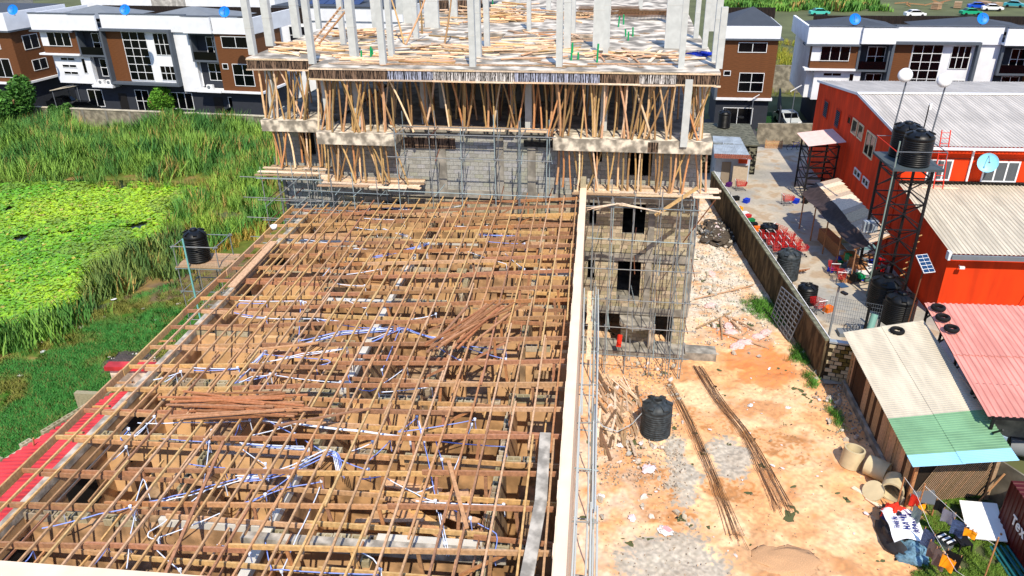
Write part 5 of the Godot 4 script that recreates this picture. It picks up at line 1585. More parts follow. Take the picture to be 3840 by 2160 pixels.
func build_props() -> void:
	# open storey under the top slab: x range, z rows, foot level
	var zones := [[-14.3, -10.9, -2.25, 17, 12.45, "far left bay"], [-10.1, -6.2, 0.0, 23, 12.45, "second bay from the left"], [-5.9, 1.9, -0.75, 24, 12.6, "middle bay behind the tube scaffold"], [2.1, 9.6, 0.0, 40, 12.45, "right bay above the long balcony"]]
	for z in zones:
		for k in z[3]:
			var x: float = lerpf(z[0], z[1], (k + rnd(0.1, 0.9)) / z[3])
			var lean := rnd(-1.15, 1.15) if rng.randf() < 0.6 else rnd(-0.25, 0.25)
			if z[4] > 12.5: lean *= 0.55
			var zz: float = z[2] + rnd(-0.45, -0.05)
			prop(Vector3(x + lean, z[4], zz + rnd(-0.15, 0.15)), Vector3(x, 15.07, zz + (0.1 if k % 2 == 0 else -0.3)), rnd(0.042, 0.06), "weathered bamboo prop under the top slab's edge in the %s" % z[5], "bamboo props under the top slab: %s" % z[5])
	for row in 4:
		for k in 26:
			var x := -14.0 + 23.2 * (k + rnd(0.1, 0.9)) / 26.0
			var z := -1.7 - row * 1.45 + rnd(-0.4, 0.4)
			if x < -10.8: z -= 2.2
			prop(Vector3(x + rnd(-0.6, 0.6), 12.42, z + rnd(-0.3, 0.3)), Vector3(x, 15.36, z), rnd(0.04, 0.055), "shaded bamboo prop standing inside the open storey behind the front row", "bamboo props inside the open storey")
	# under the balconies
	var low := [[-14.2, -10.95, -2.2, 14, "slanting bamboo prop under the far left balcony"], [-10.15, -6.3, 0.0, 20, "slanting bamboo prop under the balcony left of the middle scaffold"], [2.15, 9.6, -0.05, 30, "slanting bamboo prop under the long right balcony"]]
	for z in low:
		for k in z[3]:
			var x: float = lerpf(z[0], z[1], (k + rnd(0.1, 0.9)) / z[3])
			var lean := rnd(-0.75, 0.75) if rng.randf() < 0.6 else rnd(-0.15, 0.15)
			var zz: float = z[2] - rnd(0.02, 1.2)
			if k % 3 != 0: zz = z[2] - rnd(0.0, 0.3)
			prop(Vector3(x + lean, 9.76, zz + rnd(-0.1, 0.3)), Vector3(x, 11.8, zz), rnd(0.042, 0.06), z[4], "props: " + z[4])
	# adjustable red and grey steel props deep in the middle bay
	for x in [-1.2, -0.7, 1.3, 0.9, -3.0]:
		var o := rod("steel_prop", tp(Vector3(x, 12.42, -3.0 + rnd(-1, 1))), tp(Vector3(x + rnd(-0.05, 0.05), 15.36, -3.0)), 0.05, pick(M.steel_rust))
		tag(o, "dark red steel prop in the tower's middle bay", "prop", "steel props of the middle bay")

# ---------------------------------------------------------------- things lying on the top slab
func slab_pole(c: Vector3, l: float, ang: float, y: float, kind: int, label: String, group: String) -> void:
	if c.x < -9.0:
		c.x = maxf(c.x, -14.5 + l * 0.5)
		c.z = clampf(c.z, -12.8, -3.4)
	c.x = minf(c.x, 9.4 - l * 0.5)
	c.z = minf(c.z, -0.5)
	var d := Vector3(cos(ang), rnd(-0.02, 0.02), sin(ang)) * l * 0.5
	var p := Vector3(c.x, 15.72 + y, c.z)
	var o: MeshInstance3D
	if kind == 0:
		o = mi("bamboo_pole", pick(bamboo_meshes), pick(M.bamboo_pale) if rng.randf() < 0.75 else pick(M.bamboo), rod_at(tp(p - d), tp(p + d), rnd(0.04, 0.06)), self)
		tag(o, "loose bamboo pole " + label, "bamboo pole", group + " (poles)")
	else:
		o = bar("loose_plank", tp(p - d), tp(p + d), rnd(0.1, 0.25), 0.04, pick(M.plank) if rng.randf() < 0.6 else pick(M.timber_old))
		tag(o, "loose plank " + label, "plank", group + " (planks)")

func build_slab_clutter() -> void:
	# centre, spread x, spread z, count, mean angle, angle spread, heap height, share of planks, where
	var heaps := [
		[Vector3(-13.41, 15.7, -5.54), 3.4, 1.6, 34, 0.05, 0.25, 0.3, 0.35, "on the slab's left end by the ladder foot"],
		[Vector3(-11.08, 15.7, -9.76), 2.4, 2.2, 30, 0.1, 0.35, 0.6, 0.2, "in the heap behind the timber ladder"],
		[Vector3(-7.24, 15.7, -2.32), 3.2, 0.9, 22, 0.0, 0.2, 0.2, 0.4, "along the slab's front left edge"],
		[Vector3(-4.53, 15.7, -5.25), 3.2, 1.8, 30, 0.2, 0.3, 0.35, 0.3, "in the middle of the top slab"],
		[Vector3(-5.6, 15.7, -18.49), 4.0, 3.2, 46, 0.1, 0.6, 1.1, 0.15, "in the tall heap at the back of the top slab"],
		[Vector3(-3.11, 15.7, -20.83), 3.4, 3.2, 36, 0.25, 0.6, 1.1, 0.15, "in the big tangled heap right of the back heap"],
		[Vector3(-0.33, 15.7, -5.24), 2.8, 1.8, 30, 0.0, 0.3, 0.3, 0.4, "before the stair opening of the slab"],
		[Vector3(2.44, 15.7, -19.85), 2.8, 2.2, 18, 0.05, 0.3, 0.4, 0.2, "beside the rusty reinforcement at the back"],
		[Vector3(5.85, 15.7, -4.12), 2.4, 1.2, 20, 0.25, 0.6, 0.25, 0.4, "on the slab's right front corner"],
		[Vector3(7.66, 15.7, -3.76), 1.4, 0.9, 10, 0.3, 0.8, 0.2, 0.6, "beside the broad pier on the right"],
		[Vector3(0.64, 15.7, -10.34), 2.8, 2.0, 14, 0.1, 0.5, 0.15, 0.5, "scattered near the slab's stair opening"]]
	for h in heaps:
		for k in h[3]:
			var off := Vector3(rng.randfn(0, 0.55) * h[1], 0, rng.randfn(0, 0.55) * h[2])
			var near := 1.0 - minf(1.0, Vector2(off.x / h[1], off.z / h[2]).length())
			slab_pole(h[0] + off, rnd(0.9, 3.6), h[4] + rng.randfn(0, 1) * (h[5] + 0.12), 0.03 + rng.randf() * h[6] * near, 1 if rng.randf() < h[7] else 0, h[8], "heap " + h[8])
	# long thin rods parallel to the front edge
	for q in [[-9.0, -3.5, -0.9], [-3.5, 1.8, -0.85], [-0.5, 4.0, -1.0], [3.5, 8.0, -1.6]]:
		var o := bar("edge_batten", tp(Vector3(q[0], 15.75, q[2])), tp(Vector3(q[1], 15.75, q[2] + rnd(-0.2, 0.2))), 0.08, 0.06, pick(M.timber_old))
		tag(o, "long batten lying parallel to the top slab's front edge", "batten", "battens along the slab edge")
	# ladder against a column
	var ld := thing("timber_ladder", "home-made timber ladder leaning on a column of the top slab", "ladder", tower.position, tower.rotation_degrees.y)
	var a := Vector3(-12.63, 15.75, -6.7)
	var b := Vector3(-10.03, 17.95, -5.3)
	for d in [0.0, 0.5]:
		bar("rail", a + Vector3(d - 0.25, 0, d * 0.3), b + Vector3(d - 0.25, 0, d * 0.3), 0.06, 0.09, M.timber[0], ld)
	for k in 9:
		var p := a.lerp(b, (k + 0.6) / 9.5)
		bar("rung", p + Vector3(-0.3, 0.05, 0), p + Vector3(0.32, 0.05, 0.15), 0.12, 0.04, M.plank[1], ld)
	# raking bamboo against the piers
	for q in [[Vector3(-7.33, 15.7, -7.18), Vector3(-6.51, 17.96, -9)], [Vector3(-7.54, 15.7, -7.6), Vector3(-8.66, 17.91, -9.5)], [Vector3(-4.99, 15.7, -7.02), Vector3(-4.81, 18.01, -8.5)], [Vector3(-7.5, 15.7, -11.61), Vector3(-7.48, 17.71, -11.5)]]:
		var o := mi("raking_pole", pick(bamboo_meshes), pick(M.bamboo), rod_at(tp(q[0]), tp(q[1]), 0.055), self)
		tag(o, "bamboo pole raking up to the piers on the top slab", "bamboo pole", "raking poles on the slab")
	# green pipe stubs
	var stubs := [Vector3(-8.08, 15.7, -3.11), Vector3(-8.05, 15.7, -3.36), Vector3(-7.07, 15.7, -3.55), Vector3(-8.31, 15.7, -2.25), Vector3(2.61, 15.7, -2.74), Vector3(2.54, 15.7, -4.4), Vector3(2.94, 15.7, -2.99), Vector3(3.94, 15.7, -2.26), Vector3(4.67, 15.7, -15.21), Vector3(4.98, 15.7, -16.37), Vector3(5.21, 15.7, -11.05), Vector3(5.37, 15.7, -9.49), Vector3(5.63, 15.7, -11.07), Vector3(-5.66, 15.7, -26.97)]
	for p in stubs:
		var o := rod("pipe_stub", tp(p), tp(p + Vector3(rnd(-0.05, 0.05), rnd(0.35, 0.9), 0)), 0.05, M.green_pipe)
		tag(o, "green plastic pipe stub standing out of the top slab", "pipe", "green pipe stubs on the top slab")
	# reinforcement mats at the back
	for q in [[Vector3(3.77, 15.7, -21.48), 4.4, 3.0, "left mat of rusty reinforcement at the slab's back"], [Vector3(6.32, 15.7, -19.74), 3.6, 2.6, "right mat of rusty reinforcement at the slab's back"]]:
		var t := thing("reinforcement_mat", q[3], "reinforcement", tp(q[0]), tower.rotation_degrees.y, "reinforcement mats")
		for k in 14: bar("bar", Vector3(-q[1] * 0.5, 0.25 + (k % 3) * 0.12, (k / 13.0 - 0.5) * q[2]), Vector3(q[1] * 0.5, 0.25 + (k % 3) * 0.12, (k / 13.0 - 0.5) * q[2]), 0.035, 0.035, pick(M.rebar), t)
		for k in 16: bar("stirrup", Vector3((k / 15.0 - 0.5) * q[1], 0.18, -q[2] * 0.5), Vector3((k / 15.0 - 0.5) * q[1], 0.6, q[2] * 0.5), 0.03, 0.03, pick(M.rebar), t)
	# blue wire tangle
	var bt := thing("blue_wire_tangle", "tangle of blue wire on the slab's right corner", "wire", tp(Vector3(9.34, 15.7, -4.58)))
	for k in 14:
		var pts := []
		for j in 6: pts.append(Vector3(rng.randfn(0, 0.45), 0.04 + rnd(0, 0.1), rng.randfn(0, 0.4)))
		mi("strand", tube(pts, 0.014, 4), M.blue_plastic, Transform3D.IDENTITY, bt)
	# mortar board and plywood offcuts lying about
	for k in 90:
		var p := tp(Vector3(rnd(-9.5, 9.0), 15.725, rnd(-14, -0.6)))
		var o := bx("plywood_offcut", p, Vector3(rnd(0.2, 1.3), 0.02, rnd(0.06, 0.3)), pick(M.timber_old) if rng.randf() < 0.6 else pick(M.plank), self, rnd(-40, 40))
		tag(o, "small board offcut scattered on the top slab", "offcut", "offcuts on the top slab")

# ---------------------------------------------------------------- things lying on the open roof
func build_roof_clutter() -> void:
	# white electrical conduits across the tie beams
	var runs := [
		[1, Vector2(-13.52, -13.13), Vector2(-12.35, -13.75), Vector2(-11.71, -14.08)],
		[1, Vector2(-13.34, -12.80), Vector2(-13.44, -13.81)],
		[1, Vector2(-11.57, -12.96), Vector2(-11.64, -14.05)],
		[1, Vector2(-11.18, -13.18), Vector2(-11.54, -14.05)],
		[1, Vector2(-13.27, -12.13), Vector2(-13.29, -12.44)],
		[1, Vector2(-11.50, -12.13), Vector2(-11.53, -12.75)],
		[1, Vector2(-10.68, -12.14), Vector2(-10.99, -12.80)],
		[1, Vector2(-11.69, -14.29), Vector2(-11.97, -15.15), Vector2(-11.59, -14.72)],
		[1, Vector2(-11.66, -14.30), Vector2(-10.35, -14.37), Vector2(-9.00, -14.40), Vector2(-8.35, -14.85)],
		[2, Vector2(-11.49, -14.25), Vector2(-10.76, -14.60), Vector2(-9.97, -15.07), Vector2(-8.72, -15.78)],
		[1, Vector2(-10.32, -14.32), Vector2(-10.02, -14.86), Vector2(-9.64, -15.19)],
		[1, Vector2(-13.34, -15.91), Vector2(-13.27, -16.50)],
		[1, Vector2(-13.58, -16.84), Vector2(-13.70, -16.93), Vector2(-13.65, -17.29)],
		[2, Vector2(-13.53, -17.02), Vector2(-11.09, -17.08)],
		[1, Vector2(-13.24, -16.92), Vector2(-13.23, -17.53)],
		[1, Vector2(-11.05, -15.93), Vector2(-9.95, -15.85)],
		[1, Vector2(-11.08, -15.97), Vector2(-11.06, -17.41)],
		[1, Vector2(-10.19, -14.97), Vector2(-10.36, -15.50), Vector2(-10.90, -16.88)],
		[1, Vector2(-9.80, -16.68), Vector2(-8.83, -16.03)],
		[1, Vector2(-9.30, -14.14), Vector2(-10.40, -13.20), Vector2(-10.39, -13.10)],
		[1, Vector2(-10.55, -13.78), Vector2(-10.75, -13.28), Vector2(-10.65, -13.14), Vector2(-10.44, -13.11)],
		[1, Vector2(-10.40, -12.86), Vector2(-9.35, -12.17)],
		[1, Vector2(-8.82, -13.00), Vector2(-8.09, -12.97), Vector2(-7.88, -12.78)],
		[5, Vector2(-9.34, -15.42), Vector2(-8.31, -15.81), Vector2(-7.30, -16.78), Vector2(-7.04, -16.74), Vector2(-6.80, -16.26)],
		[3, Vector2(-9.96, -16.96), Vector2(-7.99, -16.91)],
		[1, Vector2(-8.10, -17.22), Vector2(-6.87, -16.48), Vector2(-5.89, -16.12)],
		[1, Vector2(-8.91, -14.45), Vector2(-7.92, -15.17), Vector2(-7.03, -15.52)],
		[1, Vector2(-8.35, -15.01), Vector2(-7.99, -15.59)],
		[1, Vector2(-7.01, -15.30), Vector2(-6.99, -14.50), Vector2(-6.98, -13.48), Vector2(-6.95, -12.39)],
		[1, Vector2(-7.65, -13.17), Vector2(-7.25, -12.49), Vector2(-6.95, -12.39), Vector2(-4.64, -12.51)],
		[1, Vector2(-5.45, -13.24), Vector2(-4.88, -12.93), Vector2(-4.62, -12.63)],
		[1, Vector2(-7.65, -17.85), Vector2(-6.57, -17.77), Vector2(-5.07, -17.67)],
		[1, Vector2(-6.04, -15.72), Vector2(-5.40, -15.94), Vector2(-4.14, -16.14)],
		[1, Vector2(-5.59, -15.97), Vector2(-4.40, -15.32), Vector2(-3.77, -14.98)],
		[1, Vector2(-4.29, -14.98), Vector2(-1.98, -15.09)],
		[1, Vector2(-4.27, -17.55), Vector2(-3.93, -16.73)],
		[1, Vector2(-4.92, -18.24), Vector2(-4.37, -16.83), Vector2(-3.88, -15.41)],
		[1, Vector2(-3.51, -16.37), Vector2(-3.33, -18.38)],
		[1, Vector2(-4.10, -17.47), Vector2(-2.20, -17.49)],
		[1, Vector2(-6.05, -16.37), Vector2(-5.59, -17.38)],
		[1, Vector2(-6.63, -16.91), Vector2(-6.11, -17.34)],
		[1, Vector2(-3.32, -14.79), Vector2(-2.76, -14.47)],
		[1, Vector2(-2.55, -14.36), Vector2(-2.04, -14.03), Vector2(-2.01, -13.35)],
		[2, Vector2(-3.58, -14.58), Vector2(-3.23, -13.58)],
		[1, Vector2(-4.34, -15.33), Vector2(-3.89, -15.74)],
		[1, Vector2(-13.88, -25.68), Vector2(-11.42, -26.01), Vector2(-11.23, -25.71)],
		[1, Vector2(-13.41, -24.62), Vector2(-12.29, -24.42), Vector2(-10.31, -24.54), Vector2(-8.03, -24.35)],
		[1, Vector2(-10.33, -24.58), Vector2(-9.98, -24.28), Vector2(-9.31, -24.09)],
		[1, Vector2(-10.18, -22.28), Vector2(-11.36, -25.78)],
		[1, Vector2(-9.79, -26.27), Vector2(-8.65, -25.56)],
		[4, Vector2(-10.25, -22.78), Vector2(-8.95, -23.57), Vector2(-6.90, -24.12)],
		[3, Vector2(-7.72, -23.06), Vector2(-6.89, -24.08), Vector2(-6.06, -23.72), Vector2(-5.12, -23.42)],
		[1, Vector2(-6.90, -24.12), Vector2(-6.89, -23.43), Vector2(-6.82, -21.13)],
		[1, Vector2(-5.39, -23.03), Vector2(-4.28, -22.00)],
		[1, Vector2(-4.77, -23.15), Vector2(-2.72, -22.13)],
		[1, Vector2(-4.37, -23.04), Vector2(-2.81, -22.88)],
		[2, Vector2(-11.33, -21.90), Vector2(-11.39, -21.15)],
		[1, Vector2(-11.33, -21.90), Vector2(-8.87, -21.66), Vector2(-9.21, -21.33)],
		[2, Vector2(-11.08, -21.31), Vector2(-9.87, -21.95), Vector2(-8.49, -22.56)],
		[1, Vector2(-11.52, -20.36), Vector2(-11.34, -20.95)],
		[1, Vector2(-11.36, -20.00), Vector2(-11.10, -20.39), Vector2(-10.55, -20.63)],
		[1, Vector2(-10.38, -20.74), Vector2(-10.15, -20.53), Vector2(-8.00, -20.28)],
		[1, Vector2(-7.93, -20.85), Vector2(-7.60, -20.25), Vector2(-7.03, -19.96), Vector2(-6.69, -20.08)],
		[1, Vector2(-6.53, -19.89), Vector2(-4.94, -20.26)],
		[1, Vector2(-6.63, -20.39), Vector2(-6.06, -21.52)],
		[1, Vector2(-9.76, -18.18), Vector2(-8.49, -17.42)],
		[1, Vector2(-9.85, -17.30), Vector2(-8.82, -17.95)],
		[2, Vector2(-9.75, -18.08), Vector2(-8.77, -17.98), Vector2(-6.54, -17.76), Vector2(-5.08, -17.69)],
		[1, Vector2(-5.45, -17.83), Vector2(-5.07, -18.64)],
		[1, Vector2(-5.45, -17.83), Vector2(-3.27, -18.63)],
		[1, Vector2(-4.96, -18.44), Vector2(-4.60, -17.50)],
		[1, Vector2(-6.64, -24.70), Vector2(-5.79, -25.27)],
		[1, Vector2(-10.14, -24.51), Vector2(-8.90, -24.04), Vector2(-7.67, -24.06)],
		[1, Vector2(-14.33, -19.93), Vector2(-13.70, -20.56)],
		[1, Vector2(-13.88, -19.85), Vector2(-13.78, -20.36)],
		[2, Vector2(-13.34, -20.72), Vector2(-11.79, -20.88)],
		[1, Vector2(-13.55, -17.62), Vector2(-12.26, -17.78), Vector2(-10.17, -18.07)],
		[1, Vector2(-13.32, -17.00), Vector2(-13.17, -17.92)],
		[1, Vector2(-13.70, -16.92), Vector2(-13.67, -17.32)],
		[2, Vector2(-13.53, -17.03), Vector2(-11.02, -16.94)],
		[1, Vector2(-11.53, -19.98), Vector2(-11.40, -21.01)],
		[1, Vector2(-11.54, -19.92), Vector2(-11.37, -20.18), Vector2(-10.67, -20.55)],
		[2, Vector2(-11.41, -21.21), Vector2(-11.31, -22.12)],
		[1, Vector2(-10.28, -17.26), Vector2(-10.46, -17.96)],
		[1, Vector2(-13.66, -24.73), Vector2(-12.27, -24.46)],
		[1, Vector2(-13.84, -25.33), Vector2(-13.81, -25.64), Vector2(-12.78, -25.72)],
		[1, Vector2(-13.54, -32.22), Vector2(-11.52, -31.67)],
		[1, Vector2(-11.65, -33.96), Vector2(-10.39, -33.60)],
		[2, Vector2(-10.10, -33.77), Vector2(-8.52, -32.86)],
		[2, Vector2(-10.86, -31.32), Vector2(-7.42, -31.30)],
		[3, Vector2(-9.63, -30.37), Vector2(-7.42, -32.10)],
		[1, Vector2(-8.33, -36.26), Vector2(-6.45, -37.58)],
		[2, Vector2(-11.54, -36.04), Vector2(-11.42, -36.73), Vector2(-9.37, -36.61)],
		[1, Vector2(-11.49, -35.22), Vector2(-9.37, -35.05)],
		[1, Vector2(-4.90, -32.56), Vector2(-2.99, -32.28)],
		[2, Vector2(-5.40, -33.36), Vector2(-3.53, -33.42)],
		[1, Vector2(-6.10, -31.66), Vector2(-3.60, -30.08)],
		[1, Vector2(-10.33, -28.52), Vector2(-8.97, -29.08)],
		[1, Vector2(-6.64, -34.46), Vector2(-5.04, -34.42)],
		[1, Vector2(-11.32, -27.88), Vector2(-11.25, -29.03)],
		[1, Vector2(-3.77, -31.18), Vector2(-2.76, -29.66)],
		[1, Vector2(-10.45, -27.62), Vector2(-9.23, -27.49)]]
	for r in runs:
		for k in r[0]:
			var pts := []
			var off := Vector3((k - r[0] * 0.5) * 0.07, 0, (k - r[0] * 0.5) * 0.05)
			for i in range(1, r.size()):
				pts.append(Vector3(r[i].x, 8.60 + rnd(0.0, 0.1), r[i].y) + off)
			var fine := [pts[0]]
			for i in pts.size() - 1:
				for s in range(1, 5):
					var t := s / 4.0
					var p0: Vector3 = pts[maxi(i - 1, 0)]
					var p3: Vector3 = pts[mini(i + 2, pts.size() - 1)]
					fine.append(pts[i].cubic_interpolate(pts[i + 1], p0, p3, t) + Vector3(0, -0.03 * sin(t * PI), 0))
			# each run turns down at its end into the wall head
			fine.append(fine[-1] + Vector3(0.03, -0.35, 0.03))
			var o := mi("conduit", tube(fine, 0.016, 5), M.conduit if rng.randf() < 0.6 else M.conduit_blue, Transform3D.IDENTITY, self)
			var mid: Vector3 = fine[fine.size() / 2]
			var where := ("near" if mid.z > -18.5 else ("middle" if mid.z > -27.0 else "far")) + (" left" if mid.x < -8.0 else " right")
			tag(o, "white plastic conduit laid across the %s part of the open roof" % where, "conduit", "conduits on the %s of the roof" % where)
			if k == 0 and rng.randf() < 0.7:
				var jb := mi("junction_box", unit_rod_round, M.conduit, Transform3D(Basis().scaled(Vector3(0.085, 0.06, 0.085)), fine[-2] + Vector3(0, 0.02, 0)), self)
				tag(jb, "small round white junction box on the %s part of the open roof" % where, "junction box", "junction boxes on the %s of the roof" % where)
	# heap of red-brown battens across the middle left of the roof
	for k in 30:
		var c := Vector3(-10.55, 9.15, -18.28) + Vector3(rng.randfn(0, 0.45), 0, rng.randfn(0, 0.28))
		var an := rng.randfn(0.03, 0.10)
		var l := rnd(2.6, 4.0)
		var d := Vector3(cos(an), 0.066, sin(an)) * l * 0.5
		c.y = 8.42 + (c.x + 15.9) * 0.066 + 0.17 + rng.randf() * 0.22
		var o := bar("brown_batten", c - d, c + d, 0.06, 0.045, pick(M.red_batten))
		tag(o, "red-brown batten in the heap across the left of the open roof", "batten", "heap of battens on the left of the roof")
	for k in 15:
		var c := Vector3(-4.22, 9.4, -23.08) + Vector3(rng.randfn(0, 0.28), 0, rng.randfn(0, 0.25))
		var an := deg_to_rad(-62) + rng.randfn(0, 0.09)
		var d := Vector3(cos(an), 0, sin(an)) * rnd(1.3, 2.0)
		c.y = 8.42 + (c.x + 15.9) * 0.066 + 0.17 + rng.randf() * 0.18
		var o := bar("brown_batten", c - d, c + d, 0.07, 0.05, pick(M.red_batten))
		tag(o, "red-brown batten in the slanting bundle near the right of the open roof", "batten", "bundle of battens on the right of the roof")
	# single long battens lying askew, wide planks
	var singles := [[Vector3(-9.42, 8.9, -11.73), Vector3(-10.31, 9.1, -16.63), 0.08, 2, "dark batten lying askew across the near left trusses"], [Vector3(-9.07, 9, -17.34), Vector3(-6.4, 9.2, -18.19), 0.06, 1, "long pale batten lying just below the batten heap"], [Vector3(-11.35, 9, -21.8), Vector3(-9.38, 9.1, -22.17), 0.1, 0, "sawn board lying across the purlins left of the roof's middle"], [Vector3(-5.31, 9.3, -21.42), Vector3(-4.48, 9.4, -24.69), 0.09, 1, "long batten slanting down left from the reddish bundle"], [Vector3(-3.56, 9.2, -15.79), Vector3(-2.67, 9.2, -13.34), 0.1, 0, "pale batten slanting across the near purlins"]]
	for s in singles:
		var ms := [M.timber[0], M.timber_brown[1], M.timber_brown[4]]
		var a: Vector3 = s[0]
		var b: Vector3 = s[1]
		a.y = 8.42 + (a.x + 15.9) * 0.066 + 0.18
		b.y = 8.42 + (b.x + 15.9) * 0.066 + 0.18
		tag(bar("loose_batten", a, b, s[2], 0.05, ms[s[3]]), s[4], "batten")
	var wa := Vector3(-14.71, 8.75, -26.77)
	var wb := Vector3(-14.79, 8.75, -31.59)
	wa.y = 8.76
	wb.y = 8.76
	tag(bar("wide_plank", wa, wb, 0.34, 0.05, M.timber[2]), "wide sawn plank lying along the eave on the left", "plank")
	# long grey-white board along the right of the roof
	var gb := thing("grey_board", "long pale grey board lying along the parapet side of the roof", "board")
	var p0 := Vector3(-1.05, 9.6, -16.96)
	var p1 := Vector3(-0.98, 9.6, -14.13)
	var p2 := Vector3(-1.13, 9.6, -11.68)
	bar("board", p0, p1, 0.30, 0.05, M.beam_pale, gb)
	bar("board", p1 + Vector3(0, 0.03, -0.1), p2, 0.30, 0.05, M.beam_pale, gb)
	# cement bags, stacked boards and rubble inside rooms: loose plywood in the near right room
	for k in 16:
		var c := Vector3(-3.84, 7.2, -16.2) + Vector3(rnd(-1.6, 1.2), rnd(-0.6, 0.3), rnd(-0.9, 0.9))
		var an := rnd(-0.6, 0.6)
		var d := Vector3(cos(an), rnd(-0.15, 0.15), sin(an)) * rnd(0.5, 1.1)
		tag(bar("room_board", c - d, c + d, rnd(0.1, 0.4), 0.03, pick(M.timber)), "offcut board heaped in the near right room of the low block", "board", "boards heaped in the near room")
	for q in [[Vector3(-15.76, 8.42, -33.89), "white open bucket on the wall by the far left eave"], [Vector3(-12.05, 8.5, -18.58), "pale broken block on the eave beside the red roof"]]:
		var o := thing("white_bucket", q[1], "bucket", q[0])
		mi("shell", lathe([Vector2(0.001, 0), Vector2(0.13, 0), Vector2(0.17, 0.22), Vector2(0.15, 0.22), Vector2(0.12, 0.03), Vector2(0.001, 0.03)], 16), M.white, Transform3D.IDENTITY, o)
	# small wood bits between purlins, vertical starter bars
	for k in 26:
		var x := pick([-11.15, -8.15, -5.3, -2.35]) as float
		var z := rnd(-36, -13)
		var o := Node3D.new()
		put(o, "starter_bars", low)
		o.position = Vector3(x, 8.15, z)
		for j in 4: rod("bar", Vector3(rnd(-0.1, 0.1), 0, rnd(-0.1, 0.1)), Vector3(rnd(-0.2, 0.2), rnd(0.5, 0.95), rnd(-0.2, 0.2)), 0.012, pick(M.rebar), o)

# ---------------------------------------------------------------- water tanks
func tank_mesh(r: float, h: float) -> ArrayMesh:
	var prof := [Vector2(0.001, 0.0), Vector2(r * 0.98, 0.0), Vector2(r, 0.04)]
	var n := int(h * 0.72 / 0.115)
	for k in n:
		var y := 0.05 + h * 0.72 * k / n
		var s := h * 0.72 / n
		prof.append(Vector2(r, y + s * 0.12))
		prof.append(Vector2(r, y + s * 0.55))
		prof.append(Vector2(r - 0.03, y + s * 0.7))
		prof.append(Vector2(r - 0.03, y + s * 0.95))
	prof.append_array([Vector2(r, h * 0.79), Vector2(r * 0.99, h * 0.83), Vector2(r * 0.80, h * 0.92), Vector2(r * 0.55, h * 0.97), Vector2(r * 0.34, h * 0.985)])
	return lathe(prof, 28)

func make_tank(label: String, at: Vector3, r: float, h: float, m: Material, lid := true, turn := 0.0) -> Node3D:
	var t := thing("water_tank", label, "water tank", at, turn, "ribbed plastic water tanks")
	mi("body", tank_mesh(r, h), m, Transform3D.IDENTITY, t)
	for k in 6:
		var a := TAU * k / 6
		var d := Vector3(cos(a), 0, sin(a))
		bar("shoulder_lug", d * r * 0.55 + Vector3(0, h * 0.97, 0), d * r * 0.97 + Vector3(0, h * 0.90, 0), r * 0.30, h * 0.05, m, t)
	if lid:
		mi("lid", lathe([Vector2(0.001, h * 1.05), Vector2(r * 0.26, h * 1.045), Vector2(r * 0.30, h * 1.02), Vector2(r * 0.30, h * 0.95)], 20), m, Transform3D.IDENTITY, t)
	else:
		mi("manhole_ring", lathe([Vector2(r * 0.36, h * 0.96), Vector2(r * 0.36, h * 1.04), Vector2(r * 0.27, h * 1.04), Vector2(r * 0.27, h * 0.9)], 20), m, Transform3D.IDENTITY, t)
		mi("manhole_dark", lathe([Vector2(0.001, h * 0.97), Vector2(r * 0.28, h * 0.97)], 20), M.dark_inside, Transform3D.IDENTITY, t)
	return t

# ---------------------------------------------------------------- things on the sandy site
func stone_mesh(sd: int) -> ArrayMesh:
	var n := nz(sd, 1.1, 2)
	var st := tool()
	st.set_smooth_group(-1)
	var b := SphereMesh.new()
	b.radial_segments = 6
	b.rings = 3
	b.radius = 0.5
	b.height = 1.0
	var arr := b.get_mesh_arrays()
	var v: PackedVector3Array = arr[Mesh.ARRAY_VERTEX]
	for i in arr[Mesh.ARRAY_INDEX]:
		var p: Vector3 = v[i]
		st.add_vertex(p * (1.0 + n.get_noise_3d(p.x * 3, p.y * 3, p.z * 3) * 0.7))
	st.generate_normals()
	return st.commit()

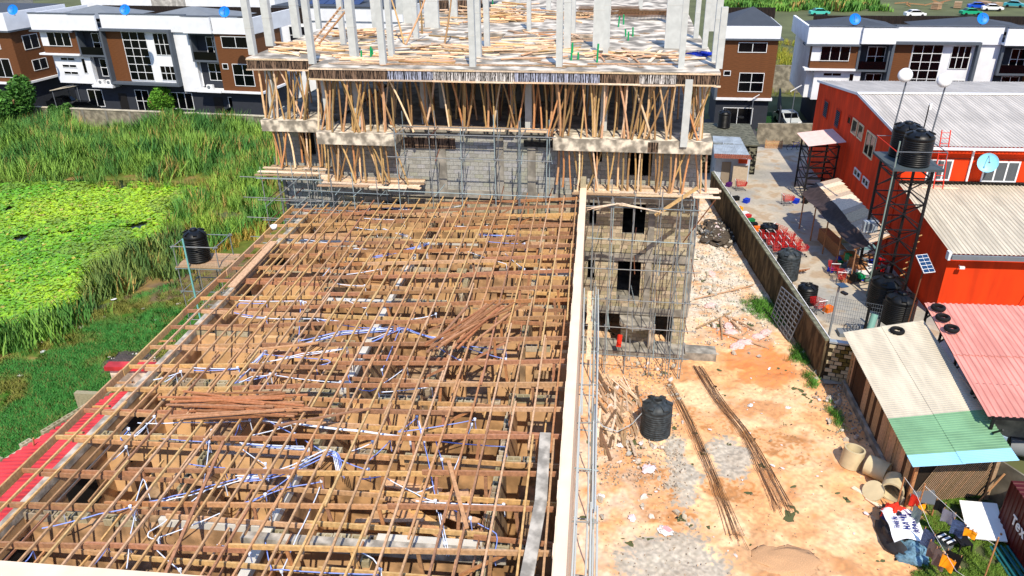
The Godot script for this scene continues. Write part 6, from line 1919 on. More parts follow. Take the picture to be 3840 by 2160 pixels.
func build_site_things() -> void:
	make_tank("dusty black water tank standing open on the sandy site beside the timber scrap", Vector3(3.41, 0, -30.09), 0.72, 1.85, M.tank_dusty, false)
	# tank on a tube stand beside the low block
	var sp := Vector3(-21.3, 0, -36.6)
	make_tank("black water tank on the tube stand beside the marsh", sp + Vector3(-0.35, 5.35, 0), 0.63, 1.8, M.tank)
	var sd := thing("tank_stand", "tube and plank stand carrying the black tank beside the marsh", "stand", sp)
	for x in [-1.2, 0.0, 1.2]:
		for z in [-0.9, 0.9]:
			rod("leg", Vector3(x, 0, z), Vector3(x, 6.6 if x != 0.0 else 5.2, z), 0.03, pick(M.steel), sd)
	for y in [2.0, 3.8, 5.2, 6.5]:
		for z in [-0.9, 0.9]: rod("ledger", Vector3(-1.35, y, z), Vector3(1.35, y, z), 0.028, pick(M.steel), sd)
		for x in [-1.2, 1.2]: rod("transom", Vector3(x, y, -1.1), Vector3(x, y, 1.1), 0.028, pick(M.steel), sd)
	for k in 3: rod("brace", Vector3(-1.2 + k * 0.1, 1.2 + k, 0.95), Vector3(1.1, 3.0 + k * 0.9, 0.95), 0.028, pick(M.steel), sd)
	for k in 7: bar("deck_board", Vector3(-1.3, 5.29 + rnd(0, 0.02), -0.9 + k * 0.29), Vector3(1.4 + rnd(0, 0.3), 5.29, -0.9 + k * 0.29), 0.25, 0.04, pick(M.timber_old), sd)
	rod("riser_pipe", Vector3(-0.5, 0, 0.98), Vector3(-0.5, 7.0, 0.98), 0.05, mat(Color(0.45, 0.70, 0.70), 0.5), sd)
	# steel bar bundles on the sand
	var bundles := [[[Vector3(4.41, 0.12, -34.37), Vector3(5.21, 0.12, -30.55), Vector3(5.84, 0.12, -26.43), Vector3(6.27, 0.12, -23.08)], 13, 0.15, "left bundle of long rusty steel bars lying on the sand"], [[Vector3(6.05, 0.12, -36.16), Vector3(6.77, 0.12, -32.92), Vector3(7.69, 0.12, -29.93), Vector3(8.38, 0.12, -25.07)], 19, 0.19, "right bundle of long rusty steel bars lying on the sand"]]
	for bn in bundles:
		var t := thing("steel_bar_bundle", bn[3], "steel bars", Vector3.ZERO, 0, "bundles of steel bars")
		for k in bn[1]:
			var pts := []
			var o := rng.randfn(0, 0.5)
			var sh := rnd(-0.05, 0.05)
			for i in 4:
				var fan := 1.0 + (0.6 if i == 3 else 0.0)
				pts.append(bn[0][i] + Vector3(o * bn[2] * 2.0 * fan + rnd(-0.02, 0.02), rnd(-0.05, 0.0), sh))
			var fine := []
			for i in 3:
				for s in 5: fine.append((pts[i] as Vector3).cubic_interpolate(pts[i + 1], pts[maxi(i - 1, 0)], pts[mini(i + 2, 3)], s / 5.0))
			fine.append(pts[3] + Vector3(rnd(-0.1, 0.1), 0, rnd(-0.6, 0.3)))
			mi("bar", tube(fine, 0.010, 4), pick(M.rebar), Transform3D.IDENTITY, t)
	# timber scrap by the tank
	for k in 64:
		var c := Vector3(rnd(0.7, 2.8), 0.06 + rng.randf() * 0.06, rnd(-34.2, -28.6))
		var an := deg_to_rad(82) + rng.randfn(0, 0.28)
		var d := Vector3(cos(an), rnd(-0.03, 0.03), sin(an)) * rnd(0.3, 1.2)
		tag(bar("scrap_plank", c - d, c + d, rnd(0.05, 0.15), 0.03, pick(M.timber_old) if rng.randf() < 0.45 else (pick(M.plank) if rng.randf() < 0.5 else pick(M.scrap))), "weathered plank in the scrap heap between the wall and the dusty tank", "plank", "timber scrap by the dusty tank")
	# loose beams and poles on the far sand
	var ends := [[Vector3(6.8, 0.1, -44.22), Vector3(10.88, 0.12, -46.58)], [Vector3(6.48, 0.08, -40.39), Vector3(8.84, 0.1, -42.6)], [Vector3(8.37, 0.1, -42.3), Vector3(9.06, 0.08, -40.21)], [Vector3(8.54, 0.06, -42.13), Vector3(9.83, 0.1, -40.43)], [Vector3(7.94, 0.1, -39.9), Vector3(10.31, 0.06, -38.34)], [Vector3(8.04, 0.08, -41.8), Vector3(7.8, 0.06, -39.17)], [Vector3(6, 0.06, -37.64), Vector3(7.18, 0.1, -37.93)], [Vector3(9.06, 0.06, -39.73), Vector3(9.43, 0.06, -40.32)], [Vector3(11.95, 0.06, -36.5), Vector3(12.26, 0.06, -35.61)], [Vector3(12.53, 0.06, -25.39), Vector3(12.22, 0.06, -26.44)]]
	for q in ends:
		var o := mi("loose_pole", pick(bamboo_meshes), pick(M.timber_old), rod_at(q[0], q[1], 0.05), self)
		tag(o, "weathered pole lying loose on the orange sand", "pole", "loose poles on the sand")
	# cement bags
	var bag := lump(0.42, 0.16, 0.27, 9, 0.3)
	for q in [Vector3(8.44, 0, -40.11), Vector3(8.41, 0, -40.88), Vector3(9.93, 0, -39.76), Vector3(10.48, 0, -40.28), Vector3(8.48, 0, -38.55), Vector3(8.77, 0, -38.76), Vector3(9.14, 0, -39.06), Vector3(7.71, 0, -43.5), Vector3(8.36, 0, -48.25)]:
		var o := mi("empty_cement_bag", bag, mat(Color(0.88, 0.74, 0.72), 0.8, "soft", 0.6), Transform3D(Basis(Vector3.UP, rnd(0, 3)), q), self)
		tag(o, "crumpled pale pink cement bag on the sand", "bag", "empty cement bags")
	# chunks of rubble, single ones first
	var stones := [stone_mesh(1), stone_mesh(2), stone_mesh(3)]
	for k in 175:
		var p: Vector3
		if k < 70:
			p = Vector3(8.39, 0, -46.4) + Vector3(rng.randfn(0, 1.0), 0, rng.randfn(0, 4.5))
			p.x = clampf(p.x, 6.4, 10.8)
		elif k < 145:
			p = Vector3(rnd(0.6, 4.8), 0, rnd(-37.5, -24))
		else:
			p = Vector3(12.66, 0, -34.35) + Vector3(rng.randfn(0, 0.5), 0, rng.randfn(0, 2.4))
		var s := rnd(0.10, 0.34)
		var o := mi("rubble_chunk", pick(stones), pick(M.stone), Transform3D(Basis.from_euler(rv(3)).scaled_local(Vector3(s * rnd(0.8, 1.5), s * 0.7, s)), p + Vector3(0, s * 0.18, 0)), self)
		tag(o, "pale chunk of rubble on the site ground", "rubble", "rubble chunks on the site")
	var xf := []
	var col := []
	for k in 7000:
		var p: Vector3
		var c := Color(0.58, 0.54, 0.48)
		var s := rnd(0.02, 0.075)
		if k < 2200:
			p = Vector3(rnd(6.2, 11.0), 0, rnd(-60, -38.5))
			s = rnd(0.03, 0.13)
		elif k < 3300:
			p = Vector3(rnd(0.4, 6.0) , 0, rnd(-37, -11))
			if rng.randf() < smoothstep(1.6, 6.0, p.x): continue
			c = Color(0.40, 0.29, 0.20)
		elif k < 4000:
			p = Vector3(12.81, 0, -34.18) + Vector3(rng.randfn(0, 0.6), 0, rng.randfn(0, 3.0))
			c = Color(0.36, 0.30, 0.24)
			s = rnd(0.03, 0.12)
		elif k < 5200:
			p = Vector3(rnd(2.0, 12.6), 0, rnd(-36, -12))
			c = Color(0.44, 0.32, 0.22)
		else:
			p = Vector3(rnd(0.5, 4.6), 0, rnd(-37.5, -26))
			c = Color(0.46, 0.38, 0.30)
			s = rnd(0.03, 0.12)
		xf.append(Transform3D(Basis.from_euler(rv(3)).scaled_local(Vector3(s, s * 0.6, s)), p + Vector3(0, s * 0.2 + 0.02, 0)))
		col.append(c * rnd(0.35, 1.3))
	tag(many("rubble", stones[0], xf, col, mat(Color.WHITE, 0.95)), "fine rubble and clods strewn over the site", "rubble")
	# dark rubbish heap beside the wall
	var rh := thing("rubbish_heap", "dark heap of rubbish and plastic beside the mossy wall", "heap", Vector3(9.58, 0, -55.52))
	mi("mound", lump(1.2, 0.5, 2.4, 31, 0.5), mat(Color(0.36, 0.32, 0.28), 0.95, "blot", 0.8), Transform3D.IDENTITY, rh)
	for k in 90:
		var a := rnd(0, TAU)
		var rr := sqrt(rng.randf())
		var p := Vector3(cos(a) * rr * 1.5, 0.48 * (1.0 - rr * rr) + 0.08, sin(a) * rr * 2.8)
		var m: Material = pick(M.litter) if rng.randf() < 0.22 else pick([M.black_metal, M.grey_metal, M.timber_old[0], M.roof_grey, M.stone[0], M.stone[3], M.mortar])
		mi("scrap_piece", pick(stones), m, Transform3D(Basis.from_euler(rv(3)).scaled_local(Vector3(rnd(0.1, 0.45), 0.06, rnd(0.08, 0.3))), p), rh)
	# dug sand mound near the camera, hose to the dusty tank
	var sm := thing("sand_mound", "low dug mound of brown sand near the camera", "mound", Vector3(7.9, -0.05, -22.4))
	mi("mound", lump(1.5, 0.13, 0.85, 44, 0.2), mat(Color(0.80, 0.63, 0.47), 0.95, "fine", 0.7), Transform3D.IDENTITY, sm)
	var hs := thing("water_hose", "pale hose running from the wall scaffold to the dusty tank", "hose")
	mi("hose", tube([Vector3(0.3, 1.2, -29.8), Vector3(0.9, 0.5, -29.7), Vector3(1.6, 0.3, -29.6), Vector3(2.3, 0.6, -29.9), Vector3(2.8, 1.3, -30.0), Vector3(3.2, 1.75, -30.0)], 0.025, 5), M.roof_zinc, Transform3D.IDENTITY, hs)
	# litter on the sand: crumpled papers, tubs, stones
	var bits := [[Vector3(8.32, 0.03, -32.7), 0.34, 0.22, "torn white sheet nearest the right steel bundle"], [Vector3(10.11, 0.03, -32.61), 0.36, 0.24, "crumpled white sheet right of the torn one"], [Vector3(3.43, 0.05, -23.54), 0.5, 0.6, "white tub lid with a pink panel on the near sand"], [Vector3(2.1, 0.04, -24.17), 0.4, 0.3, "broken pale slab on the near sand"], [Vector3(0.8, 0.04, -25.32), 0.4, 0.3, "white bag by the near scaffold"], [Vector3(1.72, 0.04, -28.92), 0.35, 0.3, "pale stone below the scrap planks"], [Vector3(2.68, 0.04, -29.15), 0.25, 0.2, "white scrap below the dusty tank"], [Vector3(9.91, 0.03, -36.26), 0.3, 0.12, "thin white scrap on the orange patch"], [Vector3(2.92, 0.05, -27.31), 0.7, 0.5, "flat sandy slab below the dusty tank"]]
	for q in bits:
		var t := thing("litter_piece", q[3], "litter", q[0], rnd(0, 90))
		mi("sheet", lump(q[1] * 0.5, 0.05, q[2] * 0.5, rng.randi() % 90, 0.5), pick(M.litter), Transform3D.IDENTITY, t)
		if q[3].contains("tub"): bx("pink_panel", Vector3(0.08, 0.06, 0), Vector3(0.2, 0.02, 0.35), mat(Color(0.85, 0.6, 0.62), 0.8), t)
	for k in 80:
		var p := Vector3(rnd(2.0, 12.4), 0.03, rnd(-36, -11.5))
		var s := rnd(0.04, 0.16)
		var m: Material = pick(M.litter) if rng.randf() < 0.5 else pick([M.rubber, M.black_metal, M.timber_old[1], M.stone[2]])
		var o := mi("litter_scrap", pick(stones), m, Transform3D(Basis.from_euler(Vector3(0, rnd(0, 6), 0)).scaled_local(Vector3(s * 1.6, 0.03, s)), p), self)
		tag(o, "tiny scrap of litter on the sand", "litter", "small litter on the sand")
	for k in 110:
		var p := Vector3(rnd(-33, -19), 0.06, rnd(-42, -22))
		if p.x > -20.5 and p.z > -27: continue
		var s := rnd(0.05, 0.28)
		var o := mi("litter_scrap", pick(stones), pick(M.litter), Transform3D(Basis.from_euler(Vector3(0, rnd(0, 6), 0)).scaled_local(Vector3(s * 1.4, 0.07, s)), p), self)
		tag(o, "white scrap of litter on the marsh bank", "litter", "litter on the marsh bank")
	var ch := thing("shell_heap", "heap of dark shells and rubbish beside the low block's eave", "heap", Vector3(-25.48, 0, -33.92))
	mi("mound", lump(1.5, 0.25, 1.6, 77, 0.4), mat(Color(0.34, 0.30, 0.28), 0.95, "blot", 0.5), Transform3D.IDENTITY, ch)
	for k in 70:
		var a := rnd(0, TAU)
		var rr := sqrt(rng.randf()) * 1.7
		mi("shell", pick(stones), pick(M.litter) if rng.randf() < 0.4 else M.rubber, Transform3D(Basis.from_euler(rv(3)).scaled_local(Vector3(rnd(0.06, 0.22), 0.05, rnd(0.06, 0.16))), Vector3(cos(a) * rr, 0.2 * (1.0 - rr / 1.8) + 0.06, sin(a) * rr)), ch)
	# orange hi-vis cloth and small items at the porch
	var hv := thing("orange_cloth", "orange cloth hung on the scaffold before the dark porch", "cloth", Vector3(1.75, 0.9, -36.49))
	bar("cloth", Vector3(0, 0, 0), Vector3(0.05, 0.75, 0), 0.26, 0.08, M.red_cloth, hv)
	# concrete well rings
	var ring := lathe([Vector2(0.38, 0), Vector2(0.46, 0), Vector2(0.46, 0.88), Vector2(0.38, 0.88), Vector2(0.38, 0)], 26, false)
	var rm := mat(Color(0.80, 0.74, 0.60), 0.95, "coarse", 2.5)
	var ring_kind := "concrete well rings"
	var axis := func(d: Vector3) -> Basis:
		var y := d.normalized()
		var x := y.cross(Vector3(0.1, 1, 0)).normalized()
		return Basis(x, y, x.cross(y))
	var r0 := thing("concrete_ring", "upright concrete well ring at the far end of the row", "concrete ring", Vector3(11.95, 0, -28.45), 0, ring_kind)
	mi("shell", ring, rm, Transform3D(axis.call(Vector3(0.12, 1, -0.1)), Vector3(0, -0.02, 0)), r0)
	var r1 := thing("concrete_ring", "concrete well ring lying on its side between two others", "concrete ring", Vector3(12.82, 0, -27.72), 0, ring_kind)
	mi("shell", ring, rm, Transform3D(axis.call(Vector3(0.7, 0, 0.6)), Vector3(-0.33, 0.46, -0.28)), r1)
	var r2 := thing("concrete_ring", "concrete well ring lying with its dark mouth to the camera", "concrete ring", Vector3(13.15, 0, -26.6), 0, ring_kind)
	mi("shell", ring, rm, Transform3D(axis.call(Vector3(-0.5, 0, 0.9)), Vector3(0.2, 0.46, -0.36)), r2)
	var r3 := thing("concrete_disc", "round concrete lid leaning on the last well ring", "concrete lid", Vector3(12.3, 0, -26.4), 0)
	mi("disc", lathe([Vector2(0.001, 0), Vector2(0.45, 0), Vector2(0.45, 0.09), Vector2(0.001, 0.09)], 26, false), rm, Transform3D(axis.call(Vector3(-0.62, 0.75, 0.35)), Vector3(0, 0.3, 0)), r3)
	# wooden slats beside the rings
	for q in [[Vector3(11.62, 0.05, -26.89), Vector3(12.35, 0.05, -26.04)], [Vector3(12.01, 0.05, -26.26), Vector3(12.41, 0.05, -25.74)]]:
		tag(bar("old_board", q[0], q[1], 0.2, 0.04, pick(M.plank)), "old board lying below the concrete rings", "board", "boards by the rings")

# ---------------------------------------------------------------- the shop's back yard
func make_cart() -> Node3D:
	var t := thing("shopping_cart", "", "shopping cart", Vector3.ZERO, 0, "red shopping carts in the shop yard")
	var st := tool()
	var lo := [Vector3(-0.2, 0.5, 0.4), Vector3(0.2, 0.5, 0.4), Vector3(0.24, 0.45, -0.35), Vector3(-0.24, 0.45, -0.35)]
	var hi := [Vector3(-0.22, 0.82, 0.5), Vector3(0.22, 0.82, 0.5), Vector3(0.29, 0.98, -0.42), Vector3(-0.29, 0.98, -0.42)]
	for k in 4:
		var n := (k + 1) % 4
		for j in 5:
			var q := j / 4.0
			srod(st, lo[k].lerp(hi[k], q), lo[n].lerp(hi[n], q), 0.014)
		for j in 6:
			var q := j / 6.0
			srod(st, lo[k].lerp(lo[n], q), hi[k].lerp(hi[n], q), 0.011)
	for j in 6: srod(st, lo[0].lerp(lo[1], j / 5.0), lo[3].lerp(lo[2], j / 5.0), 0.011)
	done("basket", st, M.cart_red, t)
	st = tool()
	for s in [-1, 1]:
		srod(st, Vector3(s * 0.24, 0.45, -0.35), Vector3(s * 0.2, 0.12, -0.1), 0.018)
		srod(st, Vector3(s * 0.25, 0.12, -0.4), Vector3(s * 0.16, 0.12, 0.42), 0.018)
		srod(st, Vector3(s * 0.26, 0.12, -0.4), Vector3(s * 0.28, 1.0, -0.5), 0.018)
	done("undercarriage", st, M.grey_metal, t)
	rod("handle", Vector3(-0.3, 1.02, -0.52), Vector3(0.3, 1.02, -0.52), 0.025, M.white, t)
	for p in [Vector3(-0.25, 0.06, -0.4), Vector3(0.25, 0.06, -0.4), Vector3(-0.16, 0.06, 0.42), Vector3(0.16, 0.06, 0.42)]:
		rod("wheel", p - Vector3(0.02, 0, 0), p + Vector3(0.02, 0, 0), 0.06, M.rubber, t, unit_rod_round)
	return t

func build_compound_things() -> void:
	make_tank("black tank against the mossy wall beyond the cart rows", Vector3(13.3, 0, -54.67), 0.66, 1.3, M.tank, false)
	make_tank("grey-black tall tank against the mossy wall nearer than the carts", Vector3(13.26, 0, -47.99), 0.75, 2.1, M.tank_dusty, false)
	make_tank("black tank behind the leaning grille's wall", Vector3(13.71, 0, -44.4), 0.62, 1.3, M.tank, false)
	make_tank("larger black tank at the foot of the steel tank tower", Vector3(18.24, 0, -44.05), 0.95, 2.2, M.tank, true)
	make_tank("black tank in front of the orange wall nearest the white shed", Vector3(18.47, 0, -42.17), 0.88, 2.0, M.tank, true, 20)
	make_tank("black tank on the old concrete store's roof", Vector3(12.83, 2.95, -76.7), 0.62, 1.7, M.tank, true)
	# steel tower with two tanks
	var c := Vector3(19.0, 0, -47.0)
	var t := thing("tank_tower", "tall dark steel lattice tower carrying two black tanks", "tower", c)
	for dx in [-1.05, 1.05]:
		for dz in [-1.3, 1.3]:
			bar("leg", Vector3(dx, 0, dz), Vector3(dx, 8.5, dz), 0.14, 0.14, M.black_metal, t)
	for k in 5:
		var y := 1.3 + k * 1.65
		for dz in [-1.3, 1.3]:
			bar("crossbar", Vector3(-1.05, y, dz), Vector3(1.05, y, dz), 0.07, 0.07, M.black_metal, t)
			bar("brace", Vector3(-1.05 if k % 2 == 0 else 1.05, y - 1.3, dz + 0.05), Vector3(1.05 if k % 2 == 0 else -1.05, y, dz + 0.05), 0.06, 0.06, M.black_metal, t)
			bar("brace", Vector3(1.05 if k % 2 == 0 else -1.05, y - 1.3, dz - 0.05), Vector3(-1.05 if k % 2 == 0 else 1.05, y, dz - 0.05), 0.05, 0.05, M.black_metal, t)
		for dx in [-1.05, 1.05]:
			bar("crossbar", Vector3(dx, y, -1.3), Vector3(dx, y, 1.3), 0.07, 0.07, M.black_metal, t)
			bar("brace", Vector3(dx, y - 1.3, -1.3), Vector3(dx, y, 1.3), 0.06, 0.06, M.black_metal, t)
	bx("deck", Vector3(0, 8.56, 0), Vector3(2.9, 0.14, 3.7), mat(Color(0.26, 0.30, 0.32), 0.6), t)
	for dx in [-1.4, 1.4]:
		for dz in [-1.8, 1.8]: rod("rail_post", Vector3(dx, 8.6, dz), Vector3(dx, 9.7, dz), 0.025, M.grey_metal, t)
	rod("rail", Vector3(-1.4, 9.65, 1.8), Vector3(1.4, 9.65, 1.8), 0.025, M.grey_metal, t)
	rod("rail", Vector3(-1.4, 9.65, -1.8), Vector3(1.4, 9.65, -1.8), 0.025, M.grey_metal, t)
	rod("rail", Vector3(-1.4, 9.65, -1.8), Vector3(-1.4, 9.65, 1.8), 0.025, M.red_cloth, t)
	rod("rail", Vector3(1.4, 9.65, -1.8), Vector3(1.4, 9.65, 1.8), 0.025, M.grey_metal, t)
	rod("riser_pipe", Vector3(-1.25, 0, 1.5), Vector3(-1.25, 10.2, 1.5), 0.045, mat(Color(0.50, 0.57, 0.54), 0.5), t)
	for k in 9: bar("ladder_rung", Vector3(0.4 + k * 0.09, 0.7 + k * 0.42, 1.45 - k * 0.05), Vector3(0.85 + k * 0.09, 0.7 + k * 0.42, 1.1 - k * 0.05), 0.04, 0.05, M.timber[3], t)
	make_tank("black tank on the front of the steel tower's deck", c + Vector3(0.05, 8.64, 0.85), 0.85, 2.05, M.tank, true)
	make_tank("black tank on the back of the steel tower's deck", c + Vector3(0.0, 8.64, -0.95), 0.82, 2.05, M.tank, true, 25)
	# carts
	var cart := make_cart()
	cart.position = Vector3(16.39, 0, -62.42)
	cart.rotation_degrees.y = 100
	cart.set_meta("label", "red shopping cart standing alone in the middle of the yard")
	for k in 12:
		var row := k / 4
		var p := Vector3(13.86, 0, -52.03) + Vector3(-0.85 + (k % 4) * 0.52 + row * 0.2, 0.06, -1.9 + row * 1.15)
		copy_thing(cart, p, 97 + rnd(-5, 5), "red shopping cart nested in the rows between two black tanks")
	copy_thing(cart, Vector3(14.28, 0, -55.21), 60, "red shopping cart tipped beside the far black tank")
	copy_thing(cart, Vector3(16.48, 0, -48.86), 180, "red cart with boxes left of the junk under the tank tower")
	copy_thing(cart, Vector3(16.63, 0, -47.51), 170, "red cart nearest the tank tower's foot with white boxes")
	copy_thing(cart, Vector3(14.05, 0, -43.2), 200, "dark red cart behind the wall by the leaning grille")
	copy_thing(cart, Vector3(13.1, 0, -65.98), 90, "cart with purple goods by the kiosk screen")
	# crates, baskets and junk along the wall and under the tower
	var cols := [M.blue_plastic, M.yellow, mat(Color(0.04, 0.45, 0.22), 0.5), M.white, mat(Color(0.85, 0.42, 0.06), 0.6), M.cart_red, mat(Color(0.30, 0.08, 0.38), 0.6), M.rubber, mat(Color(0.66, 0.50, 0.34), 0.9)]
	var words := ["blue", "yellow", "green", "white", "orange", "red", "purple", "black", "brown"]
	var spots := [[Vector3(13.09, 0, -62.79), 0, "beside the mossy wall alone on the paving"], [Vector3(12.28, 0, -63.33), 7, "against the mossy wall near the kiosk"], [Vector3(12.13, 0, -60.71), 1, "beside the mossy wall"], [Vector3(12.39, 0, -59.54), 3, "beside the mossy wall below the yellow one"], [Vector3(12.54, 0, -58.93), 5, "beside the mossy wall among white ones"], [Vector3(12.64, 0, -58.06), 2, "beside the mossy wall"], [Vector3(12.71, 0, -57.21), 7, "beside the far black tank"], [Vector3(12.87, 0, -56.4), 4, "beside the far black tank"], [Vector3(17.22, 0, -62.96), 0, "by the awning's far end"], [Vector3(17.99, 0, -63.01), 7, "by the awning's far end beside the blue one"], [Vector3(17.22, 0, -47.98), 8, "of card in front of the tower junk"], [Vector3(17.81, 0, -48.96), 3, "stacked on the card box"], [Vector3(14.78, 0, -43.25), 4, "on the paving behind the mesh fence"], [Vector3(12.2, 0, -56.51), 3, "among the wall junk"], [Vector3(12.25, 0, -67.01), 6, "beside the kiosk's ladder rack"]]
	for q in spots:
		var o := thing("crate", "%s crate %s" % [words[q[1]], q[2]], "crate", q[0] + Vector3(0, 0.06, 0), rnd(0, 60))
		var st := tool()
		for s in [-1, 1]:
			sbox(st, Vector3(s * 0.26, 0.17, 0), Vector3(0.03, 0.34, 0.38))
			sbox(st, Vector3(0, 0.17, s * 0.18), Vector3(0.5, 0.34, 0.03))
		sbox(st, Vector3(0, 0.02, 0), Vector3(0.5, 0.04, 0.34))
		done("shell", st, cols[q[1]], o)
		bx("rim", Vector3(0, 0.30, 0), Vector3(0.57, 0.04, 0.42), cols[q[1]], o)
	var junk := thing("junk_pile", "jumble of machines, boxes and sheets under the tank tower", "junk", Vector3(18.24, 0, -48.36))
	for k in 46:
		var p := Vector3(rng.randfn(0.3, 0.9), rnd(0.1, 0.9), rng.randfn(-0.6, 1.2))
		bx("junk_piece", p, Vector3(rnd(0.2, 0.8), rnd(0.15, 0.5), rnd(0.2, 0.6)), pick([M.rubber, M.grey_metal, M.cart_red, M.white, M.timber_brown[0], M.green_pipe, mat(Color(0.35, 0.45, 0.42), 0.6), M.blue_plastic, M.roof_zinc]), junk, rnd(0, 90))
	bar("glass_sheet", Vector3(-0.8, 1.5, -1.8), Vector3(1.2, 1.6, -1.9), 1.2, 0.05, mat(Color(0.45, 0.60, 0.62), 0.3), junk)
	for q in [[Vector3(18.46, 0, -53.67), "left one of three clay drums below the cabinet"], [Vector3(18.63, 0, -52.95), "middle one of three clay drums below the cabinet"], [Vector3(18.45, 0, -52.01), "nearest of three clay drums below the cabinet"]]:
		var o := thing("clay_drum", q[1], "drum", q[0], 0, "clay drums")
		mi("body", lathe([Vector2(0.001, 0), Vector2(0.22, 0), Vector2(0.3, 0.35), Vector2(0.24, 0.65), Vector2(0.2, 0.62), Vector2(0.001, 0.55)], 16), mat(Color(0.42, 0.26, 0.20), 0.9, "blot", 0.5), Transform3D.IDENTITY, o)
	var ac := thing("air_conditioner", "grey outdoor unit on the awning's plank roof", "air conditioner", Vector3(17.67, 3.9, -47.11))
	bx("casing", Vector3(0, 0.35, 0), Vector3(0.85, 0.7, 0.4), M.roof_zinc, ac)
	rod("fan_grille", Vector3(-0.1, 0.35, 0.2), Vector3(-0.1, 0.35, 0.22), 0.25, M.grey_metal, ac, unit_rod_round)
	# solar lamp on a pole, lamp pole, mesh fence with posts
	var sl := thing("solar_lamp", "solar panel on a leaning pole before the shaded orange wall", "solar lamp", Vector3(18.52, 0, -40.83))
	var top := Vector3(19.09, 3.82, -42.6) - Vector3(18.52, 0, -40.83)
	top.x *= 1.0
	rod("pole", Vector3.ZERO, Vector3(0.15, 4.3, 0), 0.04, M.steel_rust[0], sl)
	var pn := bx("panel", Vector3(0.15, 4.55, 0.05), Vector3(0.72, 0.05, 1.15), M.white, sl, 18)
	pn.rotation_degrees.x = 38
	for i in 2:
		for j in 5: bx("cell", Vector3(-0.24 + i * 0.48, 0.6, -0.39 + j * 0.195), Vector3(0.44, 0.35, 0.17), mat(Color(0.10, 0.22, 0.36), 0.25), pn)
	var cp := thing("lamp_pole", "tall grey pole with a small panel at the end of the mossy wall", "pole", Vector3(12.98, 0, -37.21))
	rod("pole", Vector3.ZERO, Vector3(0.1, 4.6, -0.1), 0.06, M.steel[1], cp)
	bx("panel", Vector3(0.2, 4.75, 0), Vector3(0.45, 0.04, 0.5), mat(Color(0.15, 0.25, 0.35), 0.3), cp, 20)
	bx("lamp_head", Vector3(0.35, 4.35, 0.1), Vector3(0.2, 0.1, 0.35), M.black_metal, cp, 30)
	var fc := thing("mesh_fence", "thin wire mesh fence with black posts behind the white shed roof", "fence")
	var f0 := Vector3(14.28, 0, -41.69)
	var f1 := Vector3(16.89, 0, -40.7)
	for k in 24: rod("wire", f0.lerp(f1, k / 23.0) + Vector3(0, 0.1, 0), f0.lerp(f1, k / 23.0) + Vector3(0, 1.9, 0), 0.008, M.grey_metal, fc)
	for k in 8: rod("wire", f0 + Vector3(0, 0.2 + k * 0.24, 0), f1 + Vector3(0, 0.2 + k * 0.24, 0), 0.008, M.grey_metal, fc)
	for q in [Vector3(16.94, 0, -40.79), Vector3(15.92, 0, -40.06)]: bar("post", q, q + Vector3(0, 2.2, 0), 0.12, 0.12, M.rubber, fc)
	var pm := thing("pump_unit", "grey pump with coils and a small green cylinder behind the white shed roof", "pump", Vector3(15.79, 0, -40.37))
	rod("cylinder", Vector3(0.5, 0.5, 0.1), Vector3(0.75, 1.3, -0.3), 0.2, mat(Color(0.45, 0.62, 0.58), 0.4), pm, unit_rod_round)
	for k in 6:
		var pts := []
		for j in 9: pts.append(Vector3(-0.8 + k * 0.17 + 0.05 * sin(j), 0.5 + 0.25 * sin(TAU * j / 8), 0.25 * cos(TAU * j / 8)))
		mi("coil", tube(pts, 0.03, 5), M.grey_metal, Transform3D.IDENTITY, pm)
	bx("base", Vector3(-0.3, 0.15, 0), Vector3(1.8, 0.3, 0.7), M.roof_grey, pm)
	# trestle, bicycle and crate frames in the far yard
	var tr := thing("wooden_trestle", "reddish wooden trestle on the paving below the tall tank", "trestle", Vector3(14.24, 0, -48.5), 20)
	for k in 4:
		bar("leg", Vector3(-0.5 + k * 0.33, 0, -0.4), Vector3(-0.3 + k * 0.2, 0.5, 0.3), 0.05, 0.05, M.red_batten[0], tr)
		bar("rail", Vector3(-0.6, 0.15 + k * 0.12, -0.4 + k * 0.2), Vector3(0.6, 0.15 + k * 0.12, -0.4 + k * 0.2), 0.05, 0.05, M.red_batten[1], tr)
	var bk := thing("bicycle", "bicycle leaning on the far yard wall beside the stair tower", "bicycle", Vector3(20.65, 0, -79.19), 10)
	for s in [-0.52, 0.52]:
		var pts := []
		for j in 17: pts.append(Vector3(s + 0.33 * cos(TAU * j / 16), 0.34 + 0.33 * sin(TAU * j / 16), 0))
		mi("wheel", tube(pts, 0.025, 5), M.rubber, Transform3D.IDENTITY, bk)
	for q in [[Vector3(-0.52, 0.34, 0), Vector3(-0.1, 0.35, 0)], [Vector3(-0.1, 0.35, 0), Vector3(-0.22, 0.85, 0)], [Vector3(-0.2, 0.8, 0), Vector3(0.38, 0.82, 0)], [Vector3(-0.1, 0.35, 0), Vector3(0.38, 0.8, 0)], [Vector3(0.52, 0.34, 0), Vector3(0.36, 0.95, 0)]]:
		rod("frame_tube", q[0], q[1], 0.022, M.blue_plastic, bk)
	bx("saddle", Vector3(-0.24, 0.9, 0), Vector3(0.26, 0.06, 0.14), M.rubber, bk)
	rod("handlebar", Vector3(0.36, 0.98, -0.28), Vector3(0.36, 0.98, 0.28), 0.02, M.grey_metal, bk)
	var pl := thing("pallet_stack", "brown pallet leaning against the far yard wall", "pallet", Vector3(18.63, 0, -79.67))
	for k in 7: bar("slat", Vector3(-0.9, 0.08 + k * 0.12, 0.1 - k * 0.01), Vector3(0.9, 0.08 + k * 0.12, 0.1 - k * 0.01), 0.03, 0.08, pick(M.timber), pl)
	for k in 3: bar("post", Vector3(-0.8 + k * 0.8, 0, 0.02), Vector3(-0.8 + k * 0.8, 0.95, -0.1), 0.06, 0.06, pick(M.timber_brown), pl)
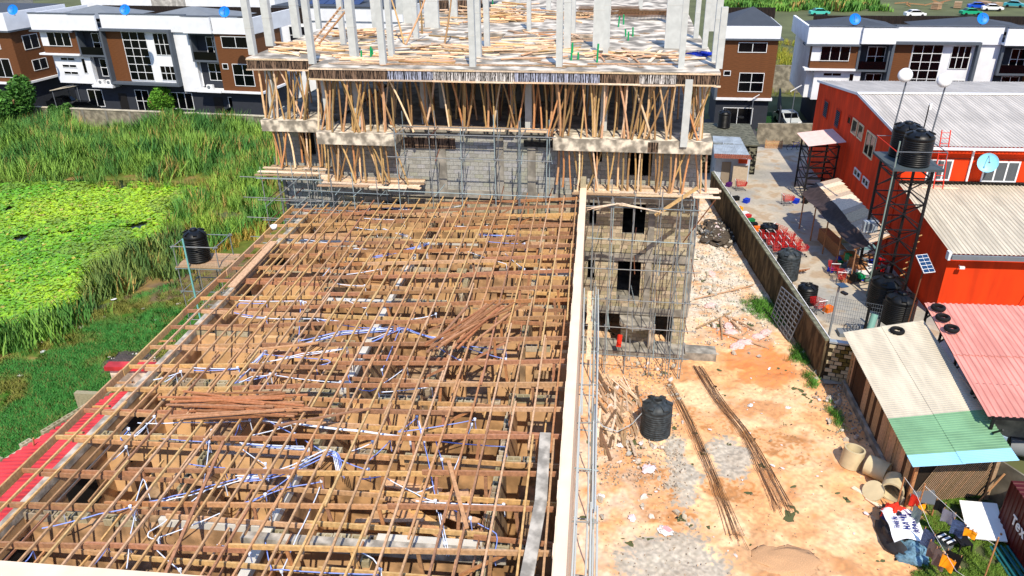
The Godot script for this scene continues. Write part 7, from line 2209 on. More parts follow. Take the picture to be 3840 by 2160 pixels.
	var rk := thing("step_ladder", "white and purple step ladder against the kiosk wall", "ladder", Vector3(12.37, 0, -69.06))
	for s in [-0.2, 0.2]: bar("rail", Vector3(s, 0, 0.4), Vector3(s, 2.2, 0), 0.05, 0.06, mat(Color(0.5, 0.35, 0.55), 0.6), rk)
	for k in 7: bar("step", Vector3(-0.2, 0.25 + k * 0.28, 0.36 - k * 0.05), Vector3(0.2, 0.25 + k * 0.28, 0.36 - k * 0.05), 0.12, 0.03, M.white, rk)

# ---------------------------------------------------------------- laundry corner
func cloth(nm: String, label: String, at: Vector3, w: float, h: float, m: Material, turn: float) -> void:
	var t := thing(nm, label, "garment", at, turn, "washing on the lines")
	var st := tool()
	st.set_smooth_group(1)
	var g := []
	for i in 9:
		var row := []
		for j in 7:
			var u := i / 8.0
			var v := j / 6.0
			row.append(Vector3((u - 0.5) * w * (1.0 - 0.12 * v), -v * h, sin(u * 7.0 + v * 2.0) * 0.05 * v + rnd(-0.012, 0.012)))
		g.append(row)
	for i in 8:
		for j in 6:
			for q in [g[i][j], g[i + 1][j], g[i][j + 1], g[i + 1][j], g[i + 1][j + 1], g[i][j + 1]]: st.add_vertex(q)
			var k := Vector3(0, 0, -0.02)
			for q in [g[i][j] + k, g[i][j + 1] + k, g[i + 1][j] + k, g[i + 1][j] + k, g[i][j + 1] + k, g[i + 1][j + 1] + k]: st.add_vertex(q)
	st.generate_normals()
	done("fabric", st, m, t)
	for s in [-0.4, 0.4]: bx("peg", Vector3(s * w, 0.02, 0), Vector3(0.02, 0.09, 0.03), M.timber[0], t)

func build_laundry_corner() -> void:
	var black := mat(Color(0.04, 0.04, 0.05), 0.9)
	var grey := mat(Color(0.48, 0.48, 0.54), 0.9)
	var brown := mat(Color(0.38, 0.34, 0.34), 0.9)
	var jean := mat(Color(0.30, 0.38, 0.55), 0.9, "blot", 0.4)
	# washing lines
	var a0 := Vector3(13.13, 1.7, -24.73)
	var a1 := Vector3(13.04, 1.6, -23.09)
	var a2 := Vector3(13.13, 1.6, -20.9)
	var b0 := Vector3(13.9, 1.7, -24.51)
	var b1 := Vector3(14.54, 1.7, -22.76)
	var l1 := thing("washing_line", "washing line running down between the tarpaulin heap and the grass", "washing line")
	mi("cord", tube([a0 + Vector3(-0.3, 0.3, -0.6), a0, a1, a2, a2 + Vector3(0.6, 0.1, 0.9)], 0.008, 4), M.white, Transform3D.IDENTITY, l1)
	var l2 := thing("washing_line", "washing line above the white board on the grass", "washing line")
	mi("cord", tube([b0 + Vector3(-0.4, 0.2, -0.5), b0, b1, b1 + Vector3(0.5, -0.1, 0.5)], 0.008, 4), M.white, Transform3D.IDENTITY, l2)
	for q in [a0 + Vector3(-0.3, 0, -0.6), a2 + Vector3(0.6, 0, 0.9), b0 + Vector3(-0.4, 0, -0.5), b1 + Vector3(0.5, 0, 0.5)]:
		var po := thing("line_post", "thin post holding a washing line", "post", Vector3(q.x, 0, q.z), 0, "washing line posts")
		rod("shaft", Vector3.ZERO, Vector3(0, 2.0, 0), 0.03, M.timber_brown[0], po)
	cloth("hung_shirt", "orange and black shirt hung at the top of the left line", Vector3(13.16, 1.55, -24.77), 0.4, 0.6, M.red_cloth, -60)
	cloth("hung_shirt", "grey-green shirt hung below the orange one", Vector3(13.04, 1.5, -24.14), 0.4, 0.65, mat(Color(0.42, 0.48, 0.48), 0.9), -60)
	cloth("hung_shirt", "small bright yellow cloth hung beside the grey-green shirt", Vector3(13.32, 1.4, -24.45), 0.35, 0.3, M.yellow, 20)
	cloth("hung_trousers", "blue-grey trousers hung at the middle of the left line", Vector3(12.95, 1.6, -22.76), 0.5, 0.8, jean, -58)
	cloth("hung_trousers", "grey-brown trousers hung below the blue-grey ones", Vector3(12.91, 1.6, -22.15), 0.45, 0.75, brown, -58)
	cloth("hung_shirt", "dull grey shirt hung above the yellow cloth", Vector3(13, 1.6, -21.78), 0.5, 0.8, brown, -58)
	cloth("hung_shirt", "bright yellow cloth at the bottom of the left line", Vector3(13.13, 1.6, -21.49), 0.5, 0.55, M.yellow, -50)
	cloth("hung_shirt", "black shirt at the bottom of the left line", Vector3(13.36, 1.7, -21.64), 0.55, 0.75, black, -40)
	cloth("hung_shirt", "black cloth at the upper end of the right line", Vector3(13.96, 1.65, -24.41), 0.4, 0.5, black, -42)
	cloth("hung_shirt", "lilac-grey shirt second on the right line", Vector3(14.08, 1.65, -23.89), 0.5, 0.6, grey, -42)
	cloth("hung_trousers", "faded blue jeans third on the right line", Vector3(14.23, 1.65, -23.35), 0.5, 0.7, jean, -42)
	cloth("hung_shirt", "yellow-orange cloth at the lower end of the right line", Vector3(14.45, 1.65, -22.92), 0.45, 0.35, M.yellow, -35)
	# striped cloth and grey plastic chair on the grass
	var sc := thing("striped_cloth", "black and white striped cloth lying on the grass", "cloth", Vector3(14.17, 0.35, -23.73), 30)
	for k in 7: bx("stripe", Vector3(0, 0.02 + k * 0.012, -0.3 + k * 0.1), Vector3(0.4, 0.05, 0.09), black if k % 2 == 0 else M.white, sc)
	bx("support", Vector3(0, -0.18, 0), Vector3(0.3, 0.34, 0.5), M.grey_metal, sc)
	var chr := thing("plastic_chair", "dark grey plastic chair on the grass", "chair", Vector3(14.77, 0, -23.64), 10)
	bx("seat", Vector3(0, 0.42, 0), Vector3(0.48, 0.05, 0.46), M.black_metal, chr)
	bx("backrest", Vector3(0, 0.68, -0.22), Vector3(0.48, 0.45, 0.05), M.black_metal, chr)
	for s in [-1, 1]:
		bar("armrest", Vector3(s * 0.26, 0.62, -0.22), Vector3(s * 0.26, 0.6, 0.2), 0.06, 0.04, M.black_metal, chr)
		for z in [-0.2, 0.2]: bar("leg", Vector3(s * 0.25, 0, z), Vector3(s * 0.22, 0.42, z), 0.05, 0.05, M.black_metal, chr)
	# white board on trestles, dark table by the shed
	var wb := thing("white_board", "big white board lying slanted on the grass beside the maroon container", "board", Vector3(15.96, 0.45, -24.83), -8)
	bx("panel", Vector3(0, 0, 0), Vector3(1.35, 0.06, 1.75), M.white, wb).rotation_degrees = Vector3(14, 0, 6)
	for s in [-0.5, 0.5]:
		for z in [-0.6, 0.6]: bar("leg", Vector3(s, -0.45, z), Vector3(s, 0, z), 0.06, 0.06, M.timber_brown[0], wb)
	var tb := thing("metal_table", "grey sheet-topped table below the shed's corner", "table", Vector3(14, 0, -25.87), -10)
	bx("top", Vector3(0, 0.7, 0), Vector3(1.0, 0.04, 1.0), M.grey_metal, tb)
	for s in [-0.4, 0.4]:
		for z in [-0.4, 0.4]: bar("leg", Vector3(s, 0, z), Vector3(s, 0.7, z), 0.05, 0.05, M.timber_brown[0], tb)
	# tarpaulin heap with printed banner
	var hp := thing("banner_heap", "heap of tarpaulins under a white printed banner", "tarpaulin heap", Vector3(12.62, 0, -24.12))
	mi("dark_heap", lump(0.78, 0.75, 1.35, 12, 0.28), mat(Color(0.16, 0.16, 0.18), 0.7), Transform3D.IDENTITY, hp)
	mi("blue_sheet", lump(0.62, 0.62, 0.6, 14, 0.35), mat(Color(0.42, 0.58, 0.68), 0.6, "blot", 0.5), Transform3D(Basis.IDENTITY, Vector3(0.1, 0.0, 1.0)), hp)
	mi("red_sheet", lump(0.50, 0.42, 0.42, 15, 0.35), M.red_cloth, Transform3D(Basis.IDENTITY, Vector3(-0.05, 0.5, -0.7)), hp)
	mi("navy_sheet", lump(0.3, 0.25, 0.35, 19, 0.4), mat(Color(0.08, 0.10, 0.35), 0.7), Transform3D(Basis.IDENTITY, Vector3(-0.3, 0.52, -0.45)), hp)
	# banner draped over the top as a curved sheet
	var st := tool()
	st.set_smooth_group(1)
	var bp := func(u: float, v: float) -> Vector3:
		var x := (u - 0.5) * 1.25
		var z := (v - 0.5) * 1.75
		return Vector3(x, 0.93 - 0.42 * x * x - 0.16 * z * z + 0.04 * sin(u * 9.0 + v * 5.0) + 0.035 * sin(v * 13.0 + u * 3.0), z + 0.12)
	for i in 14:
		for j in 18:
			var q: Array = [bp.call(i / 14.0, j / 18.0), bp.call((i + 1) / 14.0, j / 18.0), bp.call(i / 14.0, (j + 1) / 18.0), bp.call((i + 1) / 14.0, (j + 1) / 18.0)]
			for v in [q[0], q[1], q[2], q[1], q[3], q[2]]: st.add_vertex(v)
	st.generate_normals()
	var bn := done("banner", st, mat(Color(0.92, 0.92, 0.93), 0.6), hp)
	var f := SystemFont.new()
	f.font_names = PackedStringArray(["Droid Sans"])
	f.font_weight = 800
	var ink := mat(Color(0.05, 0.10, 0.42), 0.6)
	var lines := [["THE N", -0.34, 0.17], ["HAMI", -0.02, 0.24], ["APARTM", 0.30, 0.20]]
	for l in lines:
		var tm := TextMesh.new()
		tm.text = l[0]
		tm.font = f
		tm.font_size = 48
		tm.pixel_size = l[2] / 36.0
		tm.depth = 0.012
		# lies on the sheet and reads from the bottom of the heap upwards
		var yy: float = 0.94 - 0.42 * l[1] * l[1] + 0.035
		mi("lettering", tm, ink, Transform3D(Basis(Vector3(0.1, 0, -1).normalized(), Vector3(-1, 0, -0.1).normalized(), Vector3.UP) * Basis(Vector3.RIGHT, 0.0), Vector3(l[1], yy, 0.2)), bn)
	# maroon container at the edge with white lettering
	var ct := thing("shipping_container", "maroon corrugated container at the right edge", "container")
	var c0 := Vector3(16.55, 0, -23.5)
	var mar := mat(Color(0.30, 0.045, 0.045), 0.55, "soft", 2)
	mi("roof", corrugated(Vector3(c0.x, 2.45, c0.z + 3), Vector3(c0.x, 2.45, c0.z - 1.4), Vector3(c0.x + 2.4, 2.45, c0.z - 1.4), Vector3(c0.x + 2.4, 2.45, c0.z + 3), 18, 0.03), mar, Transform3D.IDENTITY, ct)
	mi("side", corrugated(Vector3(c0.x, 0.05, c0.z + 3), Vector3(c0.x, 0.05, c0.z - 1.4), Vector3(c0.x, 2.45, c0.z - 1.4), Vector3(c0.x, 2.45, c0.z + 3), 18, 0.03), mar, Transform3D.IDENTITY, ct)
	bx("end", Vector3(c0.x + 1.2, 1.25, c0.z - 1.4), Vector3(2.4, 2.4, 0.06), mar, ct)
	bx("floor", Vector3(c0.x + 1.2, 0.12, c0.z + 0.8), Vector3(2.36, 0.16, 4.3), M.black_metal, ct)
	var tm2 := TextMesh.new()
	tm2.text = "Tex"
	tm2.font = f
	tm2.font_size = 48
	tm2.pixel_size = 0.42 / 36.0
	tm2.depth = 0.02
	mi("lettering", tm2, M.white, Transform3D(Basis(Vector3(0, 0, 1), Vector3(0, 1, 0), Vector3(-1, 0, 0)), Vector3(c0.x - 0.06, 1.35, c0.z - 0.1)), ct)
	# pipes beside the container, grey wall panels, roll of roofing
	for k in 6:
		var q := rod("green_pipe", Vector3(c0.x - 0.65 + k * 0.12, 0.08 + (k % 2) * 0.08, c0.z - 0.3), Vector3(c0.x - 0.55 + k * 0.12, 0.08 + (k % 2) * 0.08, c0.z + 2.6), 0.05, mat(Color(0.12, 0.38, 0.40), 0.5))
		tag(q, "teal pipe lying beside the maroon container", "pipe", "teal pipes by the container")
	var gw := thing("grey_panel_wall", "grey panel wall with raking props between the shed and the container", "wall", Vector3(17.24, 0, -26.54), -62)
	bx("panel", Vector3(0, 1.0, 0), Vector3(2.4, 2.0, 0.08), M.wall_old, gw)
	for k in 3: bar("raking_prop", Vector3(-0.9 + k * 0.8, 0, 1.0), Vector3(-0.7 + k * 0.8, 1.6, 0.1), 0.05, 0.06, M.timber[0], gw)
	var rr := thing("roofing_roll", "rolled grey carpet under the pink roof's edge", "roll", Vector3(19.5, 0.6, -29.75))
	for k in 3:
		rod("layer", Vector3(-0.4, 0.1 * k, 0), Vector3(0.7, 0.1 * k, 0.3), 0.42 - k * 0.1, M.roof_grey, rr, unit_rod_round)

# ---------------------------------------------------------------- vegetation
# clump of n upright blades of unit height
func blade_clump(n: int, spread: float, lean: float, width: float, sd: int) -> ArrayMesh:
	var r := RandomNumberGenerator.new()
	r.seed = sd
	var st := tool()
	for k in n:
		var a := r.randf() * TAU
		var base := Vector3(cos(a), 0, sin(a)) * spread * sqrt(r.randf())
		var h := r.randf_range(0.55, 1.0)
		var b := r.randf() * TAU
		var tip := base + Vector3(cos(b), 0, sin(b)) * lean * r.randf_range(0.3, 1.0) * h + Vector3(0, h, 0)
		var mid := base.lerp(tip, 0.55) + Vector3(0, 0.10 * h, 0)
		var side := Vector3(-sin(b), 0, cos(b)) * width * 0.5
		if r.randf() < 0.5: side = Vector3(cos(b), 0, sin(b)) * width * 0.5
		var nr := side.cross(Vector3.UP).normalized() * 0.6 + Vector3(0, 0.8, 0)
		for v in [base - side, mid - side * 0.9, base + side, base + side, mid - side * 0.9, mid + side * 0.9, mid - side * 0.9, tip, mid + side * 0.9]:
			st.set_normal(nr.normalized())
			st.add_vertex(v)
	return st.commit()

func leaf_clump(n: int, size: float, sd: int) -> ArrayMesh:
	var r := RandomNumberGenerator.new()
	r.seed = sd
	var st := tool()
	for k in n:
		var d := Vector3(r.randfn(), r.randfn(), r.randfn()).normalized() * r.randf_range(0.2, 0.5)
		var x := Vector3(r.randfn(), r.randfn() * 0.6, r.randfn()).normalized()
		var y := x.cross(Vector3(r.randfn(), r.randfn(), r.randfn())).normalized()
		var nn := x.cross(y)
		for v in [d - x * size, d + y * size * 0.45, d + x * size, d - x * size, d + x * size, d - y * size * 0.45]:
			st.set_normal(nn)
			st.add_vertex(v)
	return st.commit()

func leafy(base: Color, rough := 0.7) -> StandardMaterial3D:
	var m := mat(base, rough)
	m.vertex_color_use_as_albedo = true
	m.cull_mode = BaseMaterial3D.CULL_DISABLED
	m.backlight_enabled = true
	m.backlight = Color(0.10, 0.14, 0.03)
	return m

func scatter(poly: PackedVector2Array, n: int) -> Array:
	var lo := poly[0]
	var hi := poly[0]
	for p in poly:
		lo = lo.min(p)
		hi = hi.max(p)
	var out := []
	var tries := 0
	while out.size() < n and tries < n * 12:
		tries += 1
		var p := Vector2(rnd(lo.x, hi.x), rnd(lo.y, hi.y))
		if Geometry2D.is_point_in_polygon(p, poly): out.append(p)
	return out

func reed_bed(nm: String, label: String, poly: PackedVector2Array, per_m2: float, h0: float, h1: float, cols: Array, mesh: ArrayMesh, patch: FastNoiseLite) -> void:
	var area := 0.0
	for i in poly.size(): area += poly[i].cross(poly[(i + 1) % poly.size()])
	var pts := scatter(poly, int(absf(area) * 0.5 * per_m2))
	var xf := []
	var col := []
	for p0 in pts:
		var p: Vector2 = p0 + Vector2(rng.randfn(), rng.randfn()) * 0.55
		var nval := patch.get_noise_2d(p.x, p.y)
		if nval < -0.24 - rnd(0.0, 0.15): continue
		var h := lerpf(h0, h1, clampf(0.5 + nval * 1.1 + rnd(-0.25, 0.25), 0, 1))
		if not Geometry2D.is_point_in_polygon(p, poly): h *= rnd(0.35, 0.7)
		var w := h * rnd(0.8, 1.2) * 0.62
		var b := Basis(Vector3.UP, rnd(0, TAU)) * Basis(Vector3.RIGHT, rng.randfn(0.08, 0.12))
		xf.append(Transform3D(b.scaled_local(Vector3(w, h, w)), Vector3(p.x, 0, p.y)))
		var t := clampf(0.5 + patch.get_noise_2d(p.x * 1.7 + 90, p.y * 1.7) * 1.6 + rnd(-0.3, 0.3), 0, 1)
		var c: Color = cols[0].lerp(cols[1], t)
		if rng.randf() < 0.07: c = cols[2]
		col.append(c * rnd(0.75, 1.25))
	tag(many(nm, mesh, xf, col, leafy(Color.WHITE)), label, "reeds")

func shrub(nm: String, label: String, cat: String, at: Vector3, rx: float, h: float, n: int, c0: Color, c1: Color, leaf: float, group := "", trunk_h := 0.6) -> Node3D:
	var t := thing(nm, label, cat, at, 0, group)
	var st := tool()
	for k in 5:
		var a := TAU * k / 5 + rnd(0, 1)
		var top := Vector3(cos(a) * rx * 0.55, trunk_h + h * rnd(0.5, 0.8), sin(a) * rx * 0.55)
		st.append_from(unit_rod, 0, rod_at(Vector3(0, trunk_h * 0.3, 0), top, 0.03 + 0.012 * h))
	st.append_from(unit_rod, 0, rod_at(Vector3(0, -0.1, 0), Vector3(0, trunk_h + h * 0.4, 0), 0.05 + 0.02 * h))
	done("trunk", st, M.timber_brown[2], t)
	var lob := []
	for k in 9: lob.append([Vector3(rnd(-0.55, 0.55), rnd(0.25, 0.8), rnd(-0.55, 0.55)), rnd(0.28, 0.48)])
	st = tool()
	for k in n * 11:
		var l: Array = pick(lob)
		var d: Vector3 = Vector3(rng.randfn(), rng.randfn(), rng.randfn()).normalized() * l[1] * pow(rng.randf(), 0.35)
		var p: Vector3 = l[0] + d
		var q := Vector3(p.x * rx, trunk_h + p.y * h, p.z * rx)
		var x := Vector3(rng.randfn(), rng.randfn() * 0.6, rng.randfn()).normalized() * leaf * 0.28 * rnd(0.7, 1.3)
		var y := x.cross(Vector3(rng.randfn(), rng.randfn(), rng.randfn())).normalized() * x.length() * 0.45
		st.set_color(c0.lerp(c1, rng.randf()) * rnd(0.7, 1.25))
		st.set_normal((x.cross(y).normalized() + d.normalized() * 0.6).normalized())
		for v in [q - x, q + y, q + x, q - x, q + x, q - y]: st.add_vertex(v)
	done("crown", st, leafy(Color.WHITE), t)
	return t

func build_vegetation() -> void:
	var patch := nz(91, 0.09, 3)
	var fine := nz(93, 0.22, 3)
	var reed := blade_clump(20, 0.45, 0.8, 0.04, 4)
	var sedge := blade_clump(18, 0.5, 0.75, 0.06, 8)
	var g0 := Color(0.05, 0.17, 0.03)
	var g1 := Color(0.19, 0.33, 0.045)
	var dry := Color(0.36, 0.25, 0.07)
	reed_bed("reeds", "tall reeds growing in front of the estate wall", PackedVector2Array([Vector2(-73.21, -82.09), Vector2(-65.85, -82.46), Vector2(-55.12, -82.10), Vector2(-44.67, -82.63), Vector2(-36.35, -82.18), Vector2(-31.14, -69.11), Vector2(-33.02, -65.09), Vector2(-37.63, -66.47), Vector2(-39.16, -63.33), Vector2(-43.79, -65.25), Vector2(-46.23, -63.34), Vector2(-50.42, -64.84), Vector2(-52.17, -61.61), Vector2(-57.64, -61.48)]), 4.4, 0.7, 3.2, [g0, g1, dry], reed, patch)
	reed_bed("reeds", "tall bright reeds between the pond and the tower", PackedVector2Array([Vector2(-40.87, -78.61), Vector2(-35.24, -80.55), Vector2(-26.86, -59.27), Vector2(-25.75, -55.60), Vector2(-26.95, -52.14), Vector2(-28.03, -48.99), Vector2(-29.71, -47.44), Vector2(-32.72, -50.15), Vector2(-34.02, -55.03), Vector2(-35.63, -64.00)]), 5.0, 0.6, 2.8, [Color(0.07, 0.22, 0.035), Color(0.26, 0.40, 0.05), dry], reed, patch)
	reed_bed("reeds", "dark arching sedge in the middle of the bank", PackedVector2Array([Vector2(-34.37, -45.05), Vector2(-34.34, -48.53), Vector2(-32.61, -51.74), Vector2(-28.33, -48.97), Vector2(-28.16, -46.18), Vector2(-28.55, -43.59), Vector2(-30.35, -42.25), Vector2(-31.34, -39.37), Vector2(-33.40, -40.86)]), 5.0, 0.8, 2.0, [Color(0.06, 0.14, 0.03), Color(0.17, 0.23, 0.045), dry], sedge, fine)
	reed_bed("reeds", "tall dark sedge at the near left edge of the pond", PackedVector2Array([Vector2(-36.19, -35.49), Vector2(-33.96, -36.62), Vector2(-33.05, -40.32), Vector2(-30.77, -38.89), Vector2(-30.96, -36.38), Vector2(-32.20, -34.89), Vector2(-33.89, -32.60)]), 5.0, 0.8, 2.1, [Color(0.05, 0.17, 0.025), Color(0.16, 0.30, 0.04), Color(0.3, 0.27, 0.06)], sedge, fine)
	# yellowed stems on the fringe
	reed_bed("dry_reeds", "yellowed reed stems along the foot of the reed bed", PackedVector2Array([Vector2(-30.73, -48.79), Vector2(-28.51, -52.03), Vector2(-26.08, -55.58), Vector2(-25.25, -54.33), Vector2(-26.58, -50.59), Vector2(-27.99, -48.27), Vector2(-29.82, -47.08)]), 5.0, 0.5, 1.1, [Color(0.42, 0.26, 0.04), Color(0.30, 0.28, 0.05), Color(0.5, 0.35, 0.08)], reed, patch)
	reed_bed("dry_reeds", "yellowed stems between the lily pads and the far reeds", PackedVector2Array([Vector2(-47.91, -65.35), Vector2(-40.62, -66.04), Vector2(-33.54, -66.24), Vector2(-32.63, -64.19), Vector2(-38.70, -62.46), Vector2(-45.30, -62.49)]), 3.0, 0.5, 1.2, [Color(0.34, 0.25, 0.04), Color(0.22, 0.24, 0.05), dry], reed, patch)
	# lily pads over the pond
	var pond := PackedVector2Array([Vector2(-62.69, -61.73), Vector2(-52.21, -63.89), Vector2(-43.33, -64.45), Vector2(-34.28, -63.19), Vector2(-31.86, -55.18), Vector2(-33.03, -51.31), Vector2(-33.42, -45.46), Vector2(-33.14, -40.04), Vector2(-33.87, -36.15), Vector2(-37.87, -34.43)])
	var pts := scatter(pond, 90000)
	var pad := tool()
	for k in 7:
		var a := 0.25 + (TAU - 0.5) * k / 7
		var b := 0.25 + (TAU - 0.5) * (k + 1) / 7
		for v in [Vector3.ZERO, Vector3(cos(a) * 0.5, 0.07, sin(a) * 0.5), Vector3(cos(b) * 0.5, 0.07, sin(b) * 0.5)]:
			pad.set_normal(Vector3(v.x * -0.3, 1, v.z * -0.3).normalized())
			pad.add_vertex(v)
	var xf := []
	var col := []
	for p in pts:
		if fine.get_noise_2d(p.x * 0.6, p.y * 0.6) < -0.52: continue
		var s := rnd(0.10, 0.20) if rng.randf() < 0.7 else rnd(0.2, 0.36)
		xf.append(Transform3D(Basis.from_euler(Vector3(rng.randfn(0, 0.22), rnd(0, TAU), rng.randfn(0, 0.22))).scaled_local(Vector3(s, s, s)), Vector3(p.x, 0.09 + rnd(0, 0.16), p.y)))
		var t := clampf(0.5 + patch.get_noise_2d(p.x, p.y) * 1.2 + rnd(-0.35, 0.35), 0, 1)
		var c := Color(0.13, 0.34, 0.015).lerp(Color(0.33, 0.50, 0.02), t)
		if rng.randf() < 0.04: c = Color(0.40, 0.34, 0.06)
		if fine.get_noise_2d(p.x * 0.5 + 300, p.y * 0.5) > 0.3: c = c.lerp(Color(0.16, 0.24, 0.03), 0.6)
		col.append(c * rnd(0.8, 1.2))
	var lm := leafy(Color.WHITE, 0.32)
	tag(many("lily_pads", pad.commit(), xf, col, lm), "bright green lily pads covering the pond", "lily pads")
	# short grass of the bank
	var turf := blade_clump(14, 0.5, 0.5, 0.05, 12)
	var gp := scatter(PackedVector2Array([Vector2(-34.35, -32.56), Vector2(-32.36, -34.43), Vector2(-32.04, -38.79), Vector2(-30.19, -41.97), Vector2(-27.52, -44.92), Vector2(-24.75, -49.23), Vector2(-24.44, -52.31), Vector2(-23.06, -45.26), Vector2(-24.72, -42.68), Vector2(-24.46, -40.99), Vector2(-24.02, -33.42), Vector2(-24.47, -31.04), Vector2(-24.86, -26.96), Vector2(-25.00, -22.81), Vector2(-26.00, -21.75)]), 34000)
	xf = []
	col = []
	var bare := Vector2(-24.73, -43.88)
	var lawn := [Vector2(-26.58, -35.80), Vector2(-25.97, -39.26), Vector2(-27.00, -30.46), Vector2(-27.22, -27.38)]
	for p in gp:
		if p.x > -15.4: continue
		var d := 9.0
		for c in lawn: d = minf(d, Vector2((p.x - c.x) / 4.5, (p.y - c.y) / 6.0).length())
		var green := smoothstep(1.15, 0.5, d + fine.get_noise_2d(p.x, p.y) * 1.2)
		if rng.randf() > 0.22 + green * 0.7: continue
		if Vector2((p.x - bare.x) / 5.0, (p.y - bare.y) / 4.5).length() + fine.get_noise_2d(p.x, p.y) < 1.0 and rng.randf() < 0.85: continue
		if fine.get_noise_2d(p.x * 2.0 + 40, p.y * 2.0) < -0.15 and green < 0.4: continue
		var h := rnd(0.12, 0.34)
		xf.append(Transform3D(Basis(Vector3.UP, rnd(0, TAU)).scaled_local(Vector3(0.45, h, 0.45)), Vector3(p.x, -0.02, p.y)))
		var c := Color(0.19, 0.20, 0.035).lerp(Color(0.05, 0.22, 0.035), green)
		if rng.randf() < 0.1: c = Color(0.22, 0.18, 0.05)
		col.append(c * rnd(0.7, 1.3))
	tag(many("bank_grass", turf, xf, col, leafy(Color.WHITE)), "short rough grass on the marsh bank", "grass")
	# weeds in the sandy site and the laundry corner
	xf = []
	col = []
	for q in [[Vector2(10.81, -43.47), 0.9, 1.2, 260], [Vector2(11.41, -42.21), 0.6, 1.0, 120], [Vector2(11.84, -37.83), 0.6, 1.0, 120], [Vector2(12.61, -37.47), 0.5, 0.7, 160], [Vector2(11.87, -35.21), 0.3, 0.8, 50], [Vector2(12.25, -32.06), 0.25, 1.2, 50]]:
		for k in q[3]:
			var p: Vector2 = q[0] + Vector2(rng.randfn(0, 0.5) * q[1], rng.randfn(0, 0.5) * q[2])
			var h := rnd(0.12, 0.4)
			xf.append(Transform3D(Basis(Vector3.UP, rnd(0, TAU)).scaled_local(Vector3(0.35, h, 0.35)), Vector3(p.x, 0, p.y)))
			col.append(Color(0.07, 0.20, 0.02) * rnd(0.7, 1.4))
	tag(many("weeds", turf, xf, col, leafy(Color.WHITE)), "green weeds on the sand by the mossy wall", "weeds")
	xf = []
	col = []
	for p in scatter(PackedVector2Array([Vector2(14.55, -26.59), Vector2(16.53, -27.14), Vector2(17.31, -25.65), Vector2(16.60, -21.90), Vector2(12.28, -21.50), Vector2(12.76, -23.29)]), 5200):
		if fine.get_noise_2d(p.x * 2.5, p.y * 2.5) < -0.2: continue
		var h := rnd(0.06, 0.2)
		xf.append(Transform3D(Basis(Vector3.UP, rnd(0, TAU)).scaled_local(Vector3(0.25, h, 0.25)), Vector3(p.x, 0, p.y)))
		col.append(Color(0.09, 0.20, 0.02).lerp(Color(0.17, 0.25, 0.03), rng.randf()) * rnd(0.7, 1.3))
	tag(many("laundry_grass", turf, xf, col, leafy(Color.WHITE)), "grass under the washing lines", "grass")
	# bushes
	shrub("round_bush", "round clipped green bush behind the estate wall", "bush", Vector3(-53.96, 0, -89.6), 2.1, 3.3, 900, Color(0.07, 0.22, 0.02), Color(0.16, 0.36, 0.03), 0.5)
	shrub("leafy_bush", "dark broad-leaved bush at the left edge before the wall", "bush", Vector3(-68.7, 0, -83.23), 3.4, 5.4, 800, Color(0.03, 0.10, 0.015), Color(0.08, 0.22, 0.03), 0.9)
	for q in [[Vector3(-63.64, 0, -84.8), 1.5, 2.0], [Vector3(-48.25, 0, -82.98), 1.8, 1.8], [Vector3(-45.7, 0, -82.76), 1.6, 1.6]]:
		shrub("marsh_bush", "dark shrub growing among the far reeds", "bush", q[0], q[1], q[2], 380, Color(0.03, 0.09, 0.015), Color(0.07, 0.18, 0.025), 0.6, "shrubs among the reeds")
	# hedge behind the right wall, weeds between the right-hand houses
	reed_bed("reeds", "yellow-green tall grass between the two right-hand houses", PackedVector2Array([Vector2(23.18, -104.19), Vector2(26.16, -104.31), Vector2(36.47, -149.70), Vector2(32.80, -152.05)]), 2.0, 0.5, 1.4, [Color(0.20, 0.24, 0.02), Color(0.36, 0.34, 0.03), dry], reed, patch)
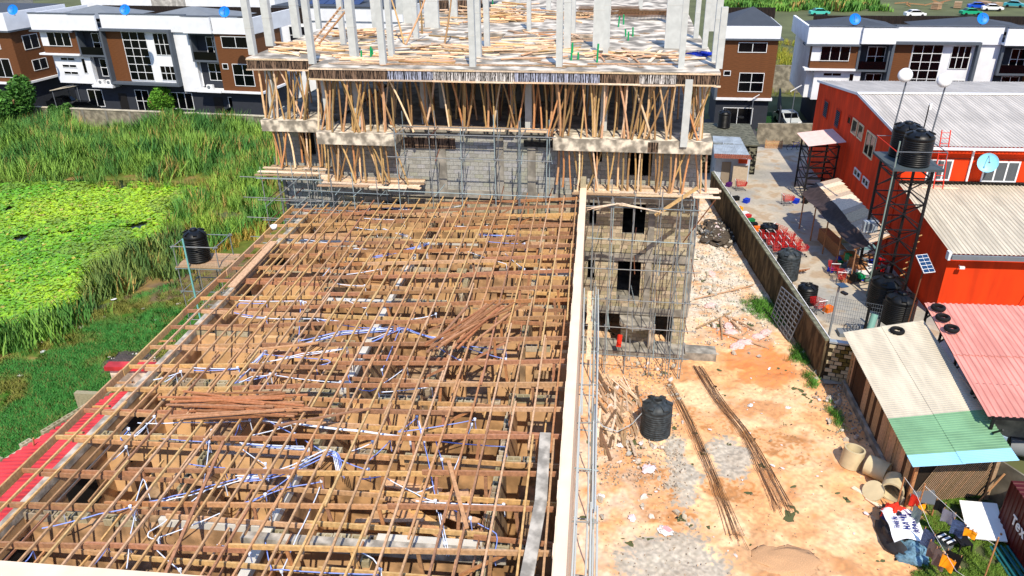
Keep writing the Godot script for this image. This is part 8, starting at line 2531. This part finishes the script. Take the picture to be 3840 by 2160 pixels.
	reed_bed("reeds", "green field of reeds beyond the right-hand houses", PackedVector2Array([Vector2(28.82, -202.27), Vector2(68.76, -198.05), Vector2(69.99, -217.00), Vector2(77.84, -246.58), Vector2(36.65, -261.99)]), 0.8, 1.0, 2.6, [Color(0.07, 0.20, 0.03), Color(0.14, 0.30, 0.04), dry], blade_clump(24, 1.0, 0.5, 0.16, 21), patch)
	reed_bed("reeds", "green scrub beyond the wall behind the tower", PackedVector2Array([Vector2(-97.56, -220.95), Vector2(-54.53, -215.50), Vector2(-64.07, -254.56), Vector2(-112.98, -257.31)]), 0.6, 1.5, 3.0, [Color(0.05, 0.14, 0.02), Color(0.12, 0.24, 0.03), dry], blade_clump(24, 1.0, 0.5, 0.16, 22), patch)
	for q in [[Vector3(-117.86, 0, -217.54), 4.5, 6.0, "dense green tree behind the terrace near the palm"], [Vector3(-112.81, 0, -213.41), 3.6, 5.0, "small green tree right of the dense one"], [Vector3(-93.46, 0, -216.75), 4.0, 5.0, "green tree behind the stained wall left of the tower columns"]]:
		shrub("garden_tree", q[3], "tree", q[0], q[1], q[2], 900, Color(0.05, 0.15, 0.02), Color(0.13, 0.27, 0.03), 1.0, "trees behind the terrace", 2.5)
	# palm
	var pa := thing("palm_tree", "palm with drooping fronds behind the long terrace", "tree", Vector3(-103.34, 0, -209.32))
	mi("trunk", tube([Vector3.ZERO, Vector3(0.1, 3, 0), Vector3(0.3, 6, 0.1)], 0.2, 8), M.timber_old[0], Transform3D.IDENTITY, pa)
	for k in 14:
		var a := TAU * k / 14
		var st := tool()
		var d := Vector3(cos(a), 0, sin(a))
		var s := Vector3(-sin(a), 0, cos(a))
		for j in 12:
			var t0 := j / 12.0
			var p := Vector3(0.3, 6, 0.1) + d * 3.4 * t0 + Vector3(0, 1.3 * sin(t0 * 2.4) - 1.7 * t0 * t0, 0)
			for sg in [-1, 1]:
				for v in [p, p + s * sg * 0.8 + d * 0.3 + Vector3(0, -0.35, 0), p + d * 0.14]:
					st.set_normal(Vector3.UP)
					st.add_vertex(v)
		done("frond", st, leafy(Color(0.20, 0.36, 0.14)), pa)
